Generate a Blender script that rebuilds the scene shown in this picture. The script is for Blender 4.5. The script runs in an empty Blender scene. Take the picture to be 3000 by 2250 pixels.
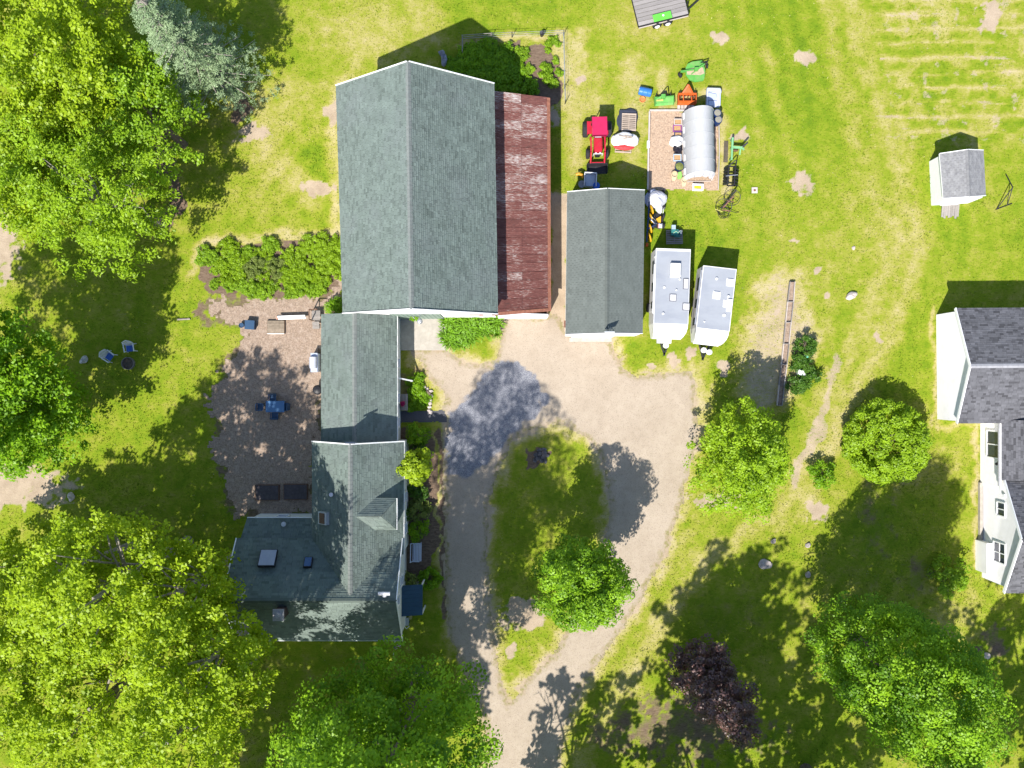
import bpy, math, random
import numpy as np
from mathutils import Vector, Matrix

R = math.radians
PI = math.pi
random.seed(7)
SC = bpy.context.scene
COL = SC.collection

# ------------------------------------------------------------------ camera, sky, sun, exposure
CAM_H = 62.0          # the drone hangs 62 m above the lawn
M_PX = 0.025          # metres per photograph pixel on the ground
cam_d = bpy.data.cameras.new('drone_camera')
cam = bpy.data.objects.new('drone_camera', cam_d)
COL.objects.link(cam)
cam.location = (0, 0, CAM_H)
cam_d.sensor_width = 36.0
cam_d.lens = 36.0 * (CAM_H / M_PX) / 3000.0
cam_d.clip_start = 0.5
cam_d.clip_end = 3000.0
SC.camera = cam

SUN_TO = Vector((-0.272, -0.555, 0.787)).normalized()
world = bpy.data.worlds.new('World')
SC.world = world
world.use_nodes = True
wn = world.node_tree
sky = wn.nodes.new('ShaderNodeTexSky')
sky.sky_type = 'NISHITA'
sky.sun_disc = False
sky.sun_elevation = math.asin(SUN_TO.z)
sky.sun_rotation = math.atan2(SUN_TO.x, SUN_TO.y) % (2 * PI)
sky.air_density = 1.0
sky.dust_density = 0.6
bg = wn.nodes['Background']
bg.inputs['Strength'].default_value = 0.108
wn.links.new(sky.outputs[0], bg.inputs[0])

sun_d = bpy.data.lights.new('sun', 'SUN')
sun_d.energy = 4.3
sun_d.angle = R(0.55)
sun_d.color = (1.0, 0.95, 0.87)
sun = bpy.data.objects.new('sun', sun_d)
COL.objects.link(sun)
sun.location = SUN_TO * 80
sun.rotation_euler = (-SUN_TO).to_track_quat('-Z', 'Y').to_euler()

SC.view_settings.view_transform = 'Standard'
SC.view_settings.look = 'None'
SC.view_settings.gamma = 1.0
SC.view_settings.use_curve_mapping = False
SC.view_settings.exposure = 1.06
SC.cycles.max_bounces = 6
SC.cycles.diffuse_bounces = 3
SC.cycles.glossy_bounces = 2
SC.cycles.transmission_bounces = 4
SC.cycles.transparent_max_bounces = 8

# ------------------------------------------------------------------ places
def G(px, py, h=0.0):
    """point at height h that stands where the photograph shows it (surveyed from its pixel)"""
    k = M_PX * (CAM_H - h) / CAM_H
    return ((px - 1500) * k, (1125 - py) * k, h)
def g(rx, ry, h=0.0):
    """plan position in 2.5 cm units east / south of the point below the drone"""
    return (rx * M_PX, -ry * M_PX, h)

# ------------------------------------------------------------------ materials
MATS = {}
def nt(m):
    m.use_nodes = True
    return m.node_tree, m.node_tree.nodes, m.node_tree.links
def mat(name, col, rough=0.75, var=0.12, scale=6.0, bump=0.0, bscale=30.0, metal=0.0, stretch=None,
        dirt=None, dirt_amt=0.0, dscale=1.5, attr=False, spec=0.3, objvar=0.0):
    """a general procedural surface: grain, per-piece tint, soiling and fine relief"""
    if name in MATS:
        return MATS[name]
    m = bpy.data.materials.new(name)
    t, N, Lk = nt(m)
    p = N['Principled BSDF']
    p.inputs['Roughness'].default_value = rough
    p.inputs['Metallic'].default_value = metal
    p.inputs['Specular IOR Level'].default_value = spec
    tc = N.new('ShaderNodeTexCoord')
    src = tc.outputs['Object']
    if stretch:
        mp = N.new('ShaderNodeMapping')
        mp.inputs['Scale'].default_value = stretch
        Lk.new(src, mp.inputs[0])
        src = mp.outputs[0]
    nz = N.new('ShaderNodeTexNoise')
    nz.inputs['Scale'].default_value = scale
    nz.inputs['Detail'].default_value = 5
    Lk.new(src, nz.inputs['Vector'])
    mx = N.new('ShaderNodeMix'); mx.data_type = 'RGBA'
    c = Vector(col)
    mx.inputs[6].default_value = (*(c * (1 - var)), 1)
    mx.inputs[7].default_value = (*(c * (1 + var)), 1)
    mr = N.new('ShaderNodeMapRange')
    mr.inputs['From Min'].default_value = 0.3
    mr.inputs['From Max'].default_value = 0.7
    Lk.new(nz.outputs['Fac'], mr.inputs['Value'])
    Lk.new(mr.outputs[0], mx.inputs[0])
    out = mx.outputs[2]
    if attr or objvar:
        hs = N.new('ShaderNodeHueSaturation')
        mm = N.new('ShaderNodeMapRange')
        if attr:
            a = N.new('ShaderNodeAttribute'); a.attribute_name = 'var'
            Lk.new(a.outputs['Fac'], mm.inputs['Value'])
            w = attr
        else:
            oi = N.new('ShaderNodeObjectInfo')
            Lk.new(oi.outputs['Random'], mm.inputs['Value'])
            w = objvar
        mm.inputs['To Min'].default_value = 1 - w
        mm.inputs['To Max'].default_value = 1 + w
        Lk.new(mm.outputs[0], hs.inputs['Value'])
        Lk.new(out, hs.inputs['Color'])
        out = hs.outputs[0]
    if dirt:
        n2 = N.new('ShaderNodeTexNoise')
        n2.inputs['Scale'].default_value = dscale
        n2.inputs['Detail'].default_value = 8
        n2.inputs['Roughness'].default_value = 0.65
        Lk.new(src, n2.inputs['Vector'])
        m2 = N.new('ShaderNodeMapRange')
        m2.inputs['From Min'].default_value = 0.48
        m2.inputs['From Max'].default_value = 0.72
        m2.inputs['To Max'].default_value = dirt_amt
        Lk.new(n2.outputs['Fac'], m2.inputs['Value'])
        x2 = N.new('ShaderNodeMix'); x2.data_type = 'RGBA'
        Lk.new(m2.outputs[0], x2.inputs[0])
        Lk.new(out, x2.inputs[6])
        x2.inputs[7].default_value = (*dirt, 1)
        out = x2.outputs[2]
    Lk.new(out, p.inputs['Base Color'])
    if bump:
        n3 = N.new('ShaderNodeTexNoise')
        n3.inputs['Scale'].default_value = bscale
        n3.inputs['Detail'].default_value = 4
        Lk.new(src, n3.inputs['Vector'])
        b = N.new('ShaderNodeBump')
        b.inputs['Strength'].default_value = bump
        b.inputs['Distance'].default_value = 0.03
        Lk.new(n3.outputs['Fac'], b.inputs['Height'])
        Lk.new(b.outputs[0], p.inputs['Normal'])
    MATS[name] = m
    return m

def leaf_mat(name, dark, light, trans=0.3, gloss=0.015):
    m = bpy.data.materials.new(name)
    t, N, Lk = nt(m)
    N.remove(N['Principled BSDF'])
    out = N['Material Output']
    a = N.new('ShaderNodeAttribute'); a.attribute_name = 'var'
    mx = N.new('ShaderNodeMix'); mx.data_type = 'RGBA'
    mx.inputs[6].default_value = (*dark, 1); mx.inputs[7].default_value = (*light, 1)
    Lk.new(a.outputs['Fac'], mx.inputs[0])
    d = N.new('ShaderNodeBsdfDiffuse'); tr = N.new('ShaderNodeBsdfTranslucent')
    Lk.new(mx.outputs[2], d.inputs[0])
    hs = N.new('ShaderNodeHueSaturation')
    hs.inputs['Hue'].default_value = 0.485
    hs.inputs['Value'].default_value = 1.25
    Lk.new(mx.outputs[2], hs.inputs['Color'])
    Lk.new(hs.outputs[0], tr.inputs[0])
    ms = N.new('ShaderNodeMixShader'); ms.inputs[0].default_value = trans
    Lk.new(d.outputs[0], ms.inputs[1]); Lk.new(tr.outputs[0], ms.inputs[2])
    gl = N.new('ShaderNodeBsdfGlossy'); gl.inputs['Roughness'].default_value = 0.45
    m2 = N.new('ShaderNodeMixShader'); m2.inputs[0].default_value = gloss
    Lk.new(ms.outputs[0], m2.inputs[1]); Lk.new(gl.outputs[0], m2.inputs[2])
    Lk.new(m2.outputs[0], out.inputs['Surface'])
    return m

# ------------------------------------------------------------------ mesh building
class MB:
    def __init__(s):
        s.v = []; s.f = []
    def add(s, v, f):
        n = len(s.v)
        s.v.extend([tuple(p) for p in v])
        s.f.extend([tuple(i + n for i in q) for q in f])
        return s
    def box(s, c, d, rz=0.0, rx=0.0, ry=0.0):
        x, y, z = d[0] / 2, d[1] / 2, d[2] / 2
        m = Matrix.Translation(c) @ Matrix.Rotation(rz, 4, 'Z') @ Matrix.Rotation(ry, 4, 'Y') @ Matrix.Rotation(rx, 4, 'X')
        v = [m @ Vector(p) for p in ((-x, -y, -z), (x, -y, -z), (x, y, -z), (-x, y, -z), (-x, -y, z), (x, -y, z), (x, y, z), (-x, y, z))]
        return s.add(v, [(3, 2, 1, 0), (4, 5, 6, 7), (0, 1, 5, 4), (1, 2, 6, 5), (2, 3, 7, 6), (3, 0, 4, 7)])
    def bar(s, a, b, w, h):
        """rectangular bar from a to b"""
        a = Vector(a); b = Vector(b); d = b - a
        q = d.to_track_quat('X', 'Z').to_matrix().to_4x4()
        m = Matrix.Translation((a + b) / 2) @ q
        x, y, z = d.length / 2, w / 2, h / 2
        v = [m @ Vector(p) for p in ((-x, -y, -z), (x, -y, -z), (x, y, -z), (-x, y, -z), (-x, -y, z), (x, -y, z), (x, y, z), (-x, y, z))]
        return s.add(v, [(3, 2, 1, 0), (4, 5, 6, 7), (0, 1, 5, 4), (1, 2, 6, 5), (2, 3, 7, 6), (3, 0, 4, 7)])
    def tube(s, a, b, r0, r1=None, n=8, cap=True):
        return s.poly([a, b], [r0, r0 if r1 is None else r1], n, cap)
    def poly(s, pts, rad, n=6, cap=True):
        pts = [Vector(p) for p in pts]
        if not isinstance(rad, (list, tuple)):
            rad = [rad] * len(pts)
        base = len(s.v); V = []; F = []
        for i, p in enumerate(pts):
            d = (pts[min(i + 1, len(pts) - 1)] - pts[max(i - 1, 0)]).normalized()
            up = Vector((0, 0, 1)) if abs(d.z) < 0.9 else Vector((0, 1, 0))
            x = d.cross(up).normalized(); y = d.cross(x)
            for k in range(n):
                a = 2 * PI * k / n
                V.append(p + (x * math.cos(a) + y * math.sin(a)) * rad[i])
        for i in range(len(pts) - 1):
            for k in range(n):
                F.append((i * n + k, i * n + (k + 1) % n, (i + 1) * n + (k + 1) % n, (i + 1) * n + k))
        if cap:
            F.append(tuple(range(n))[::-1]); F.append(tuple((len(pts) - 1) * n + k for k in range(n)))
        return s.add(V, F)
    def lathe(s, prof, c=(0, 0, 0), n=16, axis='Z', rz=0.0):
        c = Vector(c); V = []; F = []
        rot = {'Z': Matrix.Identity(3), 'X': Matrix.Rotation(PI / 2, 3, 'Y'), 'Y': Matrix.Rotation(-PI / 2, 3, 'X')}[axis]
        rot = Matrix.Rotation(rz, 3, 'Z') @ rot
        for r, z in prof:
            for k in range(n):
                a = 2 * PI * k / n
                V.append(c + rot @ Vector((r * math.cos(a), r * math.sin(a), z)))
        for i in range(len(prof) - 1):
            for k in range(n):
                F.append((i * n + k, i * n + (k + 1) % n, (i + 1) * n + (k + 1) % n, (i + 1) * n + k))
        F.append(tuple(range(n))[::-1]); F.append(tuple((len(prof) - 1) * n + k for k in range(n)))
        return s.add(V, F)
    def prism(s, pts, z0, z1):
        n = len(pts)
        v = [(p[0], p[1], z0) for p in pts] + [(p[0], p[1], z1) for p in pts]
        f = [tuple(range(n))[::-1], tuple(range(n, 2 * n))] + [(i, (i + 1) % n, n + (i + 1) % n, n + i) for i in range(n)]
        return s.add(v, f)
    def slab(s, q, t):
        """plate over the corners q, thickness t downward along its normal"""
        q = [Vector(p) for p in q]
        nrm = (q[1] - q[0]).cross(q[-1] - q[0]).normalized()
        if nrm.z < 0: nrm = -nrm
        n = len(q)
        v = q + [p - nrm * t for p in q]
        f = [tuple(range(n)), tuple(range(n, 2 * n))[::-1]] + [(i, n + i, n + (i + 1) % n, (i + 1) % n) for i in range(n)]
        return s.add(v, f)
    def face(s, q):
        return s.add(q, [tuple(range(len(q)))])
    def wall(s, q, t):
        """upright plate over corners q (any polygon), thickness t inward along its normal"""
        q = [Vector(p) for p in q]
        nrm = (q[1] - q[0]).cross(q[2] - q[0]).normalized()
        n = len(q)
        v = q + [p - nrm * t for p in q]
        f = [tuple(range(n)), tuple(range(n, 2 * n))[::-1]] + [(i, n + i, n + (i + 1) % n, (i + 1) % n) for i in range(n)]
        return s.add(v, f)
    def blob(s, c, r, n=10, seed=0, rough=0.2, flat=True):
        rnd = random.Random(seed); V = []; F = []
        ph = [rnd.uniform(0, 6.28) for _ in range(6)]
        m = n // 2 + 1
        for i in range(m):
            th = PI * i / (m - 1)
            for k in range(n):
                a = 2 * PI * k / n
                q = 1 + rough * (math.sin(2 * a + ph[0]) * math.sin(th * 2 + ph[1]) + 0.6 * math.sin(3 * a + ph[2] + th * 3) + 0.4 * rnd.uniform(-1, 1))
                z = math.cos(th) * r[2] * q
                V.append((c[0] + math.sin(th) * math.cos(a) * r[0] * q, c[1] + math.sin(th) * math.sin(a) * r[1] * q, c[2] + (max(z, -r[2] * 0.6) if flat else z)))
        for i in range(m - 1):
            for k in range(n):
                F.append((i * n + k, (i + 1) * n + k, (i + 1) * n + (k + 1) % n, i * n + (k + 1) % n))
        return s.add(V, F)

ORG = {}
def mesh_of(name, mb, m, off=(0, 0, 0), smooth=False):
    me = bpy.data.meshes.new(name)
    o = Vector(off)
    me.from_pydata([tuple(Vector(p) - o) for p in mb.v], [], mb.f)
    if smooth:
        me.polygons.foreach_set('use_smooth', [True] * len(me.polygons))
    me.materials.append(m)
    return me
def tag(o, label=None, cat=None, group=None, kind=None):
    if label: o['label'] = label
    if cat: o['category'] = cat
    if group: o['group'] = group
    if kind: o['kind'] = kind
    return o
def thing(name, label, cat, loc=(0, 0, 0), rz=0.0, group=None):
    o = bpy.data.objects.new(name, None)
    o.empty_display_size = 0.2
    COL.objects.link(o)
    o.location = loc; o.rotation_euler = (0, 0, rz)
    ORG[o.name] = tuple(loc)
    return tag(o, label, cat, group)
def part(name, mb, m, parent=None, label=None, kind=None, world=False, smooth=False):
    """one mesh object; world=True: vertices given in world coordinates of an unrotated thing"""
    off = ORG[parent.name] if (parent is not None and world) else (0, 0, 0)
    o = bpy.data.objects.new(name, mesh_of(name, mb, m, off, smooth))
    COL.objects.link(o)
    if parent is not None:
        o.parent = parent
        ORG[o.name] = ORG.get(parent.name, (0, 0, 0))
    return tag(o, label, None, None, kind)
def solo(name, mb, m, label, cat, loc=(0, 0, 0), rz=0.0, group=None, smooth=False, kind=None):
    """a thing that is one mesh, vertices local to loc"""
    o = bpy.data.objects.new(name, mesh_of(name, mb, m, (0, 0, 0), smooth))
    COL.objects.link(o)
    o.location = loc; o.rotation_euler = (0, 0, rz)
    ORG[o.name] = tuple(loc)
    return tag(o, label, cat, group, kind)
def dup(root, loc, rz=0.0, label=None, scale=None):
    def cp(o, par):
        c = o.copy(); COL.objects.link(c)
        if par is not None: c.parent = par
        for ch in [x for x in o.children]:
            cp(ch, c)
        return c
    r = cp(root, None)
    r.location = loc; r.rotation_euler = (0, 0, rz)
    if scale: r.scale = (scale, scale, scale)
    if label: r['label'] = label
    return r

def np_mesh(name, V, m, var=None, loc=None, parent=None, k=4):
    """V: (n,k,3) separate polygons"""
    V = np.asarray(V, dtype=np.float32)
    n = V.shape[0]
    me = bpy.data.meshes.new(name)
    me.vertices.add(n * k); me.loops.add(n * k); me.polygons.add(n)
    me.vertices.foreach_set('co', V.reshape(-1))
    me.loops.foreach_set('vertex_index', np.arange(n * k, dtype=np.int32))
    me.polygons.foreach_set('loop_start', np.arange(0, n * k, k, dtype=np.int32))
    me.polygons.foreach_set('loop_total', np.full(n, k, dtype=np.int32))
    if var is not None:
        a = me.attributes.new('var', 'FLOAT', 'FACE')
        a.data.foreach_set('value', np.asarray(var, dtype=np.float32))
    me.update(calc_edges=True)
    me.materials.append(m)
    o = bpy.data.objects.new(name, me)
    COL.objects.link(o)
    if parent is not None:
        o.parent = parent
        ORG[o.name] = ORG.get(parent.name, (0, 0, 0))
    elif loc is not None:
        o.location = loc
    return o

# ------------------------------------------------------------------ noise on the ground plan
def vnoise(x, y, seed):
    xi = np.floor(x).astype(np.int64); yi = np.floor(y).astype(np.int64)
    xf = x - xi; yf = y - yi
    def hsh(a, b):
        h = (a * 374761393 + b * 668265263 + seed * 974711) & 0x7fffffff
        h = ((h ^ (h >> 13)) * 1274126177) & 0x7fffffff
        return ((h ^ (h >> 16)) & 0xffff) / 65535.0
    u = xf * xf * (3 - 2 * xf); v = yf * yf * (3 - 2 * yf)
    return (hsh(xi, yi) * (1 - u) + hsh(xi + 1, yi) * u) * (1 - v) + (hsh(xi, yi + 1) * (1 - u) + hsh(xi + 1, yi + 1) * u) * v
def fbm(x, y, s, seed=1, o=4):
    t = 0; a = 0.5; tot = 0
    for i in range(o):
        t = t + a * vnoise(x * s + 31.7 * i, y * s - 17.3 * i, seed + i); tot += a
        a *= 0.55; s *= 2.05
    return t / tot
def poly_sd(x, y, pts):
    """signed distance (positive inside) to a polygon of plan units"""
    P = np.array(pts, dtype=np.float64)
    d = np.full(x.shape, 1e9); ins = np.zeros(x.shape, bool)
    for i in range(len(P)):
        a = P[i]; b = P[(i + 1) % len(P)]
        e = b - a
        t = np.clip(((x - a[0]) * e[0] + (y - a[1]) * e[1]) / (e @ e + 1e-9), 0, 1)
        d = np.minimum(d, np.hypot(x - a[0] - t * e[0], y - a[1] - t * e[1]))
        c = ((a[1] > y) != (b[1] > y)) & (x < (b[0] - a[0]) * (y - a[1]) / ((b[1] - a[1]) if b[1] != a[1] else 1e-9) + a[0])
        ins ^= c
    return np.where(ins, d, -d)
def line_d(x, y, pts):
    P = np.array(pts, dtype=np.float64); d = np.full(x.shape, 1e9)
    for i in range(len(P) - 1):
        a = P[i]; b = P[i + 1]; e = b - a
        t = np.clip(((x - a[0]) * e[0] + (y - a[1]) * e[1]) / (e @ e + 1e-9), 0, 1)
        d = np.minimum(d, np.hypot(x - a[0] - t * e[0], y - a[1] - t * e[1]))
    return d
def sstep(a, b, x):
    t = np.clip((x - a) / (b - a), 0, 1)
    return t * t * (3 - 2 * t)
# ------------------------------------------------------------------ the ground sheet
def grid(x0, x1, y0, y1, st):
    xs = np.arange(x0, x1 + st * 0.5, st); ys = np.arange(y0, y1 + st * 0.5, st)
    return np.meshgrid(xs, ys)
def put_attr(me, name, val):
    a = me.attributes.new(name, 'FLOAT', 'POINT')
    a.data.foreach_set('value', np.clip(val, 0, 1).astype(np.float32).reshape(-1))

DRIVE = [(1478, 928), (1625, 925), (1668, 985), (1792, 988), (1800, 1045), (1822, 1085), (1872, 1108), (1960, 1098), (2022, 1096),
         (2036, 1130), (2040, 1250), (2030, 1330), (2005, 1420), (1975, 1530), (1935, 1640), (1880, 1745), (1820, 1835), (1762, 1920),
         (1700, 2010), (1660, 2100), (1640, 2180), (1630, 2420), (1440, 2420), (1430, 2170), (1418, 2090), (1395, 2000), (1350, 1930),
         (1318, 1860), (1306, 1700), (1302, 1550), (1304, 1400), (1300, 1290), (1312, 1240), (1290, 1210), (1316, 1175), (1302, 1140),
         (1262, 1105), (1242, 1058), (1205, 1042), (1205, 1022), (1300, 1024), (1335, 1060), (1400, 1072), (1455, 1058), (1472, 1000)]
ISLAND = [(1540, 1262), (1590, 1240), (1660, 1240), (1720, 1275), (1760, 1330), (1785, 1420), (1790, 1520), (1770, 1600), (1730, 1700), (1690, 1800),
          (1640, 1900), (1570, 1970), (1510, 2045), (1490, 2065), (1470, 2010), (1450, 1930), (1440, 1850), (1428, 1720), (1422, 1560),
          (1435, 1440), (1460, 1360), (1500, 1295)]
PATIO = [(600, 872), (700, 862), (820, 868), (880, 852), (1000, 858), (985, 925), (946, 930), (946, 1290), (918, 1300), (918, 1508), (700, 1512),
         (660, 1440), (640, 1300), (636, 1170), (655, 1080), (700, 1010), (712, 950), (640, 938), (592, 930)]
BED = [(578, 775), (610, 725), (700, 708), (840, 700), (1000, 690), (1000, 862), (880, 872), (700, 862), (610, 850), (572, 820)]
VEG = [(1500, 132), (1560, 128), (1600, 122), (1640, 170), (1645, 310), (1560, 330), (1300, 330), (1290, 240), (1355, 215), (1362, 145)]
CHIPS = [(2225, 850), (2262, 840), (2300, 812), (2345, 815), (2352, 900), (2372, 1000), (2330, 1060), (2312, 1160), (2285, 1195), (2215, 1195),
         (2180, 1120), (2172, 1060), (2185, 1000), (2215, 950), (2235, 900)]

def paint(X, Y):
    """what grows or lies where on the lawn, in plan units: bare dirt, dry straw, dark soil, some tree shade painted as soil"""
    wx = X + 46 * (fbm(X, Y, 0.022, 11, 3) - 0.5); wy = Y + 46 * (fbm(X, Y, 0.022, 23, 3) - 0.5)
    fine = fbm(X, Y, 0.07, 5, 3) - 0.5
    dirt = np.zeros(X.shape); dry = np.zeros(X.shape); soil = np.zeros(X.shape); lush = np.zeros(X.shape)
    def ell(cx, cy, rx, ry, soft=0.35, rot=0.0):
        c, s = math.cos(R(rot)), math.sin(R(rot))
        a = ((wx - cx) * c + (wy - cy) * s) / rx; b = (-(wx - cx) * s + (wy - cy) * c) / ry
        return 1 - sstep(1 - soft, 1 + soft, np.hypot(a, b) + 1.5 * fine)
    def band(pts, w, soft=0.6, n=0.9):
        return 1 - sstep(w * (1 - soft), w * (1 + soft), line_d(wx, wy, pts) + n * w * fine)
    for e in [(2105, 110, 25, 17), (2365, 170, 32, 22), (2352, 536, 33, 32), (1702, 232, 20, 13), (2170, 398, 20, 15), (2392, 1500, 42, 28),
              (2100, 1470, 75, 22), (50, 1425, 150, 62), (1530, 1805, 62, 52), (1500, 1905, 14, 20), 
              (-20, 700, 75, 140), (740, 392, 55, 28), (940, 560, 55, 22), (980, 330, 22, 30), (2120, 1080, 16, 28), (1900, 1075, 14, 18), (1985, 1058, 16, 26), (2028, 1038, 12, 18),
              (2398, 790, 10, 18), (2425, 868, 11, 12), (2330, 700, 14, 9), (2270, 905, 9, 12), (2570, 985, 10, 14), (180, 1170, 38, 14), (2905, 45, 34, 52), (1640, 2010, 40, 20),
              (1625, 345, 18, 26)]:
        dirt = np.maximum(dirt, ell(*e))
    dirt = np.maximum(dirt, band([(2455, 1045), (2448, 1080), (2432, 1150), (2412, 1220), (2396, 1290), (2372, 1330)], 13) * .74)
    dirt = np.maximum(dirt, 0.8 * band([(2400, 1230), (2370, 1300), (2330, 1380), (2320, 1420)], 14))
    dirt = np.maximum(dirt, 0.66 * sstep(-40, 30, poly_sd(wx, wy, CHIPS) + 100 * fine)); dry = np.maximum(dry, .8 * sstep(-60, 0, poly_sd(wx, wy, CHIPS) + 60 * fine))
    dirt = np.maximum(dirt, sstep(-10, 6, poly_sd(wx, wy, [(1612, 560), (1668, 560), (1662, 985), (1620, 985)])))
    # fringe of the gravel: worn, half bare
    sd = np.maximum(poly_sd(wx, wy, DRIVE), -1e9)
    sd = np.minimum(sd, -poly_sd(wx, wy, ISLAND))
    dirt = np.maximum(dirt, 0.85 * sstep(-22, 4, sd + 22 * fine))
    dry = np.maximum(dry, 0.9 * sstep(-50, 0, sd + 40 * fine))
    # straw: rows of the hay strip in the far right corner, wheel tracks, worn yard between the sheds
    rowm = sstep(2500, 2620, X + 120 * fine) * (1 - sstep(390, 470, Y + 60 * fine))
    rows = 0.5 + 0.5 * np.cos((Y + 10 * (fbm(X, Y, 0.012, 61, 2) - .5) + 0.015 * (X - 2700)) * 2 * PI / 43)
    patch = sstep(0.50, 0.60, fbm(X * 0.32, Y, 0.045, 77, 3))
    seg_ = sstep(.42, .58, fbm(X * .28, Y * 2.2, .03, 177, 3))
    dry = np.maximum(dry, rowm * rows ** 2.0 * (0.05 + 0.72 * seg_))
    dirt = np.maximum(dirt, .62 * rowm * sstep(.60, .72, fbm(X, Y * 1.2, .035, 181, 4)))
    dry = np.maximum(dry, .5 * rowm * sstep(.46, .62, fbm(X, Y, .022, 182, 3)))
    dirt = np.maximum(dirt, 0.95 * rowm * rows ** 8 * patch * sstep(.48, .60, fbm(X * .3, Y * 2.0, .05, 178, 3)))
    lush = np.maximum(lush, 0.4 * rowm * (1 - rows) ** 1.5 * (.3 + .7 * seg_))
    for pts, w, k in [([(2481, -60), (2560, 260), (2640, 520), (2690, 700), (2640, 900), (2540, 1080), (2440, 1280), (2300, 1480)], 30, .58),
                      ([(2400, -60), (2470, 240), (2550, 520), (2600, 720), (2560, 900), (2480, 1050), (2400, 1200)], 26, .46),
                      ([(2250, 150), (2330, 500), (2420, 760), (2440, 1000)], 22, .28), ([(2170, 150), (2250, 520), (2330, 800)], 20, .22),
                      ([(2290, 1500), (2080, 1640), (1960, 1800), (1800, 2050), (1700, 2250)], 30, .6),
                      ([(1680, 480), (1680, 300), (1700, 100)], 30, .7), ([(1850, 200), (1850, 470)], 40, .6), ([(2110, 330), (2125, 560)], 18, .9),
                      ([(1945, 200), (1940, 320), (2120, 260)], 16, .7), ([(990, 240), (985, 480), (990, 690)], 22, .8), ([(850, 250), (760, 420), (900, 560)], 40, .55),
                      ([(560, 800), (575, 730), (640, 700), (990, 685)], 14, .9), ([(1650, 110), (1665, 320)], 20, .85), ([(1350, 120), (1640, 110)], 10, .8),
                      ([(2735, 915), (2735, 1235)], 6, .8), ([(2862, 1240), (2866, 1660)], 7, .9), ([(2860, 1250), (2750, 1245)], 9, .7), ([(1310, 1060), (1390, 1085), (1450, 1070)], 12, .9)]:
        dry = np.maximum(dry, k * band(pts, w, 0.9, 1.2))
    for e, k in [((1100, 100, 150, 90), .5), ((1240, 60, 60, 60), .6), ((2050, 480, 100, 90), .4), ((2620, 640, 80, 120), .5), ((2480, 620, 130, 160), .35), ((800, 330, 140, 90), .5), ((2350, 1430, 60, 80), .5),
                 ((1830, 60, 120, 60), .4), ((1720, 300, 70, 130), .5), ((2700, 1380, 110, 60), .5), ((2780, 1830, 80, 90), .5), ((2000, 1620, 60, 90), .35)]:
        dry = np.maximum(dry, k * ell(*e, soft=0.8))
    for e, k in [((2400, 350, 200, 260), .5), ((1600, 30, 250, 60), .3), ((2300, 560, 120, 110), .6), ((2020, 690, 120, 90), .6), ((2700, 560, 160, 90), .5), ((2660, 1000, 60, 160), .6),
                 ((1900, 1060, 80, 40), .6), ((2130, 1060, 40, 160), .6), ((940, 480, 40, 60), .8), ((300, 1250, 170, 120), .35), ((2060, 2000, 130, 200), .3), ((2300, 1250, 30, 200), .4), ((120, 600, 90, 50), .5)]:
        lush = np.maximum(lush, k * ell(*e, soft=0.7))
    for pts, w, k in [([(455, 380), (500, 520), (530, 610), (470, 660)], 26, .9), ([(690, 345), (720, 300)], 26, .8), ([(-60, 952), (250, 944), (420, 940), (565, 936)], 9, .40)]:
        soil = np.maximum(soil, k * band(pts, w))
    soil = np.maximum(soil, .8 * sstep(-8, 8, poly_sd(wx, wy, BED) + 24 * fine) * (.45 + .9 * fbm(X, Y, .035, 91, 3)))
    soil = np.maximum(soil, .62 * sstep(-50, 10, poly_sd(wx, wy, PATIO) + 90 * fine))
    soil = np.maximum(soil, sstep(-8, 8, poly_sd(wx, wy, VEG) + 30 * fine) * (0.6 + 0.8 * fbm(X, Y, 0.03, 9)))
    soil = np.maximum(soil, 0.9 * sstep(-6, 8, poly_sd(wx, wy, [(1180, 1250), (1272, 1250), (1285, 1600), (1262, 1660), (1262, 1730), (1180, 1740)])))
    soil = np.maximum(soil, 0.7 * band([(1288, 1250), (1296, 1500), (1300, 1800)], 10))
    soil = np.maximum(soil, 0.42 * sstep(-40, 40, poly_sd(wx, wy, [(560, 1880), (1180, 1890), (1250, 2000), (1250, 2400), (560, 2400)]) + 60 * fine))
    soil = np.maximum(soil, 0.6 * ell(2000, 2140, 330, 120, 0.7)); soil = np.maximum(soil, 0.5 * ell(2560, 1530, 90, 230, 0.9)); soil = np.maximum(soil, 0.45 * ell(2150, 1800, 200, 120, 0.8))  # brownish grass; the tree shade over it is put into the soil tone too
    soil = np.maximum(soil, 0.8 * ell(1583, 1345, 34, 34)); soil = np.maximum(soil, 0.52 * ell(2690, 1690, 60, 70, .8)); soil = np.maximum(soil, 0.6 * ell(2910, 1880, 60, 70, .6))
    soil = np.maximum(soil, 0.55 * sstep(-10, 10, poly_sd(wx, wy, [(1150, 1085), (1245, 1060), (1250, 1190), (1160, 1195)])))
    # passes of the mower: faint alternate stripes that follow the wheel tracks and the long north edge
    q1 = line_d(X, Y, [(2480, -400), (2560, 260), (2640, 520), (2690, 700), (2640, 900), (2540, 1080), (2440, 1280), (2200, 1620), (1900, 2000), (1600, 2500)])
    q2 = line_d(X, Y, [(500, 700), (760, 380), (1000, 170), (1300, 50), (1700, -20)])
    s1 = np.cos(q1 * 2 * PI / 62 + 3 * fbm(X, Y, .004, 201, 2)); s2 = np.cos(q2 * 2 * PI / 62 + 3 * fbm(X, Y, .004, 202, 2))
    w1 = sstep(1950, 2200, X + 100 * fine); w2 = (1 - sstep(1500, 1800, X)) * (1 - sstep(650, 760, Y))
    am = sstep(.35, .6, fbm(X, Y, .006, 203, 3))
    mow = (w1 * s1 + w2 * s2) * am
    dry = np.maximum(dry, dry + .09 * np.maximum(mow, 0)); lush = np.maximum(lush, lush + .30 * np.maximum(-mow, 0))
    return dirt, dry, soil, lush

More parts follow.
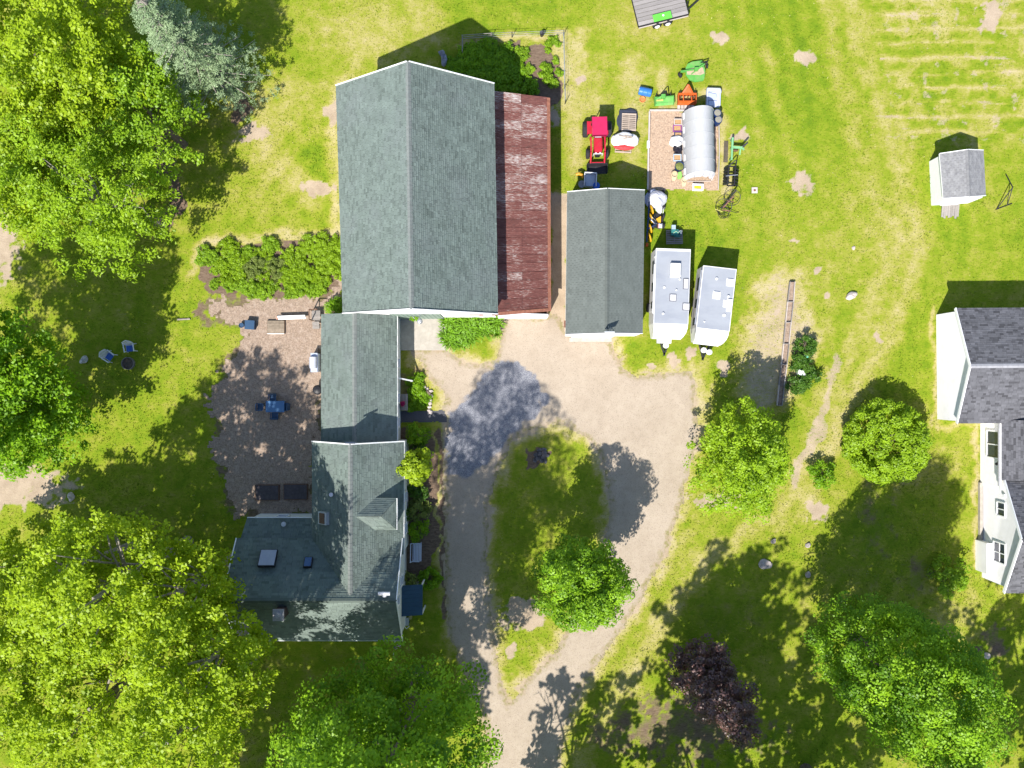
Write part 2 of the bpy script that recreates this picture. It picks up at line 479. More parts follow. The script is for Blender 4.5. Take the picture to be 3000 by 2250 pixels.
def ground_material():
    m = bpy.data.materials.new('lawn'); t, N, Lk = nt(m)
    p = N['Principled BSDF']; p.inputs['Roughness'].default_value = 0.9; p.inputs['Specular IOR Level'].default_value = 0.0
    tc = N.new('ShaderNodeTexCoord')
    def noise(scale, detail=5, rough=0.55, vec=None, dist=0.0):
        n = N.new('ShaderNodeTexNoise'); n.inputs['Scale'].default_value = scale; n.inputs['Detail'].default_value = detail
        n.inputs['Roughness'].default_value = rough; n.inputs['Distortion'].default_value = dist
        Lk.new(vec if vec is not None else tc.outputs['Object'], n.inputs['Vector'])
        return n.outputs['Fac']
    def attr(n):
        a = N.new('ShaderNodeAttribute'); a.attribute_name = n; return a.outputs['Fac']
    def math_(op, a, b):
        n = N.new('ShaderNodeMath'); n.operation = op
        for i, v in enumerate((a, b)):
            if isinstance(v, (int, float)): n.inputs[i].default_value = v
            else: Lk.new(v, n.inputs[i])
        return n.outputs[0]
    def rng(v, a, b, c=0.0, d=1.0):
        n = N.new('ShaderNodeMapRange'); n.inputs['From Min'].default_value = a; n.inputs['From Max'].default_value = b
        n.inputs['To Min'].default_value = c; n.inputs['To Max'].default_value = d; Lk.new(v, n.inputs['Value']); return n.outputs[0]
    def mix(f, a, b):
        n = N.new('ShaderNodeMix'); n.data_type = 'RGBA'; Lk.new(f, n.inputs[0])
        for i, v in ((6, a), (7, b)):
            if isinstance(v, tuple): n.inputs[i].default_value = (*v, 1)
            else: Lk.new(v, n.inputs[i])
        return n.outputs[2]
    mp = N.new('ShaderNodeMapping'); mp.inputs['Rotation'].default_value = (0, 0, 0.5); mp.inputs['Scale'].default_value = (1, 2.6, 1)
    Lk.new(tc.outputs['Object'], mp.inputs[0])
    big = noise(0.12, 4, 0.6); mid = noise(0.9, 6, 0.62); fib = noise(3.2, 6, 0.7, mp.outputs[0], 0.6); fin = noise(16, 4, 0.7, mp.outputs[0], 0.4)
    v = math_('ADD', math_('MULTIPLY', big, 0.34), math_('ADD', math_('MULTIPLY', mid, 0.52), math_('MULTIPLY', fib, 0.40)))
    v = math_('ADD', math_('SUBTRACT', v, 0.085), math_('MULTIPLY', attr('dry'), 0.30))
    v = math_('SUBTRACT', v, math_('MULTIPLY', attr('lush'), 0.10))
    v = math_('ADD', v, math_('MULTIPLY', math_('SUBTRACT', fin, 0.5), 0.25))
    cr = N.new('ShaderNodeValToRGB'); Lk.new(v, cr.inputs[0])
    e = cr.color_ramp.elements
    e[0].position = 0.30; e[0].color = (0.084, 0.150, 0.012, 1)
    e[1].position = 0.88; e[1].color = (0.385, 0.330, 0.185, 1)
    for pos, c in ((0.44, (0.126, 0.194, 0.012)), (0.54, (0.182, 0.230, 0.018)), (0.64, (0.245, 0.250, 0.042)), (0.75, (0.322, 0.290, 0.100))):
        x = e.new(pos); x.color = (*c, 1)
    thr = math_('ADD', attr('dirt'), math_('MULTIPLY', math_('SUBTRACT', math_('ADD', math_('MULTIPLY', fib, 0.45), math_('MULTIPLY', fin, 0.55)), 0.5), 2.3))
    dcol = mix(rng(math_('ADD', math_('MULTIPLY', fin, 0.6), math_('MULTIPLY', mid, 0.4)), 0.36, 0.64), (0.235, 0.180, 0.125), (0.440, 0.355, 0.265))
    c1 = mix(rng(thr, 0.40, 0.80), cr.outputs[0], dcol)
    ths = math_('ADD', attr('soil'), math_('MULTIPLY', math_('SUBTRACT', math_('ADD', math_('MULTIPLY', mid, 0.5), math_('MULTIPLY', fin, 0.5)), 0.5), 1.0))
    scol = mix(rng(fib, 0.3, 0.7), (0.085, 0.058, 0.042), (0.20, 0.145, 0.105))
    c2 = mix(rng(ths, 0.45, 0.62), c1, scol)
    Lk.new(c2, p.inputs['Base Color'])
    b = N.new('ShaderNodeBump'); b.inputs['Strength'].default_value = 0.5; b.inputs['Distance'].default_value = 0.07
    Lk.new(math_('ADD', math_('MULTIPLY', fin, 0.6), math_('MULTIPLY', fib, 0.8)), b.inputs['Height']); Lk.new(b.outputs[0], p.inputs['Normal'])
    return m
GROUND_MAT = ground_material()

def make_ground():
    st = 6.0
    X, Y = grid(-150, 3150, -140, 2390, st)
    dirt, dry, soil, lush = paint(X, Y)
    ny, nx = X.shape
    x0, x1, y0, y1 = X[0, 0], X[0, -1], Y[0, 0], Y[-1, 0]
    vx = (X - 1500) * M_PX; vy = (1125 - Y) * M_PX
    n = nx * ny
    co = np.zeros((n + 8, 3), np.float32); co[:n, 0] = vx.reshape(-1); co[:n, 1] = vy.reshape(-1)
    co[:n, 2] = (0.02 * (fbm(X, Y, 0.004, 3, 2) - 0.5)).reshape(-1) * 0
    L = 900.0
    cs = [(vx[0, 0], vy[0, 0]), (vx[0, -1], vy[0, 0]), (vx[0, 0], vy[-1, 0]), (vx[0, -1], vy[-1, 0])]
    out = [(-L, L), (L, L), (-L, -L), (L, -L)]
    for i in range(4):
        co[n + i, :2] = cs[i]; co[n + 4 + i, :2] = out[i]
    idx = np.arange(n).reshape(ny, nx)
    q = np.stack([idx[1:, :-1], idx[1:, 1:], idx[:-1, 1:], idx[:-1, :-1]], -1).reshape(-1, 4)
    ring = np.array([(n, n + 1, n + 5, n + 4), (n + 1, n + 3, n + 7, n + 5), (n + 3, n + 2, n + 6, n + 7), (n + 2, n, n + 4, n + 6)])
    q = np.concatenate([q, ring]).astype(np.int32)
    me = bpy.data.meshes.new('ground')
    me.vertices.add(n + 8); me.vertices.foreach_set('co', co.reshape(-1))
    me.loops.add(q.size); me.loops.foreach_set('vertex_index', q.reshape(-1))
    me.polygons.add(len(q)); me.polygons.foreach_set('loop_start', np.arange(0, q.size, 4, dtype=np.int32)); me.polygons.foreach_set('loop_total', np.full(len(q), 4, np.int32))
    me.update(calc_edges=True)
    for nm, a in (('dirt', dirt), ('dry', dry), ('soil', soil), ('lush', lush)):
        put_attr(me, nm, np.concatenate([a.reshape(-1), np.zeros(8)]))
    me.materials.append(GROUND_MAT)
    o = bpy.data.objects.new('ground', me); COL.objects.link(o)
    return tag(o, 'mown lawn of patchy yellow green grass with bare spots', kind='structure')
make_ground()

def sheet(name, m, X, Y, mask, z, label, attrs=(), relief=0.0):
    """ragged-edged sheet of the grid cells whose mask is positive"""
    ny, nx = X.shape
    cell = (mask[:-1, :-1] + mask[1:, :-1] + mask[:-1, 1:] + mask[1:, 1:]) > 0
    idx = np.arange(nx * ny).reshape(ny, nx)
    q = np.stack([idx[1:, :-1], idx[1:, 1:], idx[:-1, 1:], idx[:-1, :-1]], -1)[cell]
    used, inv = np.unique(q, return_inverse=True); q = inv.reshape(-1, 4).astype(np.int32)
    co = np.zeros((len(used), 3), np.float32)
    co[:, 0] = ((X - 1500) * M_PX).reshape(-1)[used]; co[:, 1] = ((1125 - Y) * M_PX).reshape(-1)[used]
    co[:, 2] = z + relief * fbm(X, Y, 0.05, 4, 3).reshape(-1)[used]
    me = bpy.data.meshes.new(name)
    me.vertices.add(len(used)); me.vertices.foreach_set('co', co.reshape(-1))
    me.loops.add(q.size); me.loops.foreach_set('vertex_index', q.reshape(-1))
    me.polygons.add(len(q)); me.polygons.foreach_set('loop_start', np.arange(0, q.size, 4, dtype=np.int32)); me.polygons.foreach_set('loop_total', np.full(len(q), 4, np.int32))
    me.update(calc_edges=True)
    for nm, a in attrs:
        put_attr(me, nm, a.reshape(-1)[used])
    me.materials.append(m)
    o = bpy.data.objects.new(name, me); COL.objects.link(o)
    return tag(o, label, kind='structure')

def gravel_material():
    m = bpy.data.materials.new('gravel'); t, N, Lk = nt(m)
    p = N['Principled BSDF']; p.inputs['Roughness'].default_value = 0.95; p.inputs['Specular IOR Level'].default_value = 0.1
    tc = N.new('ShaderNodeTexCoord')
    def noise(s, d, r=0.6, sc=None):
        n = N.new('ShaderNodeTexNoise'); n.inputs['Scale'].default_value = s; n.inputs['Detail'].default_value = d; n.inputs['Roughness'].default_value = r
        v = tc.outputs['Object']
        if sc:
            mp = N.new('ShaderNodeMapping'); mp.inputs['Scale'].default_value = sc; Lk.new(v, mp.inputs[0]); v = mp.outputs[0]
        Lk.new(v, n.inputs['Vector']); return n.outputs['Fac']
    def mix(f, a, b):
        n = N.new('ShaderNodeMix'); n.data_type = 'RGBA'; Lk.new(f, n.inputs[0])
        for i, v in ((6, a), (7, b)):
            if isinstance(v, tuple): n.inputs[i].default_value = (*v, 1)
            else: Lk.new(v, n.inputs[i])
        return n.outputs[2]
    def rng(v, a, b, c=0.0, d=1.0):
        n = N.new('ShaderNodeMapRange'); n.inputs['From Min'].default_value = a; n.inputs['From Max'].default_value = b
        n.inputs['To Min'].default_value = c; n.inputs['To Max'].default_value = d; Lk.new(v, n.inputs['Value']); return n.outputs[0]
    def add(a, b, op='ADD'):
        n = N.new('ShaderNodeMath'); n.operation = op
        for i, v in enumerate((a, b)):
            if isinstance(v, (int, float)): n.inputs[i].default_value = v
            else: Lk.new(v, n.inputs[i])
        return n.outputs[0]
    vor = N.new('ShaderNodeTexVoronoi'); vor.inputs['Scale'].default_value = 26; Lk.new(tc.outputs['Object'], vor.inputs['Vector'])
    big = noise(0.35, 5); mid = noise(1.6, 6, 0.65); fin = noise(20, 4, 0.7)
    base = mix(rng(add(add(big, 0.5, 'MULTIPLY'), add(mid, 0.5, 'MULTIPLY')), 0.38, 0.62), (0.295, 0.238, 0.178), (0.375, 0.312, 0.243))
    base = mix(rng(fin, 0.25, 0.75, 0.0, 0.55), base, (0.36, 0.31, 0.255))
    hsv = N.new('ShaderNodeSeparateColor'); Lk.new(vor.outputs['Color'], hsv.inputs[0])
    base = mix(rng(hsv.outputs[0], 0.82, 0.95, 0, 0.5), base, (0.16, 0.125, 0.095))
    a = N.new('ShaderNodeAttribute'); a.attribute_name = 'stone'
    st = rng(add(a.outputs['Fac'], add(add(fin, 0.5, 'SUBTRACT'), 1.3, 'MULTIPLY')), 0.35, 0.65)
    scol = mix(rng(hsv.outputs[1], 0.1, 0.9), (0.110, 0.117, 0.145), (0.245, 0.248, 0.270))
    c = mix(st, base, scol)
    ed = N.new('ShaderNodeAttribute'); ed.attribute_name = 'edge'
    e = rng(add(ed.outputs['Fac'], add(add(mid, 0.5, 'SUBTRACT'), 1.6, 'MULTIPLY')), 0.55, 0.85)
    ecol = mix(rng(noise(4, 5), 0.4, 0.6), (0.30, 0.235, 0.165), (0.21, 0.19, 0.085))
    c = mix(e, c, ecol)
    Lk.new(c, p.inputs['Base Color'])
    b = N.new('ShaderNodeBump'); b.inputs['Strength'].default_value = 0.4; b.inputs['Distance'].default_value = 0.04
    Lk.new(fin, b.inputs['Height']); Lk.new(b.outputs[0], p.inputs['Normal'])
    return m
GRAVEL = gravel_material()
def make_drive():
    X, Y = grid(1180, 2070, 900, 2420, 4.0)
    n = 20 * (fbm(X, Y, 0.03, 41, 3) - 0.5) + 12 * (fbm(X, Y, 0.12, 42, 2) - 0.5)
    sd = np.minimum(poly_sd(X, Y, DRIVE), -poly_sd(X, Y, ISLAND)) + n
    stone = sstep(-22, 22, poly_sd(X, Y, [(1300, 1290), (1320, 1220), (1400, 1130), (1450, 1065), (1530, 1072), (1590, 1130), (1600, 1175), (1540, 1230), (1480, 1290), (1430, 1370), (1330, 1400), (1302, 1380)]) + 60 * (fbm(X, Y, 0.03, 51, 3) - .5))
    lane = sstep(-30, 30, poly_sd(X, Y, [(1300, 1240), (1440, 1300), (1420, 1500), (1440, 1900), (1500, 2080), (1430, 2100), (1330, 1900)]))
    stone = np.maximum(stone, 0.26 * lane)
    ruts = np.minimum(line_d(X, Y, [(1335, 1400), (1335, 1650), (1350, 1850), (1420, 2000), (1500, 2200)]), line_d(X, Y, [(1395, 1420), (1392, 1650), (1410, 1850), (1460, 2000)]))
    ruts = np.minimum(ruts, line_d(X, Y, [(1980, 1200), (1950, 1400), (1880, 1620), (1780, 1790), (1660, 1960), (1580, 2120), (1560, 2260)]))
    edge = 1 - sstep(0, 34, sd) * 1.0
    edge = np.maximum(edge * .8, 0.27 * (1 - sstep(4, 26, ruts)))
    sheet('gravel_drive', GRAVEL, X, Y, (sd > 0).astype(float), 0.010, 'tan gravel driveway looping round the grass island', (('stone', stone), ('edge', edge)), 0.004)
make_drive()

CHIP = mat('wood_chips', (0.245, 0.182, 0.138), 0.95, 0.34, 11, 0.35, 30, dirt=(0.38, 0.305, 0.25), dirt_amt=0.8, dscale=3.2)
def make_patio():
    X, Y = grid(560, 1010, 820, 1540, 4.0)
    sd = poly_sd(X, Y, PATIO) + 150 * (fbm(X, Y, 0.016, 71, 4) - 0.5) + 70 * (fbm(X, Y, 0.09, 72, 3) - .5) - 8
    sheet('patio', CHIP, X, Y, (sd > 0).astype(float), 0.010, 'yard of weathered wood chips behind the house', relief=0.02)
make_patio()
CHIP2 = mat('fresh_chips', (0.33, 0.235, 0.165), 0.95, 0.32, 8, 0.6, 20, dirt=(0.46, 0.36, 0.27), dirt_amt=0.8, dscale=11)
def make_bed_floor():
    X, Y = grid(1890, 2110, 318, 560, 4.0)
    sd = poly_sd(X, Y, [(1902, 327), (2102, 327), (2104, 556), (1898, 556)]) + 6 * (fbm(X, Y, 0.06, 3, 3) - .5) - 2
    sheet('chip_path', CHIP2, X, Y, (sd > 0).astype(float), 0.012, 'wood chip floor inside the timber garden border', relief=0.02)
make_bed_floor()
WALK = mat('asphalt', (0.075, 0.075, 0.085), 0.9, 0.2, 20, 0.3, 60)
def make_walk():
    X, Y = grid(1150, 1310, 1195, 1245, 3.0)
    sd = poly_sd(X, Y, [(1170, 1205), (1240, 1206), (1300, 1204), (1312, 1236), (1240, 1234), (1170, 1236)]) + 5 * (fbm(X, Y, 0.05, 5, 3) - .5)
    sheet('walkway', WALK, X, Y, (sd > 0).astype(float), 0.018, 'short dark asphalt walk from the drive to the house door')
make_walk()

# standing grass: blades over the whole lawn, longer round posts, beds and edges
def make_grass():
    rs = np.random.RandomState(5)
    n = 230000
    X = rs.uniform(-60, 3060, n); Y = rs.uniform(-60, 2310, n)
    dirt, dry, soil, lush = paint(X, Y)
    sd = np.minimum(poly_sd(X, Y, DRIVE), -poly_sd(X, Y, ISLAND))
    keep = (dirt < 0.35 + 0.5 * rs.rand(n)) & (soil < 0.5) & (sd < 6) & (poly_sd(X, Y, PATIO) < 4)
    keep &= poly_sd(X, Y, [(1898, 322), (2106, 322), (2106, 558), (1894, 558)]) < 0
    keep &= poly_sd(X, Y, [(1175, 930), (1306, 930), (1306, 1027), (1175, 1027)]) < 0
    keep &= poly_sd(X, Y, [(1165, 1200), (1312, 1200), (1312, 1240), (1165, 1240)]) < 0
    X, Y, dry, lush = X[keep], Y[keep], dry[keep], lush[keep]
    n = len(X)
    h = (0.035 + 0.075 * fbm(X, Y, 0.01, 8, 3)) * rs.uniform(0.7, 1.4, n) * (1 + 0.5 * lush)
    a = rs.uniform(0, 2 * PI, n); w = 0.018 + 0.03 * rs.rand(n); lean = rs.uniform(0.3, 1.2, n) * h; b = rs.uniform(0, 2 * PI, n)
    x = (X - 1500) * M_PX; y = (1125 - Y) * M_PX
    V = np.zeros((n, 3, 3), np.float32)
    V[:, 0] = np.stack([x - np.cos(a) * w, y - np.sin(a) * w, np.full(n, -0.01)], -1)
    V[:, 1] = np.stack([x + np.cos(a) * w, y + np.sin(a) * w, np.full(n, -0.01)], -1)
    V[:, 2] = np.stack([x + np.cos(b) * lean, y + np.sin(b) * lean, h], -1)
    var = np.clip(0.40 + 0.65 * (fbm(X, Y, 0.012, 31, 4) - .5) + 0.5 * dry - 0.25 * lush + rs.normal(0, 0.18, n), 0.16, 1)
    m = bpy.data.materials.new('grass_blades'); t, N, Lk = nt(m)
    p = N['Principled BSDF']; p.inputs['Roughness'].default_value = 0.8; p.inputs['Specular IOR Level'].default_value = 0.03
    at = N.new('ShaderNodeAttribute'); at.attribute_name = 'var'
    cr = N.new('ShaderNodeValToRGB'); Lk.new(at.outputs['Fac'], cr.inputs[0]); e = cr.color_ramp.elements
    e[0].color = (0.095, 0.180, 0.010, 1); e[1].color = (0.40, 0.35, 0.18, 1)
    for pos, c in ((0.35, (0.145, 0.215, 0.016)), (0.6, (0.235, 0.26, 0.038))):
        k = e.new(pos); k.color = (*c, 1)
    Lk.new(cr.outputs[0], p.inputs['Base Color'])
    o = np_mesh('grass', V, m, var, k=3)
    tag(o, 'short blades of mown grass over the lawn', 'grass', kind='stuff')
make_grass()
# ------------------------------------------------------------------ roofs
def shingles(name, e0, e1, r1, r0, m, parent, row=0.15, tab=0.32, jit=0.35, seed=1, up=(0.010, 0.026), gap=0.012, clip=None, lift=0.02, dark=0.16):
    """lapped shingle tabs over the slope e0-e1 (eave) to r0-r1 (ridge), every tab a wedge with its own height"""
    rs = np.random.RandomState(seed)
    e0, e1, r1, r0 = [np.array(p, float) for p in (e0, e1, r1, r0)]
    nrm = np.cross(e1 - e0, r0 - e0); nrm /= np.linalg.norm(nrm)
    if nrm[2] < 0: nrm = -nrm
    Ls = np.linalg.norm((r0 + r1) / 2 - (e0 + e1) / 2); Lu = max(np.linalg.norm(e1 - e0), np.linalg.norm(r1 - r0))
    nr = max(2, int(round(Ls / row)))
    U0 = []; U1 = []; V0 = []; V1 = []
    for j in range(nr):
        nt_ = max(2, int(Lu / tab))
        w = 1 + jit * rs.uniform(-1, 1, nt_)
        off = (0.5 if j % 2 else 0.0) if jit < 0.12 else rs.rand()
        b = np.concatenate([[0], np.cumsum(w)]); b = (b - off) / (b[-1] - 1); b = np.clip(b, 0, 1); b[0] = 0; b[-1] = 1
        for i in range(nt_):
            if b[i + 1] - b[i] > 1e-4:
                U0.append(b[i]); U1.append(b[i + 1]); V0.append(j / nr); V1.append(min((j + 1.12) / nr, 1))
    U0, U1, V0, V1 = [np.array(a)[:, None] for a in (U0, U1, V0, V1)]
    gu = gap / Lu / 2
    U0 = np.minimum(U0 + gu, U1); U1 = U1 - gu
    P = lambda u, v: (e0 * (1 - u) + e1 * u) * (1 - v) + (r0 * (1 - u) + r1 * u) * v
    a, b, c, d = P(U0, V0), P(U1, V0), P(U1, V1), P(U0, V1)
    n = len(U0)
    if clip is not None:
        mid = (a + b + c + d) / 4
        k = clip(mid); a, b, c, d = a[k], b[k], c[k], d[k]; n = len(a)
    t = (lift + rs.uniform(up[0], up[1], n))[:, None] * nrm
    l = lift * nrm
    A, B, C, D = a + t, b + t, c + l, d + l
    a0, b0 = a, b
    top = np.stack([A, B, C, D], 1); fr = np.stack([a0, b0, B, A], 1)
    s1 = np.stack([a0, A, D, d], 1); s2 = np.stack([b0, c, C, B], 1)
    tone = np.where(rs.rand(n) < dark, rs.uniform(0.0, 0.3, n), np.clip(rs.normal(0.58, 0.12, n), 0, 1))
    V = np.concatenate([top, fr, s1, s2]); var = np.tile(tone, 4)
    off = np.array(ORG[parent.name])
    o = np_mesh(name, V - off, m, var, parent=parent)
    o['kind'] = 'stuff'
    return o
def slope(root, e0, e1, r1, r0, m, deck, thick=0.12, **kw):
    part('roof', MB().slab([e0, e1, r1, r0], thick), deck, root, world=True)
    return shingles('shingle', e0, e1, r1, r0, m, root, **kw)
def lerp(a, b, t):
    return tuple(a[i] + (b[i] - a[i]) * t for i in range(3))
def caps(root, a, b, m, n, w=0.30, drop=0.5, seed=0):
    """ridge caps, laid one by one along the ridge"""
    rnd = random.Random(seed); mb = MB()
    a = Vector(a); b = Vector(b); d = (b - a).normalized(); s = d.cross(Vector((0, 0, 1))).normalized()
    for i in range(n):
        p = a.lerp(b, i / n); q = a.lerp(b, (i + 1.06) / n)
        z0 = 0.055 + rnd.uniform(0, .006); z1 = 0.042
        L0 = p + s * w * .5 + Vector((0, 0, z0 - w * .5 * drop)); L1 = q + s * w * .5 + Vector((0, 0, z1 - w * .5 * drop))
        R0 = p - s * w * .5 + Vector((0, 0, z0 - w * .5 * drop)); R1 = q - s * w * .5 + Vector((0, 0, z1 - w * .5 * drop))
        P0 = p + Vector((0, 0, z0)); P1 = q + Vector((0, 0, z1))
        mb.face([L0, L1, P1, P0]); mb.face([P0, P1, R1, R0]); mb.face([L0, P0, R0])
    return part('ridge_cap', mb, m, root, world=True, kind='stuff')

SHG = mat('green_grey_shingle', (0.122, 0.152, 0.138), 0.93, 0.10, 1.2, 0.2, 60, attr=0.26, dirt=(0.148, 0.168, 0.170), dirt_amt=0.5, dscale=0.35, spec=0.15)
SHG2 = mat('garage_shingle', (0.112, 0.127, 0.119), 0.93, 0.08, 1.2, 0.2, 60, attr=0.15, spec=0.15)
SHD = mat('charcoal_shingle', (0.098, 0.098, 0.108), 0.93, 0.12, 1.5, 0.25, 60, attr=0.45, spec=0.15)
SHL = mat('weathered_shingle', (0.215, 0.215, 0.220), 0.93, 0.12, 3.0, 0.25, 60, attr=0.14, dirt=(0.10, 0.10, 0.12), dirt_amt=0.5, dscale=4, spec=0.15)
CAPM = mat('cap_shingle', (0.155, 0.170, 0.165), 0.93, 0.1, 4, spec=0.15)
DECK = mat('roof_deck', (0.06, 0.065, 0.065), 0.9, 0.1, 5)
WHITE = mat('white_siding', (0.84, 0.82, 0.84), 0.6, 0.03, 2.0, dirt=(0.68, 0.67, 0.64), dirt_amt=0.4, dscale=0.9)
TRIM = mat('white_trim', (0.78, 0.78, 0.79), 0.5, 0.03, 3)
GREYW = mat('pale_clapboard', (0.62, 0.63, 0.61), 0.65, 0.04, 2, dirt=(0.40, 0.40, 0.37), dirt_amt=0.4, dscale=1.2)
FOUND = mat('concrete', (0.36, 0.33, 0.29), 0.9, 0.12, 4, 0.3, 30, dirt=(0.27, 0.245, 0.21), dirt_amt=0.6, dscale=1.2)
DOORG = mat('sage_green_paint', (0.22, 0.29, 0.25), 0.6, 0.08, 3)
GLASS = mat('window_glass', (0.03, 0.04, 0.06), 0.06, 0.2, 1.0, spec=0.6)
BROWNW = mat('brown_wood', (0.13, 0.075, 0.05), 0.8, 0.25, 4, stretch=(1, 8, 1))
GREYWOOD = mat('grey_wood', (0.235, 0.215, 0.20), 0.9, 0.18, 5, 0.3, 30, stretch=(1, 9, 9), objvar=0.14)
BLACKM = mat('black_metal', (0.018, 0.018, 0.022), 0.5, 0.2, 8)
RUBBER = mat('black_rubber', (0.022, 0.022, 0.025), 0.85, 0.2, 12)
STEEL = mat('galvanised_steel', (0.42, 0.43, 0.46), 0.4, 0.08, 5, metal=0.6)
WPLAST = mat('white_plastic', (0.60, 0.61, 0.64), 0.45, 0.04, 3)

def siding(q, m, root, name='wall', board=0.115, depth=0.016, thick=0.14):
    """upright wall over polygon q (first edge is its foot), with lapped clapboards as real steps"""
    q = [Vector(p) for p in q]
    nrm = (q[1] - q[0]).cross(q[2] - q[0]).normalized()
    w = part(name, MB().wall(q, thick), m, root, world=True)
    ux = (q[1] - q[0]).normalized()
    loc = [((p - q[0]).dot(ux), p.z - q[0].z) for p in q]
    H = max(z for _, z in loc)
    mb = MB(); z = 0.02
    def span(zz):
        xs = []
        for i in range(len(loc)):
            a = loc[i]; b = loc[(i + 1) % len(loc)]
            if (a[1] - zz) * (b[1] - zz) <= 0 and abs(a[1] - b[1]) > 1e-6:
                t = (zz - a[1]) / (b[1] - a[1]); xs.append(a[0] + (b[0] - a[0]) * t)
            elif abs(a[1] - zz) < 1e-6 and abs(b[1] - zz) < 1e-6:
                xs += [a[0], b[0]]
        return (min(xs), max(xs)) if xs else None
    while z + board < H:
        s0 = span(z); s1 = span(z + board)
        if s0 and s1:
            x0, x1 = max(s0[0], s1[0]), min(s0[1], s1[1])
            if x1 - x0 > 0.05:
                P = lambda x, zz, d: q[0] + ux * x + Vector((0, 0, zz)) + nrm * d
                mb.face([P(x0, z, depth), P(x1, z, depth), P(x1, z + board, 0.004), P(x0, z + board, 0.004)])
                mb.face([P(x0, z, 0.001), P(x1, z, 0.001), P(x1, z, depth), P(x0, z, depth)])
        z += board
    part('clapboard', mb, m, w, kind='stuff')
    w.data  # the boards hang on their wall
    ch = w.children[0]
    ch.data.transform(Matrix.Translation(-Vector(ORG[root.name])))
    return w
def window(root, c, wdir, w, h, nrm, m=TRIM, mull=True, cross=False, name='window'):
    """a window standing on a wall: frame, sash bars and a pane; c centre, wdir along the wall"""
    c = Vector(c); u = Vector(wdir).normalized(); n = Vector(nrm).normalized(); z = n.cross(u); z = z if z.z > 0 else -z
    fr = MB(); t = 0.09
    def bx(cx, cz, sx, sz, d0, d1, mb):
        p = [c + u * (cx + a * sx / 2) + z * (cz + b * sz / 2) for a, b in ((-1, -1), (1, -1), (1, 1), (-1, 1))]
        v = [x + n * d0 for x in p] + [x + n * d1 for x in p]
        mb.add(v, [(0, 1, 2, 3), (4, 5, 6, 7), (0, 1, 5, 4), (1, 2, 6, 5), (2, 3, 7, 6), (3, 0, 4, 7)])
    bx(-w / 2 + t / 2, 0, t, h, 0.003, 0.07, fr); bx(w / 2 - t / 2, 0, t, h, 0.003, 0.07, fr)
    bx(0, h / 2 - t / 2, w - 2 * t, t, 0.003, 0.068, fr); bx(0, -h / 2 + t / 2, w - 2 * t, t, 0.003, 0.085, fr)
    if mull: bx(0, 0, 0.07, h - 2 * t, 0.01, 0.06, fr)
    if cross: bx(0, 0.02, w - 2 * t, 0.05, 0.012, 0.055, fr)
    f = part(name, fr, m, root, world=True)
    g2 = MB(); bx(0, 0, w - 2 * t, h - 2 * t, 0.003, 0.016, g2)
    gm = part('pane', g2, GLASS, f)
    gm.data.transform(Matrix.Translation(-Vector(ORG[root.name])))
    return f

# ------------------------------------------------------------------ the barn
barn = thing('barn', 'large barn with green grey shingle roof and rusty metal lean-to', 'barn', g(-254, -490))
bNW, bNE, bSE, bSW = G(985, 251, 5.55), G(1447, 245, 5.55), G(1458, 920, 5.55), G(1005, 918, 5.55)
bRN, bRS = G(1195, 180, 9.7), G(1205, 905, 9.7)
slope(barn, bSW, bNW, bRN, bRS, SHG, DECK, row=0.155, tab=0.27, jit=0.55, seed=3, up=(0.008, 0.030))
slope(barn, bNE, bSE, bRS, bRN, SHG, DECK, row=0.155, tab=0.27, jit=0.55, seed=4, up=(0.008, 0.034))
caps(barn, bRN, bRS, CAPM, 62, 0.34, 0.78)
def inset(p, dx, dy, z): return (p[0] + dx * M_PX, p[1] - dy * M_PX, z)
wNW, wNE, wSE, wSW = [inset(p, dx, dy, 0) for p, dx, dy in ((bNW, 9, 5), (bNE, -9, 5), (bSE, -9, -5), (bSW, 9, -5))]
wSE = (wSE[0], g(0, -194)[1], 0); wSW = (wSW[0], g(0, -194)[1], 0)
top = 5.50
def up(p, z): return (p[0], p[1], z)
rN = inset(bRN, 0, 5, 9.5); rS = (bRS[0], g(0, -194)[1], 9.5)
siding([wSW, wSE, up(wSE, top), rS, up(wSW, top)], WHITE, barn)
siding([wNE, wNW, up(wNW, top), rN, up(wNE, top)], WHITE, barn)
siding([wNW, wSW, up(wSW, top), up(wNW, top)], WHITE, barn)
siding([wSE, wNE, up(wNE, top), up(wSE, top)], WHITE, barn)
for a, b in ((bSW, bRS), (bSE, bRS), (bNW, bRN), (bNE, bRN)):
    part('rake_board', MB().bar(lerp(a, b, 0.005), lerp(a, b, 0.995), 0.05, 0.24), TRIM, barn, world=True)
for a, b in ((bNW, bSW), (bNE, bSE)):
    part('fascia', MB().bar((a[0], a[1], a[2] - .06), (b[0], b[1], b[2] - .06), 0.04, 0.16), TRIM, barn, world=True)
yS = g(0, -194)[1]
dr = part('sliding_door', MB().box(((g(-266, 0)[0] ), yS - 0.06, 2.5), (3.4, 0.07, 4.9)), DOORG, barn, world=True)
mb = MB()
for i in range(11):
    mb.box((g(-266, 0)[0] - 1.5 + i * 0.3 - barn.location.x, yS - 0.105 - barn.location.y, 2.5), (0.035, 0.02, 4.8))
part('batten', mb, DOORG, dr, kind='stuff')
part('door_track', MB().box((g(-262, 0)[0], yS - 0.08, 5.02), (4.4, 0.1, 0.1)), TRIM, barn, world=True)
part('gable_vent', MB().box((g(-247, 0)[0], yS - 0.03, 7.2), (0.62, 0.05, 0.5)), mat('louvre_grey', (0.30, 0.32, 0.42), 0.6), barn, world=True)
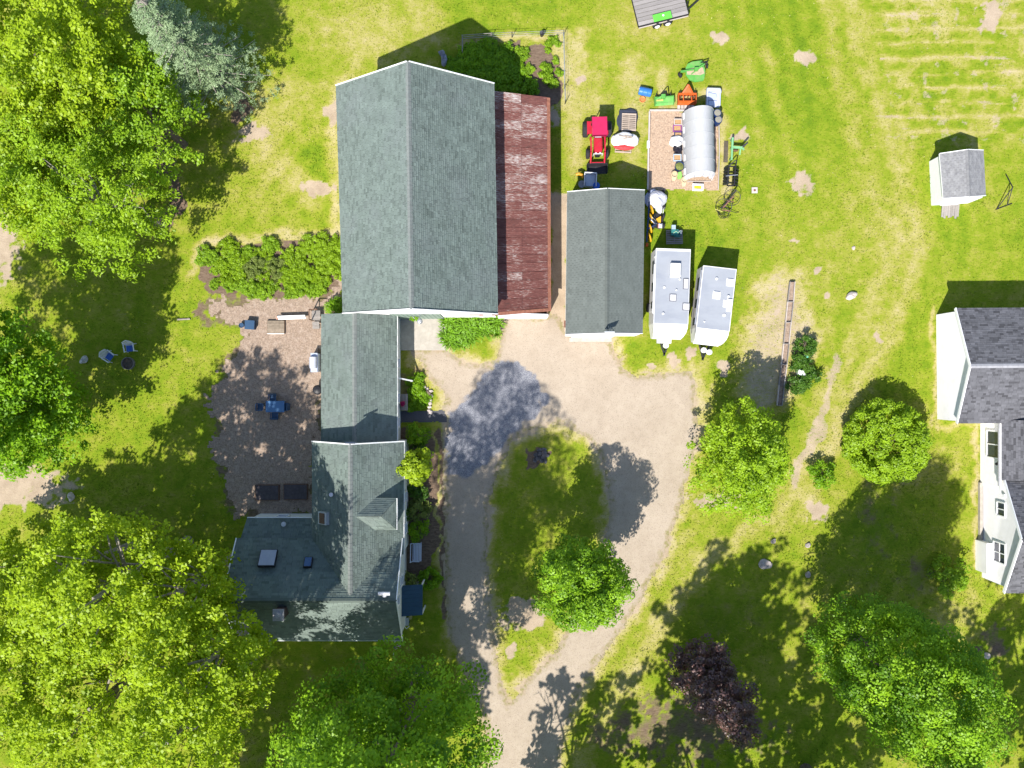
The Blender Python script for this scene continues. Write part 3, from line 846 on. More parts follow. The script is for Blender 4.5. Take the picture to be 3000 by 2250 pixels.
part('yard_lamp', MB().tube((g(-250, 0)[0], yS, 4.4), (g(-250, 0)[0], yS - 0.55, 4.75), 0.03).lathe([(0.2, 0), (0.13, 0.12), (0.04, 0.16)], (g(-250, 0)[0], yS - 0.6, 4.6), 12), STEEL, barn, world=True)
# rusty lean-to on the east side
def lt(u, v):
    """u 0..1 north to south, v 0..1 from the barn wall down to the low edge"""
    a = lerp(g(-56, -800, 4.15), g(-50, -188, 4.15), u); b = lerp(G(1610, 287, 2.6), G(1613, 910, 2.6), u)
    return Vector(lerp(a, b, v))
def rust_material(name, shift):
    m = bpy.data.materials.new(name); t, N, Lk = nt(m); p = N['Principled BSDF']
    p.inputs['Roughness'].default_value = 0.75
    tc = N.new('ShaderNodeTexCoord'); mp = N.new('ShaderNodeMapping'); mp.inputs['Scale'].default_value = (0.9, 9, 1); Lk.new(tc.outputs['Object'], mp.inputs[0])
    n1 = N.new('ShaderNodeTexNoise'); n1.inputs['Scale'].default_value = 3.0; n1.inputs['Detail'].default_value = 8; n1.inputs['Roughness'].default_value = 0.72; Lk.new(mp.outputs[0], n1.inputs['Vector'])
    n2 = N.new('ShaderNodeTexNoise'); n2.inputs['Scale'].default_value = 0.8; n2.inputs['Detail'].default_value = 3; Lk.new(tc.outputs['Object'], n2.inputs['Vector'])
    oi = N.new('ShaderNodeObjectInfo')
    s = N.new('ShaderNodeMath'); s.operation = 'MULTIPLY_ADD'; Lk.new(oi.outputs['Random'], s.inputs[0]); s.inputs[1].default_value = 0.09; s.inputs[2].default_value = -0.045 + shift
    a = N.new('ShaderNodeMath'); a.operation = 'ADD'; Lk.new(n1.outputs['Fac'], a.inputs[0]); Lk.new(s.outputs[0], a.inputs[1])
    b = N.new('ShaderNodeMath'); b.operation = 'MULTIPLY_ADD'; Lk.new(n2.outputs['Fac'], b.inputs[0]); b.inputs[1].default_value = 0.3; Lk.new(a.outputs[0], b.inputs[2])
    c = N.new('ShaderNodeMath'); c.operation = 'SUBTRACT'; Lk.new(b.outputs[0], c.inputs[0]); c.inputs[1].default_value = 0.15
    cr = N.new('ShaderNodeValToRGB'); Lk.new(c.outputs[0], cr.inputs[0]); e = cr.color_ramp.elements
    e[0].position = 0.34; e[0].color = (0.088, 0.036, 0.030, 1); e[1].position = 0.74; e[1].color = (0.46, 0.42, 0.41, 1)
    for pos, col in ((0.47, (0.135, 0.043, 0.036)), (0.57, (0.180, 0.072, 0.058)), (0.63, (0.31, 0.24, 0.22))):
        k = e.new(pos); k.color = (*col, 1)
    Lk.new(cr.outputs[0], p.inputs['Base Color'])
    return m
RUSTS = [rust_material('rusty_corrugated_steel', .070), rust_material('half_rusty_steel', .035), rust_material('deep_rusty_steel', -.02)]
RUST2 = mat('rust_flashing', (0.23, 0.095, 0.060), 0.8, 0.25, 6)
rs = random.Random(12)
us = [0.0]
while us[-1] < 1: us.append(us[-1] + rs.uniform(0.036, 0.046))
us[-1] = 1.0
for i in range(len(us) - 1):
    for (v0, v1, dz) in ((-0.03, 0.50, 0.03), (0.475, 1.0, 0.0)):
        n = 32; V = []; F = []
        u0, u1 = us[i] - 0.0015, us[i + 1] + 0.0015
        tilt = rs.uniform(-.006, .012)
        for k in range(n + 1):
            u = u0 + (u1 - u0) * k / n
            z = 0.020 * math.cos(k / n * 2 * PI * 8) + dz + tilt + (0.010 if i % 2 else 0)
            for v in (v0, (v0 + v1) / 2, v1):
                p = lt(u, v); V.append((p.x, p.y, p.z + z))
        for k in range(n):
            for j in range(2):
                F.append((k * 3 + j, k * 3 + j + 1, k * 3 + j + 4, k * 3 + j + 3))
        part('metal_sheet', MB().add(V, F), rs.choices(RUSTS, (5, 3, 1) if i < 9 else (2, 4, 3) if i < 14 else (0, 2, 6))[0], barn, world=True)
part('edge_flashing', MB().slab([lt(0, 0.955) + Vector((0, 0, .034)), lt(0, 1.01) + Vector((0, 0, .034)), lt(1, 1.01) + Vector((0, 0, .034)), lt(1, 0.955) + Vector((0, 0, .034))], 0.012), RUST2, barn, world=True)
part('eave_flashing', MB().slab([lt(0.988, 0.02) + Vector((0, 0, .05)), lt(0.988, 1.01) + Vector((0, 0, .05)), lt(1.003, 1.01) + Vector((0, 0, .05)), lt(1.003, 0.02) + Vector((0, 0, .05))], 0.012), RUST2, barn, world=True)
A, B = g(102, -191), g(100, -786)
part('lean_to_wall', MB().wall([A, B, up(B, 2.45), up(A, 2.45)], 0.1), BROWNW, barn, world=True)
C = g(-40, -191); D = g(102, -191)
siding([C, D, up(D, 2.5), up(C, 3.9)], WHITE, barn, name='lean_to_wall')
C = g(-45, -786); D = g(100, -786)
part('lean_to_wall', MB().wall([D, C, up(C, 3.9), up(D, 2.45)], 0.1), BROWNW, barn, world=True)
part('name_board', MB().box((g(-100, 0)[0], yS - 0.045, 3.0), (0.95, 0.04, 0.32)).poly([(g(-86, 0)[0] + .16 * math.cos(k * .5), yS - .06, 3.05 + .16 * math.sin(k * .5)) for k in range(14)], .03, 5, False), mat('faded_sign_red', (.30, .15, .14), .8, .2, 5), barn, world=True)

# ------------------------------------------------------------------ the garage
gar = thing('garage', 'grey shingled garage with gable roof between the barn and campers', 'garage', g(263, -340))
aNW, aNE, aSE, aSW = G(1662, 562, 2.75), G(1888, 557, 2.75), G(1882, 977, 2.75), G(1657, 980, 2.75)
aRN, aRS = G(1780, 552, 4.2), G(1778, 976, 4.2)
slope(gar, aSW, aNW, aRN, aRS, SHG2, DECK, row=0.145, tab=0.33, jit=0.06, seed=5, dark=.03, up=(0.012, 0.018), gap=0.014)
slope(gar, aNE, aSE, aRS, aRN, SHG2, DECK, row=0.145, tab=0.33, jit=0.06, seed=6, dark=.03, up=(0.014, 0.022), gap=0.014)
caps(gar, aRN, aRS, SHG2, 36, 0.30, 0.5)
w = [inset(aNW, 6, 6, 0), inset(aNE, -6, 6, 0), (inset(aSE, -6, 0, 0)[0], g(0, -140.5)[1], 0), (inset(aSW, 6, 0, 0)[0], g(0, -140.5)[1], 0)]
rN, rS = inset(aRN, 0, 6, 4.1), (aRS[0], g(0, -140.5)[1], 4.1)
siding([w[3], w[2], up(w[2], 2.7), rS, up(w[3], 2.7)], WHITE, gar)
siding([w[1], w[0], up(w[0], 2.7), rN, up(w[1], 2.7)], WHITE, gar)
siding([w[0], w[3], up(w[3], 2.7), up(w[0], 2.7)], WHITE, gar)
siding([w[2], w[1], up(w[1], 2.7), up(w[2], 2.7)], WHITE, gar)
for a, b in ((aSW, aRS), (aSE, aRS), (aNW, aRN), (aNE, aRN)):
    part('rake_board', MB().bar(lerp(a, b, 0.005), lerp(a, b, 0.995), 0.04, 0.16), TRIM, gar, world=True)
gd = part('garage_door', MB().box((g(232, 0)[0], g(0, -139.5)[1] - .06, 1.1), (3.0, 0.06, 2.2)), TRIM, gar, world=True)
pm = MB()
for i in range(4):
    for j in range(4):
        pm.box((g(232, 0)[0] - 1.1 + j * .73 - gar.location.x, g(0, -139.5)[1] - .1 - gar.location.y, .3 + i * .54), (.6, .02, .4))
part('panel', pm, WHITE, gd)
part('apron', MB().box((g(230, 0)[0], g(0, -134)[1] - .12, 0.04), (3.1, 0.3, 0.08)), FOUND, gar, world=True)
# backboard on the gable
hb = thing('basketball_hoop', 'white basketball backboard mounted on the garage gable', 'basketball hoop', G(1783, 968, 4.3))
cx, cy, cz = hb.location
part('backboard', MB().box((0, -0.12, 0.45), (0.66, 0.04, 0.55), rx=R(8)), TRIM, hb)
part('bracket', MB().bar((-.15, -.1, .3), (-.15, .25, -.2), .04, .04).bar((.15, -.1, .3), (.15, .25, -.2), .04, .04).bar((0, -.1, .5), (0, .3, -.05), .04, .04), STEEL, hb)
mb = MB(); pts = [(0.2 * math.cos(2 * PI * i / 14), -0.36 + 0.2 * math.sin(2 * PI * i / 14), 0.2) for i in range(15)]
part('rim', mb.poly(pts, 0.018, 5, False), mat('white_rim', (.6, .6, .6)), hb)

# ------------------------------------------------------------------ the farmhouse
house = thing('farmhouse', 'farmhouse with intersecting grey green shingle gables and a long rear ell', 'house', g(-440, 300))
# connecting ell to the barn
kW0, kW1 = g(-534.6, -196, 2.62), g(-534.6, 161, 2.62); kE0, kE1 = g(-322.8, -192, 2.62), g(-322.8, 161, 2.62); kR0, kR1 = g(-428.7, -194, 4.46), g(-428.7, 161, 4.46)
slope(house, kW1, kW0, kR0, kR1, SHG, DECK, row=0.17, tab=0.34, jit=0.6, seed=7, up=(0.008, 0.026))
slope(house, kE0, kE1, kR1, kR0, SHG, DECK, row=0.17, tab=0.34, jit=0.6, seed=8, up=(0.008, 0.032))
caps(house, kR0, kR1, CAPM, 30, 0.32, 0.7, 2)
for x in (-530, -327):
    a, b = g(x, -190), g(x, 162)
    q = [a, b, up(b, 2.6), up(a, 2.6)] if x < -400 else [b, a, up(a, 2.6), up(b, 2.6)]
    siding(q, GREYW, house)
siding([g(-440, -191), g(-530, -191), g(-530, -191, 2.6), g(-440, -191, 4.2)], GREYW, house)
# north wing
nW0, nW1 = g(-551, 158, 3.6), g(-551, 470, 3.6); nE0, nE1 = g(-298.6, 158, 3.6), g(-300, 470, 3.6); nR0, nR1 = g(-425, 158, 6.42), g(-425.5, 572, 6.42)
slope(house, nW1, nW0, nR0, g(-425.5, 470, 6.42), SHG, DECK, row=0.17, tab=0.34, jit=0.6, seed=9, up=(0.008, 0.028))
slope(house, nE0, nE1, g(-425.5, 470, 6.42), nR0, SHG, DECK, row=0.17, tab=0.34, jit=0.6, seed=10, up=(0.008, 0.034))
# the wing's roof running on into the main roof as far as the valleys
def val(p):
    # height of the main roof's north slope at plan y; keep only what stands above it
    y = -p[:, 1] / M_PX
    zs = 3.6 + (y - 426) / (566.5 - 426) * 3.05
    return p[:, 2] > zs - 0.02
shingles('shingle', g(-551, 470, 3.6), g(-551, 572, 3.6), nR1, g(-425.5, 470, 6.42), SHG, house, row=0.17, tab=0.2, jit=0.6, seed=11, clip=val)
shingles('shingle', g(-300, 470, 3.6), g(-302, 572, 3.6), nR1, g(-425.5, 470, 6.42), SHG, house, row=0.17, tab=0.2, jit=0.6, seed=12, clip=val)
part('roof', MB().slab([g(-530, 470, 4.02), g(-425.5, 470, 6.36), g(-425.5, 560, 6.36)], 0.1).slab([g(-320, 470, 4.0), g(-425.5, 470, 6.36), g(-425.5, 560, 6.36)], 0.1), DECK, house, world=True)
caps(house, nR0, g(-425.5, 562, 6.42), CAPM, 34, 0.32, 0.8, 3)
siding([g(-303, 163), g(-546, 163), g(-546, 163, 3.6), g(-425, 163, 6.3), g(-303, 163, 3.6)], GREYW, house)
siding([g(-546, 163), g(-546, 440), g(-546, 440, 3.6), g(-546, 163, 3.6)], GREYW, house)
siding([g(-304, 470), g(-304, 163), g(-304, 163, 3.6), g(-304, 470, 3.6)], GREYW, house)
# rakes and eaves in white
for a, b in ((nW0, nR0), (nE0, nR0)):
    part('rake_board', MB().bar(lerp(a, b, .005), lerp(a, b, .995), 0.07, 0.2), TRIM, house, world=True)
part('fascia', MB().bar((nE0[0] + .03, nE0[1], 3.54), (nE1[0] + .03, nE1[1], 3.54), 0.05, 0.14), TRIM, house, world=True)
part('fascia', MB().bar((kE0[0] + .03, kE0[1], 2.56), (kE1[0] + .03, kE1[1], 2.56), 0.05, 0.14), TRIM, house, world=True)
# main (south) wing
sNW, sNE, sSW, sSE = g(-760, 426, 3.6), g(-302, 426, 3.6), g(-760, 707, 3.6), g(-302, 707, 3.6); sRW, sRE = g(-760, 566.5, 6.65), g(-302, 566.5, 6.65)
slope(house, sSW, sSE, sRE, sRW, SHG, DECK, row=0.17, tab=0.34, jit=0.6, seed=13, up=(0.008, 0.022))
slope(house, sNE, sNW, sRW, sRE, SHG, DECK, row=0.17, tab=0.34, jit=0.6, seed=14, up=(0.008, 0.036))
caps(house, sRW, sRE, SHG, 40, 0.32, 0.7, 4)
siding([g(-310, 700), g(-310, 433), g(-310, 433, 3.6), g(-310, 566.5, 6.5), g(-310, 700, 3.6)], GREYW, house)
siding([g(-752, 433), g(-752, 700), g(-752, 700, 3.6), g(-752, 566.5, 6.5), g(-752, 433, 3.6)], GREYW, house)
siding([g(-752, 700), g(-310, 700), g(-310, 700, 3.6), g(-752, 700, 3.6)], GREYW, house)
siding([g(-546, 433), g(-752, 433), g(-752, 433, 3.6), g(-546, 433, 3.6)], GREYW, house)
for a, b in ((sNE, sRE), (sSE, sRE), (sNW, sRW), (sSW, sRW)):
    part('rake_board', MB().bar(lerp(a, b, .005), lerp(a, b, .995), 0.06, 0.2), TRIM, house, world=True)
part('fascia', MB().bar((sSW[0], sSW[1] - .03, 3.54), (sSE[0], sSE[1] - .03, 3.54), 0.05, 0.14), TRIM, house, world=True)
window(house, g(-309, 585, 4.9), (0, 1, 0), 0.8, 1.1, (1, 0, 0), cross=True, mull=False)
window(house, g(-309, 548, 3.0), (0, 1, 0), 0.8, 1.3, (1, 0, 0), cross=True, mull=False)
window(house, g(-309, 640, 2.0), (0, 1, 0), 0.8, 1.3, (1, 0, 0), cross=True, mull=False)
for y in (220, 320, 410):
    window(house, g(-303, y, 2.0), (0, 1, 0), 0.85, 1.3, (1, 0, 0), cross=True, mull=False)
for y in (-60, 40, 110):
    window(house, g(-326, y, 1.5), (0, 1, 0), 0.8, 1.0, (1, 0, 0), cross=True, mull=False)
window(house, g(-425, 162, 5.3), (1, 0, 0), 0.7, 0.7, (0, 1, 0), cross=True, mull=False)
# hipped dormer on the east slope
z0, zr = 5.15, 6.15
dNE, dSE = g(-309, 307, z0), g(-309, 391, z0); dNW, dSW = g(-372, 307, z0), g(-372, 391, z0); dR0, dR1 = g(-416, 349, zr), g(-345, 349, zr)
dm = part('dormer', MB().wall([g(-316, 386, 3.9), g(-316, 312, 3.9), g(-316, 312, z0), g(-316, 386, z0)], 0.1).wall([g(-372, 386, z0 - .1), g(-316, 386, 3.9), g(-316, 386, z0), g(-372, 386, z0)], 0.1).wall([g(-316, 312, 3.9), g(-372, 312, z0 - .1), g(-372, 312, z0), g(-316, 312, z0)], 0.1), GREYW, house, world=True)
def sub(name, mb, m, parent, root, **kw):
    o = part(name, mb, m, parent, **kw)
    o.data.transform(Matrix.Translation(-Vector(ORG[root.name])))
    return o
sub('dormer_roof', MB().slab([dNE, dNW, dR0, dR1], 0.08).slab([dSW, dSE, dR1, dR0], 0.08).slab([dSE, dNE, dR1], 0.08), DECK, dm, house)
def wedge(a, b, c, d, nm, **kw):
    o = shingles(nm, a, b, c, d, SHG, house, **kw); o.parent = dm; return o
wedge(dNE, dNW, dR0, dR1, 'shingle', row=0.2, tab=0.3, jit=.5, seed=20)
wedge(dSW, dSE, dR1, dR0, 'shingle', row=0.2, tab=0.3, jit=.5, seed=21)
wedge(dSE, dNE, lerp(dR1, dNE, .02), lerp(dR1, dSE, .02), 'shingle', row=0.2, tab=0.3, jit=.5, seed=22)
sub('dormer_fascia', MB().bar(dNE, dSE, .05, .12), TRIM, dm, house)
window(house, g(-315, 349, 4.55), (0, 1, 0), 0.9, 0.8, (1, 0, 0), cross=True, mull=False)
# bump-out on the north-west corner
tN0, tN1, tS0, tS1 = g(-742, 374, 2.66), g(-551, 374, 2.66), g(-752, 432, 3.45), g(-546, 432, 3.45)
slope(house, tN1, tN0, tS0, tS1, SHG, DECK, row=0.17, tab=0.34, jit=.6, seed=24)
siding([g(-551, 380), g(-737, 380), g(-737, 380, 2.62), g(-551, 380, 2.62)], GREYW, house)
siding([g(-737, 380), g(-737, 433), g(-737, 433, 3.3), g(-737, 380, 2.6)], GREYW, house)
window(house, g(-655, 379, 1.6), (1, 0, 0), 0.9, 1.1, (0, 1, 0), cross=True, mull=False)
part('fascia', MB().bar(tN0, tN1, .05, .14), TRIM, house, world=True)
# chimney, vents, skylights, hatch
px_ = G(823, 1795, 6.6)
ch = part('chimney', MB().box((px_[0], px_[1], 6.2), (0.58, 0.62, 1.9)), mat('dark_brick', (0.095, 0.06, 0.052), .9, .35, 9, .4, 40), house, world=True)
sub('chimney_cap', MB().box((px_[0], px_[1], 7.19), (0.72, 0.76, 0.09)).lathe([(.16, 0), (.15, .3)], (px_[0], px_[1], 7.2), 10), mat('chimney_stone', (.36, .33, .34), .9, .2, 8), ch, house)
vp = G(1127, 1742, 6.9)
part('vent_pipe', MB().tube((vp[0] + .02, vp[1] - .25, 6.1), (vp[0], vp[1], 7.1), 0.13, 0.13, 10).tube((vp[0] - .38, vp[1] + .12, 7.12), (vp[0] + .38, vp[1] + .12, 7.12), 0.12, 0.12, 10), mat('white_pipe', (.5, .5, .54), .4), house, world=True)
def skylight(px, py, w, d, h, glass, seed):
    c = Vector(G(px, py, h)); n = Vector((0, 0.65, 0.76)); u = Vector((1, 0, 0)); v = n.cross(u)
    def plate(du, dv, a, b, mb):
        p = [c + u * x * du / 2 + v * y * dv / 2 for x, y in ((-1, -1), (1, -1), (1, 1), (-1, 1))]
        mb.add([q + n * a for q in p] + [q + n * b for q in p], [(0, 1, 2, 3), (4, 5, 6, 7), (0, 1, 5, 4), (1, 2, 6, 5), (2, 3, 7, 6), (3, 0, 4, 7)])
        return mb
    f = part('skylight', plate(w, d, -.1, .12, MB()), BLACKM, house, world=True)
    sub('pane', plate(w - .1, d - .1, .121, .14, MB()), glass, f, house)
skylight(785, 1636, 1.15, 1.25, 5.05, mat('skylight_blind', (.30, .32, .40), .25, .08, 2), 0)
skylight(903, 1648, 0.55, 0.75, 5.0, mat('blue_skylight', (.05, .10, .21), .15, .1, 2), 1)
skp = Vector(G(950, 1517, 4.6))
sk = part('roof_hatch', MB().box((skp.x, skp.y, 4.72), (0.9, 0.85, 0.30), ry=R(-42)), mat('hatch_frame', (.40, .41, .42), .6), house, world=True)
sub('pane', MB().box((skp.x - .11, skp.y, 4.86), (0.55, 0.7, 0.05), ry=R(-42)), BROWNW, sk, house)
part('roof_vent', MB().lathe([(.09, 0), (.09, .35), (.15, .36), (.14, .45)], G(974, 1447, 5.0), 10), STEEL, house, world=True)
part('roof_vent', MB().lathe([(.08, 0), (.08, .3), (.17, .31), (.17, .4)], G(835, 1533, 3.0), 10), mat('white_pipe', (.5, .5, .54), .4), house, world=True)
part('solar_panel', MB().box((*G(1026, 1297, 6.4)[:2], 6.46), (0.66, 0.12, 0.06)), GLASS, house, world=True)
# blue door canopy
cn = part('door_canopy', MB().slab([g(-312, 565, 2.75), g(-312, 651, 2.75), g(-252, 651, 2.35), g(-252, 565, 2.35)], 0.05), mat('blue_canopy', (0.028, 0.072, 0.120), .5, .15, 1.5), house, world=True)
mb = MB()
for i in range(8):
    y = 568 + i * 11.4
    mb.bar(g(-312, y, 2.77), g(-252.5, y, 2.37), .025, .03)
sub('seam', mb, mat('blue_canopy', (0, 0, 0)), cn, house, kind='stuff')
for y in (567, 649):
    part('canopy_post', MB().box((*g(-254, y)[:2], 1.17), (.09, .09, 2.34)), TRIM, house, world=True)
part('door_step', MB().box((*g(-290, 608)[:2], .12), (.9, 1.5, .24)), FOUND, house, world=True)
# bench of hayrack, little porch rail on the ell
part('porch_rail', MB().bar(g(-322, -17, 2.3), g(-288, -9, 1.0), .10, .10).bar(g(-290, -9, 0.0), g(-290, -9, 1.05), .1, .1), TRIM, house, world=True)

# ------------------------------------------------------------------ neighbour's white house on the right
nb = thing('neighbor_house', 'white clapboard house with charcoal shingle roof at the right edge', 'house', g(1450, 150))
# north block: ridge east-west, gable end faces west
qN, qS, qR = g(1233, -210.5, 3.2), g(1237, 109, 3.2), g(1233, -48.6, 5.1)
qN2, qS2, qR2 = g(1800, -214, 3.2), g(1800, 106, 3.2), g(1800, -52, 5.1)
slope(nb, qN2, qN, qR, qR2, SHD, DECK, row=0.145, tab=0.3, jit=.5, seed=30)
slope(nb, qS, qS2, qR2, qR, SHD, DECK, row=0.145, tab=0.3, jit=.5, seed=31)
caps(nb, qR, qR2, mat('light_cap', (.26, .26, .28), .9, .1, 3), 40, .3, .4, 6)
siding([g(1243, -203), g(1246, 103), g(1246, 103, 3.15), g(1244, -49, 4.98), g(1243, -203, 3.15)], WHITE, nb)
siding([g(1246, 103), g(1800, 100), g(1800, 100, 3.1), g(1246, 103, 3.1)], WHITE, nb)
siding([g(1800, -207), g(1243, -203), g(1243, -203, 3.1), g(1800, -207, 3.1)], WHITE, nb)
for a, b in ((qN, qR), (qS, qR)):
    part('rake_board', MB().bar((a[0] - .02, a[1], a[2] - .04), (b[0] - .02, b[1], b[2] - .04), .05, .24), TRIM, nb, world=True)
# middle block: roof rises eastward
mN, mS = g(1362, 100, 3.1), g(1362, 268, 3.1); mN2, mS2 = g(1560, 100, 5.2), g(1560, 268, 5.2)
slope(nb, mN, mS, mS2, mN2, SHD, DECK, row=0.145, tab=0.3, jit=.5, seed=32)
siding([g(1372, 103), g(1372, 290), g(1372, 290, 3.05), g(1372, 103, 3.05)], WHITE, nb)
part('fascia', MB().bar(g(1361, 100, 3.0), g(1361, 295, 3.0), .06, .2), TRIM, nb, world=True)
part('gutter', MB().bar(g(1358, 104, 2.98), g(1358, 284, 2.98), .1, .1), mat('gutter_grey', (.3, .3, .31), .4), nb, world=True)
# south block: gable faces west
oN, oR, oS = g(1371, 262, 3.05), g(1364, 416, 5.4), g(1371, 582, 3.05)
oN2, oR2, oS2 = g(1800, 262, 3.05), g(1800, 416, 5.4), g(1800, 582, 3.05)
slope(nb, oN2, oN, oR, oR2, SHD, DECK, row=0.145, tab=0.3, jit=.5, seed=33)
slope(nb, oS, oS2, oR2, oR, SHD, DECK, row=0.145, tab=0.3, jit=.5, seed=34)
caps(nb, oR, oR2, SHD, 40, .3, .4, 6)
siding([g(1377, 268), g(1377, 566), g(1377, 566, 3.0), g(1374, 416, 5.3), g(1377, 268, 3.0)], WHITE, nb)
siding([g(1377, 566), g(1800, 566), g(1800, 566, 3.0), g(1377, 566, 3.0)], WHITE, nb)
for a, b in ((oN, oR), (oS, oR)):
    part('rake_board', MB().bar((a[0] - .02, a[1], a[2] - .04), (b[0] - .02, b[1], b[2] - .04), .05, .24), TRIM, nb, world=True)
part('fascia', MB().bar(g(1370, 580, 2.98), g(1800, 580, 2.98), .05, .16), TRIM, nb, world=True)
part('foundation', MB().box((*g(1369, 400)[:2], .14), (.2, 5.6, .28)), FOUND, nb, world=True)
part('wall', MB().box((*g(1366, 500)[:2], .75), (.42, 2.2, 1.5)), WHITE, nb, world=True)
window(nb, g(1371, 172, 1.85), (0, 1, 0), 2.0, 1.9, (-1, 0, 0), mull=True)
window(nb, g(1376, 352, 2.5), (0, 1, 0), 1.05, 1.05, (-1, 0, 0), mull=True)
window(nb, g(1376, 476, 2.3), (0, 1, 0), 1.5, 1.5, (-1, 0, 0), mull=True, cross=True)
part('wall_lamp', MB().bar(g(1372, 218, 2.3), g(1365, 224, 2.4), .06, .06).lathe([(.05, 0), (.1, .08), (.1, .2)], g(1364, 225, 2.3), 8), BLACKM, nb, world=True)
part('wall_vent', MB().box((*g(1374, 312)[:2], 2.9), (.1, .2, .2)), TRIM, nb, world=True)

# ------------------------------------------------------------------ garden shed
shed = thing('garden_shed', 'small white garden shed with weathered grey shingle roof', 'shed', g(1274, -590))
hNW, hSW, hNE, hSE = G(2753, 450, 2.0), G(2764, 582, 2.0), G(2880, 440, 2.0), G(2887, 573, 2.0); hRN, hRS = G(2835, 438, 2.9), G(2840, 577, 2.9)
slope(shed, hSW, hNW, hRN, hRS, SHL, DECK, row=0.14, tab=0.3, jit=.05, seed=40, thick=.07)
slope(shed, hNE, hSE, hRS, hRN, SHL, DECK, row=0.14, tab=0.3, jit=.05, seed=41, thick=.07)
caps(shed, hRN, hRS, SHL, 12, .28, .6, 7)
s0, s1 = g(1222, -652), g(1228, -523); s2, s3 = g(1335, -529), g(1328, -659)
rS = (lerp(s1, s2, .5)[0], lerp(s1, s2, .5)[1], 2.8); rN = (lerp(s0, s3, .5)[0], lerp(s0, s3, .5)[1], 2.8)
SHW = mat('shed_white', (0.78, 0.78, 0.79), .6, .04, 2)
for q in ([s0, s1, up(s1, 1.95), up(s0, 1.95)], [s1, s2, up(s2, 1.95), rS, up(s1, 1.95)], [s2, s3, up(s3, 1.95), up(s2, 1.95)], [s3, s0, up(s0, 1.95), rN, up(s3, 1.95)]):
    part('wall', MB().wall(q, .06), SHW, shed, world=True)
for a, b in ((hSW, hRS), (hSE, hRS), (hNW, hRN), (hNE, hRN)):
    part('rake_board', MB().bar(a, b, .04, .12), TRIM, shed, world=True)
part('fascia', MB().bar((hNW[0], hNW[1], 1.95), (hSW[0], hSW[1], 1.95), .04, .1), TRIM, shed, world=True)
dc = lerp(s1, s2, .45)
part('door', MB().box((dc[0], dc[1] - .06, .95), (1.2, .05, 1.75), rz=R(3)), TRIM, shed, world=True)
ramp = thing('shed_ramp', 'weathered wooden plank ramp in front of the white shed', 'ramp', G(2782, 617))
for i in range(8):
    x = -0.56 + i * 0.16
    L = 0.98 + 0.10 * math.sin(i * 2.3)
    b = part('plank', MB().slab([(x - .074, .5, .20), (x - .074, .5 - L, .04), (x + .074, .5 - L + .03 * math.sin(i * 5), .04), (x + .074, .5, .20)], .035), GREYWOOD, ramp)
# ------------------------------------------------------------------ trees and shrubs
LF = {
    'lime': leaf_mat('lime_leaf', (0.215, 0.325, 0.008), (0.385, 0.515, 0.024), .45),
    'spring': leaf_mat('spring_leaf', (0.170, 0.290, 0.008), (0.325, 0.490, 0.022), .44),
    'bright': leaf_mat('bright_leaf', (0.125, 0.245, 0.009), (0.300, 0.475, 0.024), .43),
    'maple': leaf_mat('maple_leaf', (0.055, 0.150, 0.006), (0.290, 0.490, 0.020), .34),
    'mid': leaf_mat('mid_leaf', (0.100, 0.230, 0.006), (0.250, 0.440, 0.014), .42),
    'dark': leaf_mat('dark_leaf', (0.030, 0.095, 0.010), (0.100, 0.200, 0.020), .28),
    'olive': leaf_mat('olive_leaf', (0.110, 0.160, 0.024), (0.215, 0.270, 0.066), .30),
    'spruce': leaf_mat('spruce_needle', (0.110, 0.180, 0.080), (0.350, 0.450, 0.255), .18),
    'purple': leaf_mat('purple_leaf', (0.032, 0.012, 0.014), (0.175, 0.088, 0.076), .22, .06),
    'pink': leaf_mat('pink_petal', (0.30, 0.01, 0.08), (0.45, 0.02, 0.13), .2),
}
BARK = mat('bark', (0.13, 0.105, 0.085), .95, .3, 5, .6, 20, stretch=(4, 4, .7))
GBARK = mat('grey_bark', (0.25, 0.22, 0.195), .95, .25, 5, .5, 20)

def leaf_quads(cent, rad, per, size, seed, upb=0.9, outb=0.7, rnd=0.55, squash=0.75, asp=0.72, shell=0.55, tone=None, down=0.35, trange=0.62):
    """per leaves round every clump centre; clump tops close, undersides open"""
    rs = np.random.RandomState(seed)
    cent = np.asarray(cent, float); n = len(cent); rad = np.broadcast_to(np.asarray(rad, float), (n,))
    N = n * per
    d = rs.normal(size=(N, 3)); d /= np.linalg.norm(d, axis=1, keepdims=True)
    flip = (d[:, 2] < 0) & (rs.rand(N) > down); d[flip, 2] *= -1
    r = shell + (1 - shell) * rs.rand(N); r *= rs.rand(N) ** 0.12
    ci = np.repeat(np.arange(n), per)
    off = d * (r * rad[ci])[:, None]; off[:, 2] *= squash
    p = cent[ci] + off
    nm = d * outb + np.array([-.20, -.40, .90]) * upb + rs.normal(size=(N, 3)) * rnd
    nm /= np.linalg.norm(nm, axis=1, keepdims=True)
    t = rs.normal(size=(N, 3)); t -= (t * nm).sum(1, keepdims=True) * nm; t /= np.linalg.norm(t, axis=1, keepdims=True)
    b = np.cross(nm, t)
    s = (size * rs.uniform(0.65, 1.35, N))[:, None] * 0.5
    V = np.stack([p - t * s, p + b * s * asp - t * s * .15, p + t * s, p - b * s * asp - t * s * .15], 1)
    ct = rs.uniform(0, 1, n) if tone is None else tone
    var = np.clip(trange * ct[ci] + (1 - trange) * rs.rand(N), 0, 1)
    return V, var

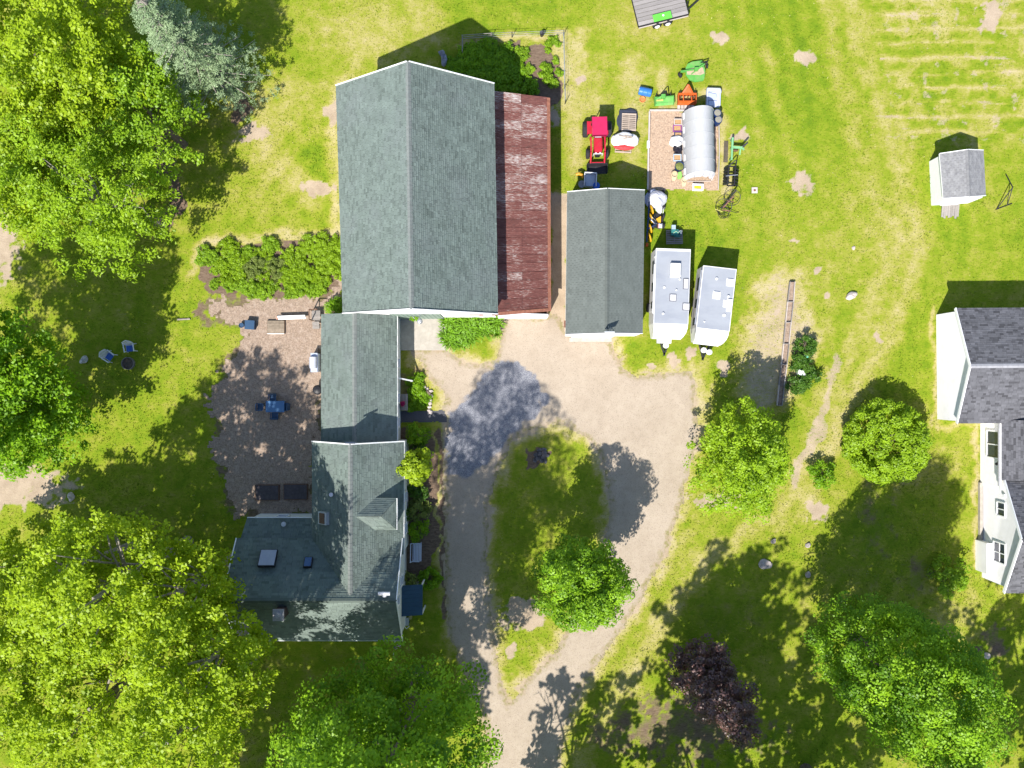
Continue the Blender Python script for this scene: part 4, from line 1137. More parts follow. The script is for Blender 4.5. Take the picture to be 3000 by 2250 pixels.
def crown_points(c, r, n, seed, lump=0.22, inner=0.30, bottom=-0.75, cone=0.0, rough=0.1):
    """clump centres through an uneven ellipsoid: most near the surface, some within"""
    rs = np.random.RandomState(seed)
    d = rs.normal(size=(int(n * 1.6), 3)); d /= np.linalg.norm(d, axis=1, keepdims=True)
    d = d[d[:, 2] > bottom][:n]
    ph = rs.uniform(0, 6.28, 8)
    az = np.arctan2(d[:, 1], d[:, 0]); el = np.arcsin(d[:, 2])
    f = 1 + lump * (0.5 * np.sin(2 * az + ph[0] + 1.5 * el) + 0.45 * np.sin(3 * az + ph[1] - 2 * el) + 0.35 * np.sin(5 * az + ph[2] + 3 * el) + 0.25 * np.sin(4 * el + ph[3] + 7 * az))
    f += rs.normal(0, rough, len(d))
    q = np.where(rs.rand(len(d)) < inner, rs.uniform(0.45, 0.9, len(d)), 1.0) * f
    if cone:
        q *= 1 - cone * np.clip(d[:, 2], 0, 1)
    return np.asarray(c) + d * q[:, None] * np.asarray(r)

def tree(name, label, base, lobes, leaf, seed, cat='tree', group=None, dens=1.6, crad=0.6, per=60, size=0.19, trunk=0.22, bark=None, kw=None, pk=None, limbs=10, zthin=False):
    """base: plan (rx, ry); lobes: (dx, dy, z, rx, ry, rz) in metres from the base"""
    b = g(*base)
    t = thing(name, label, cat, b, 0, group)
    rs = np.random.RandomState(seed); rnd = random.Random(seed)
    C = []
    for i, (dx, dy, z, rx, ry, rz) in enumerate(lobes):
        df = .6 if (z > 17 and zthin) else 1.0
        area = 4 * PI * ((rx * ry) ** 1.6 + (rx * rz) ** 1.6 + (ry * rz) ** 1.6) ** (1 / 1.6) / 3 ** (1 / 1.6)
        C.append(crown_points((dx, dy, z), (rx, ry, rz), int(area * dens * df / crad ** 2 * 0.45), seed * 13 + i, **(pk or {})))
    C = np.concatenate(C)
    C[:, 2] = np.maximum(C[:, 2], 0.35)
    V, var = leaf_quads(C, crad * rs.uniform(.7, 1.3, len(C)), per, size, seed + 5, **(kw or {}))
    np_mesh('crown', V, LF[leaf], var, parent=t)
    zt = max(l[2] for l in lobes); mb = MB()
    tx = float(np.mean([l[0] for l in lobes])) * .6; ty = float(np.mean([l[1] for l in lobes])) * .6
    pts = [(0, 0, -.1), (tx * .2, ty * .2, zt * .35), (tx * .6, ty * .6, zt * .7), (tx, ty, zt * 1.05)]
    mb.poly(pts, [trunk * 1.25, trunk, trunk * .7, trunk * .3], 9)
    for i in range(limbs):
        q = C[rnd.randrange(len(C))]
        s = rnd.uniform(.45, .95); sp = Vector((tx * s, ty * s, zt * s * .95))
        e = Vector(q); m_ = sp.lerp(e, .5) + Vector((rnd.uniform(-.3, .3), rnd.uniform(-.3, .3), .25))
        mb.poly([sp, m_, e], [trunk * .3, trunk * .18, trunk * .06], 6)
    part('trunk', mb, bark or BARK, t)
    return t

# the big maples and ashes whose crowns fill the left and the foot of the picture
LOOSE = dict(rnd=0.6, upb=1.0, outb=0.5, shell=0.3, squash=0.7)
ASH = dict(crad=.72, per=72, size=.215, kw=LOOSE, bark=GBARK)
tree('ash_tree', 'tall yellow green tree standing off the west end of the farmhouse roof', (-695, 640),
     [(0, 0, 14.2, 3.1, 3.1, 3.8), (-.6, 0, 9.5, 2.3, 2.2, 3.0)], 'lime', 101, dens=1.0, trunk=.34, limbs=12, **ASH)
tree('ash_tree', 'yellow green tree whose sprays overhang the north west corner of the farmhouse', (-800, 500),
     [(0, 0, 11.2, 2.9, 2.9, 3.6), (-.8, -.6, 7.0, 2.2, 2.2, 2.6)], 'lime', 118, dens=.95, trunk=.32, limbs=12, **ASH)
tree('ash_tree', 'tall yellow green tree left of the trees that touch the farmhouse', (-950, 462),
     [(0, 0, 13.0, 3.7, 3.6, 4.2), (-.5, -2.4, 9.0, 3.2, 3.0, 3.4)], 'lime', 102, dens=.80, trunk=.38, limbs=14, **ASH)
tree('ash_tree', 'yellow green tree at the left edge below the bare dirt patch', (-1115, 475),
     [(.9, 0, 10.5, 2.7, 2.7, 3.6), (-3.2, -.5, 4.6, 2.6, 2.5, 2.4), (-5.6, -.6, 4.4, 2.6, 2.6, 2.4)], 'lime', 103, dens=1.0, trunk=.3, limbs=12, **ASH)
tree('ash_tree', 'broad lime green tree near the bottom edge left of the large maple', (-1040, 800),
     [(0, 0, 9.5, 4.6, 4.4, 4.6)], 'lime', 104, dens=1.0, trunk=.34, limbs=12, **ASH)
tree('ash_tree', 'lime green tree filling the bottom left corner of the photo', (-1250, 750),
     [(0, 0, 8.6, 5.0, 5.0, 4.4), (.6, 3.4, 7.6, 3.2, 3.0, 3.6)], 'lime', 116, dens=1.0, trunk=.34, limbs=12, **ASH)
tree('ash_tree', 'tall lime green tree beside the dark gap left of the large maple', (-735, 775),
     [(0, 0, 15.6, 3.3, 3.3, 4.0), (-.8, 0, 10.0, 2.4, 2.4, 3.2)], 'lime', 117, dens=1.0, trunk=.32, limbs=12, **ASH)
CLUMP = dict(rnd=0.30, upb=.75, outb=1.2, shell=0.8, squash=0.85, down=.2)
tree('maple_tree', 'large deep green maple in front of the farmhouse at the bottom edge', (-262, 845),
     [(-.6, -1.6, 14.0, 4.9, 4.4, 6.6), (-4.2, -.6, 10.0, 2.9, 2.9, 4.2), (1.8, .4, 9.5, 2.9, 2.9, 4.2), (-1.6, 1.9, 8.4, 2.5, 2.2, 2.8), (-1.8, .1, 19.2, 3.0, 2.8, 3.0), (.6, -.1, 18.2, 2.7, 2.6, 3.0), (.3, -.4, 22, 2.6, 2.6, 2.6), (-3.0, .2, 23.6, 3.7, 3.5, 3.6)], 'maple', 105, zthin=True, dens=.90, crad=1.0, per=150, size=.20, trunk=.45, kw=dict(CLUMP, trange=.75), limbs=14, pk=dict(inner=.25, lump=.22))
tree('maple_tree', 'small bright green maple at the foot of the grass island', (182, 522),
     [(0, 0, 7.0, 2.35, 2.4, 3.2), (-.7, .7, 5.2, 1.8, 1.7, 2.2), (.8, -.6, 6.0, 1.8, 1.8, 2.6)], 'maple', 106, dens=1.3, crad=.55, per=95, size=.155, trunk=.17, kw=CLUMP, limbs=8, pk=dict(lump=.28))
tree('maple_tree', 'big rounded bright green maple at the lower right', (985, 735),
     [(0, 0, 9.8, 3.75, 3.8, 6.0), (-.5, .5, 6.6, 3.65, 3.5, 4.0), (.2, -.3, 13.4, 2.7, 2.8, 3.4)], 'maple', 107, dens=1.2, crad=.75, per=125, size=.155, trunk=.42, kw=dict(CLUMP, trange=.75), limbs=10, pk=dict(lump=.12, inner=.25, rough=.05))
tree('purple_plum_tree', 'dark purple leaved tree in the shade left of the big maple', (545, 818),
     [(-.3, .4, 4.4, 1.8, 1.9, 2.4), (.3, -.5, 7.4, 1.6, 1.6, 2.4), (-.5, 1.0, 3.4, 1.5, 1.4, 1.6)], 'purple', 108, dens=1.3, crad=.45, per=64, size=.15, trunk=.14, kw=CLUMP, limbs=10, pk=dict(lump=.3, rough=.14))
tree('ornamental_tree', 'bushy yellow green tree on the lawn beside the plank bed end', (630, 217),
     [(0, 0, 4.3, 2.9, 2.9, 2.9), (.3, .4, 5.3, 2.0, 2.0, 1.8)], 'spring', 109, dens=1.35, crad=.5, per=70, size=.16, trunk=.16, kw=dict(CLUMP, upb=.9, rnd=.5), limbs=8, pk=dict(lump=.32, rough=.14))
tree('globe_tree', 'low round globe shaped lime green tree on the right lawn', (1068, 166),
     [(0, 0, 1.6, 2.72, 2.68, 2.0)], 'spring', 110, dens=1.8, crad=.42, per=80, size=.14, trunk=.13, kw=dict(rnd=.45, upb=.9, outb=1.0, shell=.65), limbs=6, pk=dict(lump=.05, inner=.2, rough=.03))
tree('side_tree', 'leafy tree seen on its shade side at the left edge beside the lawn chairs', (-1300, 70),
     [(-2.4, .4, 11, 4.3, 4.3, 4.4), (1.0, -1.5, 7.2, 2.8, 2.7, 3.2), (.0, 2.9, 10.2, 3.6, 3.2, 3.4), (2.0, 1.0, 8.4, 2.2, 2.3, 2.4), (.6, -.6, 4.6, 2.6, 2.6, 2.2), (1.6, 3.0, 10.6, 2.4, 2.4, 2.6)], 'mid', 111, dens=1.25, crad=.7, per=60, size=.21, trunk=.34, kw=LOOSE, limbs=12)  # darker leaf colour stands in for the tree's shaded side
tree('walnut_tree', 'spreading bright green tree with pointed leaf sprays at upper left', (-1075, -490),
     [(.2, 0, 7.6, 4.2, 4.0, 3.2), (-2.6, 1.6, 7.6, 3.8, 3.6, 3.4), (1.2, -2.6, 6.2, 2.6, 2.0, 2.0)], 'spring', 112, dens=.95, crad=.7, per=70, size=.23, trunk=.32, kw=dict(LOOSE, asp=.45), limbs=18, bark=GBARK)
tree('walnut_tree', 'yellow green tree in the top left corner of the photo', (-1190, -850),
     [(0, 0, 8.4, 4.8, 4.6, 4.4), (-3.6, -1.6, 8.0, 4.4, 4.6, 4.2), (2.6, -1.2, 8.4, 3.0, 3.2, 3.2)], 'lime', 113, dens=1.0, crad=.74, per=82, size=.205, trunk=.34, kw=LOOSE, limbs=12)
tree('walnut_tree', 'mid green tree at the left edge above the stony bank', (-1290, -600),
     [(0, 0, 6.6, 4.0, 4.0, 3.6), (.6, -2.4, 6.2, 3.4, 2.8, 3.2)], 'lime', 114, dens=1.0, crad=.72, per=76, size=.20, trunk=.28, kw=LOOSE, limbs=10)
tree('walnut_tree', 'shaded green tree beside the left flank of the pale spruce', (-960, -700),
     [(0, 0, 6.0, 2.8, 3.4, 3.2), (-1.0, 2.6, 6.4, 2.6, 2.6, 2.8)], 'bright', 115, dens=.9, crad=.7, per=66, size=.19, trunk=.24, kw=LOOSE, limbs=10)
# trees beyond the lower edge whose shade lies over the grass
for i, (bx, by, z, r, h) in enumerate(((398, 1195, 16.5, 4.6, 6.0), (60, 1330, 10, 3.6, 4.6), (1330, 1180, 13, 5.0, 5.4), (760, 1290, 13, 4.6, 5.4), (430, 1400, 11, 4.4, 5.0), (860, 1130, 18, 4.4, 5.0), (-775, 1190, 14, 4.6, 4.2), (-600, 1200, 14.5, 4.6, 4.0), (-935, 1395, 14, 5.2, 4.6), (-760, 1420, 14, 4.6, 4.2), (-430, 1230, 15, 3.6, 3.6))):
    tree('shade_tree', 'tall green tree standing just beyond the lower edge of the lawn', (bx, by), [(0, 0, z, r, r, h), (1.6, -1.4, z - 3.0, r * .7, r * .7, h * .6)], 'mid', 120 + i, dens=.72, crad=.85, per=26, size=.42, trunk=.4, kw=LOOSE, limbs=14,
         group='trees beyond the lower edge')

# the pale spruce with its bare grey leader
def spruce():
    b = g(-840, -868); t = thing('spruce_tree', 'pale blue green spruce with a bare grey top at upper left', 'tree', b)
    rs = np.random.RandomState(77); C = []; tn = []; mb = MB(); H = 16.0
    mb.poly([(0, 0, 0), (0, 0, 8), (.1, 0, 13), (.15, .1, H)], [.3, .2, .1, .03], 9)
    for i in range(270):
        z = 1.2 + 12.6 * rs.rand() ** 1.15; L = (1 - z / 17.0) * 4.2 * rs.uniform(.45, 1.2); a = rs.uniform(0, 2 * PI)
        dx, dy = math.cos(a), math.sin(a); tip = Vector((dx * L, dy * L, z - .16 * L + .1)); p0 = Vector((0, 0, z))
        if i % 2 == 0: mb.poly([p0, p0.lerp(tip, .6) + Vector((0, 0, -.12)), tip], [.05, .035, .012], 4, False)
        bt = rs.rand()
        for k in range(int(3 + L * 3.4)):
            f = rs.uniform(.22, 1.0); s = rs.normal(0, .12 + .12 * f)
            C.append((dx * L * f - dy * s * 1.6, dy * L * f + dx * s * 1.6, z - .16 * L * f + rs.normal(0, .06))); tn.append(bt * .6 + .4 * rs.rand())
    V, var = leaf_quads(C, .30 * rs.uniform(.7, 1.3, len(C)), 30, .13, 78, upb=.8, outb=.5, rnd=.6, squash=.5, asp=.35, shell=.1, tone=np.array(tn))
    np_mesh('crown', V, LF['spruce'], var, parent=t)
    for i in range(46):
        z = rs.uniform(9.5, 15.4); L = (1 - z / 17.2) * 3.0 * rs.uniform(.5, 1.1); a = rs.uniform(0, 2 * PI)
        mb.poly([(0.1, .05, z), (math.cos(a) * L * .6, math.sin(a) * L * .6, z + .1), (math.cos(a + .2) * L, math.sin(a + .2) * L, z - .1)], [.045, .028, .01], 4, False)
    part('trunk', mb, GBARK, t)
spruce()
# grey dead boughs among the upper left foliage
def deadwood(name, label, at, n, L, seed, z):
    rnd = random.Random(seed); mb = MB()
    mb.poly([(0, 0, 0), (.1, 0, z * .5), (0, .1, z)], [.12, .09, .05], 7)
    for i in range(n):
        a = rnd.uniform(-.6, 1.6); h = z * rnd.uniform(.5, 1.0)
        p = Vector((0, 0, h)); q = p + Vector((math.cos(a) * L * .5, math.sin(a) * L * .5, .5)); r = p + Vector((math.cos(a + rnd.uniform(-.4, .4)) * L * rnd.uniform(.7, 1.1), math.sin(a) * L, .7 + rnd.uniform(-.2, .4)))
        mb.poly([p, q, r], [.06, .04, .012], 5, False)
        for k in range(3):
            e = r + Vector((rnd.uniform(-.6, .6), rnd.uniform(-.6, .6), rnd.uniform(-.1, .3)))
            mb.poly([q.lerp(r, .5 + .2 * k), e], [.025, .008], 4, False)
    solo(name, mb, GBARK, label, 'tree', g(*at))
deadwood('dead_tree', 'bare grey branching dead tree showing through the upper left foliage', (-1010, -460), 7, 1.7, 5, 8.4)
deadwood('dead_tree', 'leafless tree whose forked shadow falls over the mouth of the drive', (10, 1240), 14, 3.2, 8, 8.0)

# ------------------------------------------------------------------ shrubs and bed plants
def shrub(name, label, px, py, r, leaf, seed, h=None, per=48, size=.12, group=None, cat='shrub', dens=1.2, crad=.3, lump=.2, kw=None):
    h = h or r
    t = thing(name, label, cat, G(px, py), 0, group)
    n = max(6, int(4 * PI * r * r * dens / (crad * crad) * .28))
    C = crown_points((0, 0, h * .55), (max(r - crad * .6, .1), max(r - crad * .6, .1), h * .5), n, seed, lump=lump, inner=.3)
    C[:, 2] = np.maximum(C[:, 2], .1)
    V, var = leaf_quads(C, crad, per, size, seed + 1, **(kw or dict(rnd=.5, upb=.7, outb=.9, shell=.5)))
    np_mesh('foliage', V, LF[leaf], var, parent=t)
    mb = MB(); rnd = random.Random(seed)
    for i in range(5):
        a = rnd.uniform(0, 6.28); mb.poly([(0, 0, 0), (math.cos(a) * r * .3, math.sin(a) * r * .3, h * .5), (math.cos(a) * r * .6, math.sin(a) * r * .6, h * .8)], [.03, .02, .008], 5, False)
    part('stem', mb, BARK, t)
    return t
shrub('foundation_shrub', 'dark rounded shrub just below the asphalt walk', 1226, 1275, .95, 'mid', 201, 1.3)
shrub('foundation_shrub', 'dark shrub between the asphalt walk shrub and the lime tree', 1232, 1318, .75, 'dark', 202, 1.1)
tree('lime_maple', 'small vivid lime green maple at the east wall of the farmhouse', (-268, 228), [(0, 0, 3.0, .95, 1.05, 1.3), (-.2, -.2, 3.7, .6, .7, .6)], 'lime', 203, dens=1.0, crad=.32, per=46, size=.17, trunk=.06, kw=CLUMP, limbs=8, pk=dict(lump=.2))
shrub('foundation_shrub', 'leafy dark green shrub below the small lime green maple', 1222, 1435, .85, 'dark', 204, 1.0)
shrub('foundation_shrub', 'olive tinted shrub in the middle of the house border', 1230, 1490, .9, 'olive', 205, 1.0)
shrub('foundation_shrub', 'mid green shrub in the border above the white bench', 1226, 1548, .85, 'mid', 206, 1.0)
shrub('foundation_shrub', 'narrow dark shrub against the house wall by the border', 1198, 1500, .5, 'dark', 207, 1.2)
shrub('foundation_shrub', 'clipped deep green half round shrub beside the drive', 1262, 1690, .85, 'mid', 208, .95, crad=.22, lump=.04)
shrub('foundation_shrub', 'yellowish green shrub at the house corner above the blue canopy', 1202, 1698, .75, 'olive', 209, 1.1)
shrub('lawn_bush', 'small dark green bush on the lawn left of the globe tree', 2398, 1388, 1.05, 'mid', 210, 1.35)
shrub('lawn_bush', 'shaded green bush near the white house corner above the big maple', 2765, 1680, 1.35, 'bright', 211, 1.6, crad=.4, size=.16)
shrub('lawn_bush', 'grey brown sparse shrub beside the shaded green bush', 2722, 1678, .5, 'olive', 212, .6, per=10)
shrub('barn_shrub', 'shrub in the corner between the barn and the ell', 990, 895, .8, 'mid', 213, 1.0)
# evergreen clump beside the plank bed
shrub('dark_leaf_bush', 'dark glossy bush at the north end beside the plank bed', 2352, 1022, .95, 'dark', 220, 1.0, kw=dict(rnd=.6, upb=.8, outb=.6, shell=.2, asp=.4), size=.17)
shrub('dark_leaf_bush', 'dark glossy bush between the white box and the plank bed', 2336, 1062, .8, 'dark', 221, .8, kw=dict(rnd=.6, upb=.8, outb=.6, shell=.2, asp=.4), size=.17)
shrub('dark_leaf_bush', 'dark glossy bush to the right of the white box', 2366, 1098, .8, 'dark', 222, .8, kw=dict(rnd=.6, upb=.8, outb=.6, shell=.2, asp=.4), size=.17)
shrub('dark_leaf_bush', 'dark glossy bush at the south end of the evergreen clump', 2335, 1122, .9, 'dark', 223, .8, kw=dict(rnd=.6, upb=.8, outb=.6, shell=.2, asp=.4), size=.17)

def bed_plants(name, label, group, leaf, spots, r, seed, h=.55, size=.09, crad=.2, cat='plant', per=60, kw=None):
    proto = None
    rnd = random.Random(seed)
    for i, (px, py, s) in enumerate(spots):
        if i % 5 == 0 or proto is None:
            proto = shrub(name, label, px, py, r, leaf, seed + i, h, per, size, group, cat, 1.0, crad, .3, kw)
            proto.scale = (s, s, s); proto.rotation_euler.z = rnd.uniform(0, 6)
        else:
            dup(proto, G(px, py), rnd.uniform(0, 6), None, s)
rnd = random.Random(31)
bright = [(980, 715, 1.1), (955, 722, 1.2), (930, 720, 1.1), (905, 722, 1.0), (890, 735, .9), (985, 750, 1.2), (960, 755, 1.1), (935, 752, 1.0), (985, 785, 1.2), (955, 790, 1.0), (870, 760, 1.1), (850, 750, .9), (880, 785, 1.2), (855, 790, 1.2), (838, 800, 1.0), (900, 805, 1.2), (875, 815, 1.1), (925, 815, 1.1), (845, 825, 1.0), (945, 825, .9), (700, 765, 1.1), (690, 785, 1.1), (705, 800, 1.0), (652, 775, .9), (640, 790, .8), (665, 722, 1.0), (680, 720, .8), (782, 760, .9), (775, 805, .9), (760, 750, .8), (690, 820, .9), (665, 815, .9)]
bed_plants('perennial', 'bright yellow green perennial clump in the long bed left of the barn', 'bright perennials in the long bed', 'spring', bright, .68, 300, .42)
midg = [(735, 845, 1.2), (720, 838, 1.0), (750, 855, 1.0), (785, 850, 1.1), (770, 858, .9), (800, 840, .7), (790, 715, 1.0), (800, 725, .9), (605, 742, 1.0), (618, 752, 1.0), (600, 762, .9), (630, 760, .8), (850, 850, 1.0), (880, 845, 1.1), (910, 848, 1.1), (935, 845, 1.0), (720, 745, .8), (735, 738, .8), (630, 835, .6), (690, 750, .8), (675, 838, .8)]
bed_plants('leafy_plant', 'mid green leafy plant along the edge of the long bed', 'mid green plants in the long bed', 'bright', midg, .64, 340, .40)
grey = [(750, 775, 1.1), (735, 790, 1.0), (760, 790, 1.0), (805, 775, 1.0), (815, 800, 1.0), (745, 810, .9), (770, 770, .9), (828, 770, .7), (810, 815, .8)]
bed_plants('grey_plant', 'grey green bushy plant in the middle of the long bed', 'grey green plants in the long bed', 'olive', grey, .55, 370)
veg = [(1370, 165, 1.0), (1400, 160, 1.1), (1425, 170, 1.2), (1450, 160, 1.0), (1385, 190, 1.2), (1415, 195, 1.3), (1445, 190, 1.3), (1480, 165, 1.0), (1475, 195, 1.2), (1500, 190, .9), (1400, 220, 1.2), (1435, 225, 1.3), (1470, 225, 1.3), (1500, 225, 1.0), (1520, 215, .9), (1455, 245, 1.2), (1490, 250, 1.3), (1525, 250, 1.2), (1550, 265, 1.0), (1500, 275, 1.1), (1345, 205, 1.0), (1335, 190, .9), (1430, 140, .9), (1440, 175, 1.1)]
bed_plants('vegetable_plant', 'deep green leafy plant in the garden shaded by the barn', 'plants in the shaded garden behind the barn', 'mid', veg, .75, 400, .42, .13, .26)
vegl = [(1520, 150, 1.0), (1530, 165, 1.1), (1515, 170, .9), (1540, 150, .7), (1535, 210, 1.0), (1550, 205, .9), (1605, 205, 1.0), (1600, 225, 1.2), (1612, 240, 1.1), (1595, 195, .8), (1620, 120, .9), (1610, 130, 1.0), (1630, 130, .8), (1472, 138, .7), (1635, 215, .9), (1628, 180, .7), (1605, 150, .6), (1625, 245, .8)]
bed_plants('vegetable_plant', 'sunlit bright green plant at the east side of the garden behind the barn', 'sunlit plants in the garden behind the barn', 'bright', vegl, .42, 440, .34)
bord = [(1205, 1115, .9), (1225, 1130, 1.0), (1210, 1145, 1.0), (1235, 1150, 1.0), (1215, 1170, 1.1), (1235, 1180, 1.0), (1250, 1165, .8), (1205, 1190, .9), (1228, 1105, .9)]
bed_plants('border_plant', 'low dark green plant in the stone edged border by the ell', 'plants in the stone edged border', 'mid', bord, .5, 470, .4)
# daylilies: arching straps
def lily_mesh(seed):
    rnd = random.Random(seed); V = []; F = []
    for i in range(38):
        a = rnd.uniform(0, 2 * PI); L = rnd.uniform(.5, .85); h = rnd.uniform(.45, .75); w = .045
        dx, dy = math.cos(a), math.sin(a); n = len(V)
        for j in range(5):
            t = j / 4; x = L * t ** 1.1; z = h * math.sin(min(t * 1.9, 2.4)) * (1 if t < .8 else .9); ww = w * (1 - t) ** .5
            V += [(dx * x - dy * ww, dy * x + dx * ww, z), (dx * x + dy * ww, dy * x - dx * ww, z)]
        F += [(n + 2 * j, n + 2 * j + 1, n + 2 * j + 3, n + 2 * j + 2) for j in range(4)]
    return MB().add(V, F)
LILY = mat('lily_leaf', (0.115, 0.245, 0.008), .5, .35, 7, spec=.3)
lp = [solo('daylily', lily_mesh(i), LILY, 'clump of arching daylily leaves beside the barn door pad', 'plant', G(1310 + i * 6, 945), 0, 'daylilies along the barn wall') for i in range(3)]
spots = [(x, y) for y in (940, 956, 972, 990, 1006) for x in range(1312, 1465, 18) if not (y > 975 and x > 1420 - (y - 975) * 1.6) and not (y > 1000 and x > 1385)]
rnd = random.Random(4)
for i, (x, y) in enumerate(spots):
    if i < 3: lp[i].location = G(x, y); continue
    c = lp[i % 3].copy(); COL.objects.link(c); c.location = G(x + rnd.uniform(-5, 5), y + rnd.uniform(-4, 4)); c.rotation_euler.z = rnd.uniform(0, 6.28); s = rnd.uniform(.8, 1.2); c.scale = (s, s, s)
# ------------------------------------------------------------------ materials of the small things
RED = mat('red_paint', (0.38, 0.012, 0.03), .4, .10, 3, dirt=(.25, .05, .045), dirt_amt=.5, dscale=2.5)
PINKRED = mat('canopy_red', (0.38, 0.010, 0.065), .6, .08, 3)
GREEN = mat('implement_green', (0.085, 0.30, 0.055), .5, .12, 3, dirt=(.25, .22, .13), dirt_amt=.5, dscale=2.5)
MINT = mat('faded_green', (0.16, 0.36, 0.17), .6, .12, 4)
ORANGE = mat('orange_paint', (0.47, 0.085, 0.012), .5, .1, 3, dirt=(.3, .12, .06), dirt_amt=.5, dscale=3)
YELLOW = mat('yellow_paint', (0.50, 0.28, 0.012), .5, .1, 3)
BLUE = mat('blue_plastic', (0.030, 0.145, 0.42), .4, .08, 3)
NAVY = mat('navy_plastic', (0.012, 0.03, 0.10), .5, .1, 3)
TARP = mat('white_tarp', (0.46, 0.46, 0.51), .5, .06, 3, .3, 8)
LTPLAST = mat('translucent_tub', (0.30, 0.36, 0.44), .4, .08, 3)
SOIL = mat('potting_soil', (0.36, 0.22, 0.11), .95, .2, 12)
PALLET = mat('pallet_wood', (0.36, 0.29, 0.235), .9, .15, 5, stretch=(1, 7, 7), objvar=.12)
BOARD = mat('pale_board', (0.42, 0.37, 0.34), .9, .12, 4, objvar=.08)
ROCK = mat('rock', (0.33, 0.29, 0.27), .95, .25, 5, .5, 14)
RUSTB = mat('rusty_iron', (0.17, 0.085, 0.06), .8, .3, 8)
CREAM = mat('cream_plastic', (.44, .35, .22), .6, .1, 4)

def wheel(root, c, r, w, axis='X', rim=STEEL, name='wheel', rz=0.0):
    t = part(name, MB().lathe([(r * .62, -w / 2), (r * .95, -w / 2), (r, -w * .3), (r, w * .3), (r * .95, w / 2), (r * .62, w / 2)], c, 20, axis, rz), RUBBER, root)
    part('rim', MB().lathe([(r * .58, -w * .46), (r * .6, -w * .5), (r * .2, -w * .42), (r * .2, w * .42), (r * .6, w * .5), (r * .58, w * .46)], c, 16, axis, rz), rim, t)
    return t

# ------------------------------------------------------------------ tractor
tr = thing('tractor', 'red compact tractor with a flat red canopy and front loader', 'tractor', g(247, -705), R(1))
part('chassis', MB().box((0, -.1, .62), (.34, 2.1, .4)).box((0, .75, .75), (.6, .7, .5)), BLACKM, tr)
part('hood', MB().prism([(-.29, .05), (.29, .05), (.29, -.75), (.24, -.98), (-.24, -.98), (-.29, -.75)], .72, 1.3).box((0, -.4, 1.32), (.44, .78, .06)), RED, tr)
part('dash', MB().box((0, .16, 1.3), (.46, .22, .16), rx=R(15)), mat('dash_grey', (.22, .24, .27), .5), tr)
part('seat', MB().box((0, .78, 1.08), (.5, .46, .1)).box((0, 1.02, 1.3), (.5, .1, .42)), BLACKM, tr)
part('steering_wheel', MB().poly([(.19 * math.cos(i * .524), .36 + .14 * math.sin(i * .524), 1.36 + .1 * math.sin(i * .524)) for i in range(13)], .018, 5, False), BLACKM, tr)
for s in (-1, 1):
    part('fender', MB().box((s * .58, .82, 1.12), (.34, .9, .06)).box((s * .74, .82, 1.0), (.04, .95, .26)), RED, tr)
    wheel(tr, (s * .84, .86, .56), .57, .36, rim=mat('pale_rim', (.55, .55, .56), .4))
    wheel(tr, (s * .68, -.86, .36), .36, .24, rim=mat('pale_rim', (.5, .5, .5)))
    part('loader_arm', MB().bar((s * .5, .1, 1.15), (s * .5, -.9, 1.12), .10, .16).bar((s * .5, -.9, 1.12), (s * .5, -1.55, .5), .10, .15).bar((s * .5, .1, 1.15), (s * .5, .12, .6), .12, .14), RED, tr)
    part('canopy_post', MB().bar((s * .46, .98, 1.0), (s * .46, .95, 2.22), .06, .06), BLACKM, tr)
    part('headlight', MB().box((s * .15, -.99, 1.08), (.13, .03, .1)), TRIM, tr)
part('grille_guard', MB().bar((-.32, -1.08, .6), (-.32, -1.08, 1.15), .05, .05).bar((.32, -1.08, .6), (.32, -1.08, 1.15), .05, .05).bar((-.32, -1.08, 1.15), (.32, -1.08, 1.15), .05, .05), mat('pale_rim', (.5, .5, .5)), tr)
part('canopy', MB().box((0.02, .56, 2.27), (1.06, 1.34, .06)).box((0.02, -.1, 2.25), (1.0, .08, .1)), PINKRED, tr)
part('bucket', MB().bar((-.72, -1.62, .52), (.72, -1.62, .52), .08, .08).slab([(-.74, -1.6, .5), (.74, -1.6, .5), (.74, -1.72, .08), (-.74, -1.72, .08)], .04).slab([(-.74, -1.72, .1), (.74, -1.72, .1), (.74, -2.25, .06), (-.74, -2.25, .06)], .04).box((-.74, -1.9, .22), (.04, .6, .34)).box((.74, -1.9, .22), (.04, .6, .34)), BLACKM, tr)
part('quick_hitch', MB().bar((-.4, -1.56, .45), (.4, -1.56, .45), .1, .2), RED, tr)

# ------------------------------------------------------------------ flatbed trailer
DECKW = mat('deck_plank', (0.27, 0.25, 0.24), .9, .14, 3, .3, 30, stretch=(.6, 9, 9), objvar=.22)
tl = thing('flatbed_trailer', 'flatbed trailer with a grey plank deck at the top edge', 'trailer', G(1934, 18, .75)[:2] + (0,), R(13.9))
c0 = tl.location
for i in range(7):
    part('plank', MB().box((0, -.88 + i * .292, .735), (3.68, .262, .05)), DECKW, tl)
part('frame', MB().box((0, -1.06, .66), (3.74, .07, .12)).box((0, 1.05, .66), (3.74, .07, .12)).box((-1.86, 0, .66), (.07, 2.1, .12)).box((1.86, 0, .66), (.07, 2.1, .12)).bar((-1.8, -1.12, .62), (1.8, -1.12, .62), .04, .04), BLACKM, tl)
for x in (-.45, .35):
    for s in (-1, 1):
        wheel(tl, (x, s * 1.14, .33), .33, .2, 'Y', TRIM); part('hub', MB().lathe([(.2, 0), (.16, .05), (.06, .10)] if s > 0 else [(.06, -.10), (.16, -.05), (.2, 0)], (x, s * 1.26, .36), 12, 'Y'), TRIM, tl)
part('side_rail', MB().bar((-1.84, -1.13, .60), (1.84, -1.13, .60), .05, .09), BOARD, tl)
part('tongue', MB().bar((1.86, .7, .55), (3.3, .1, .5), .1, .12).bar((1.86, -.7, .55), (3.3, .1, .5), .1, .12), BLACKM, tl)
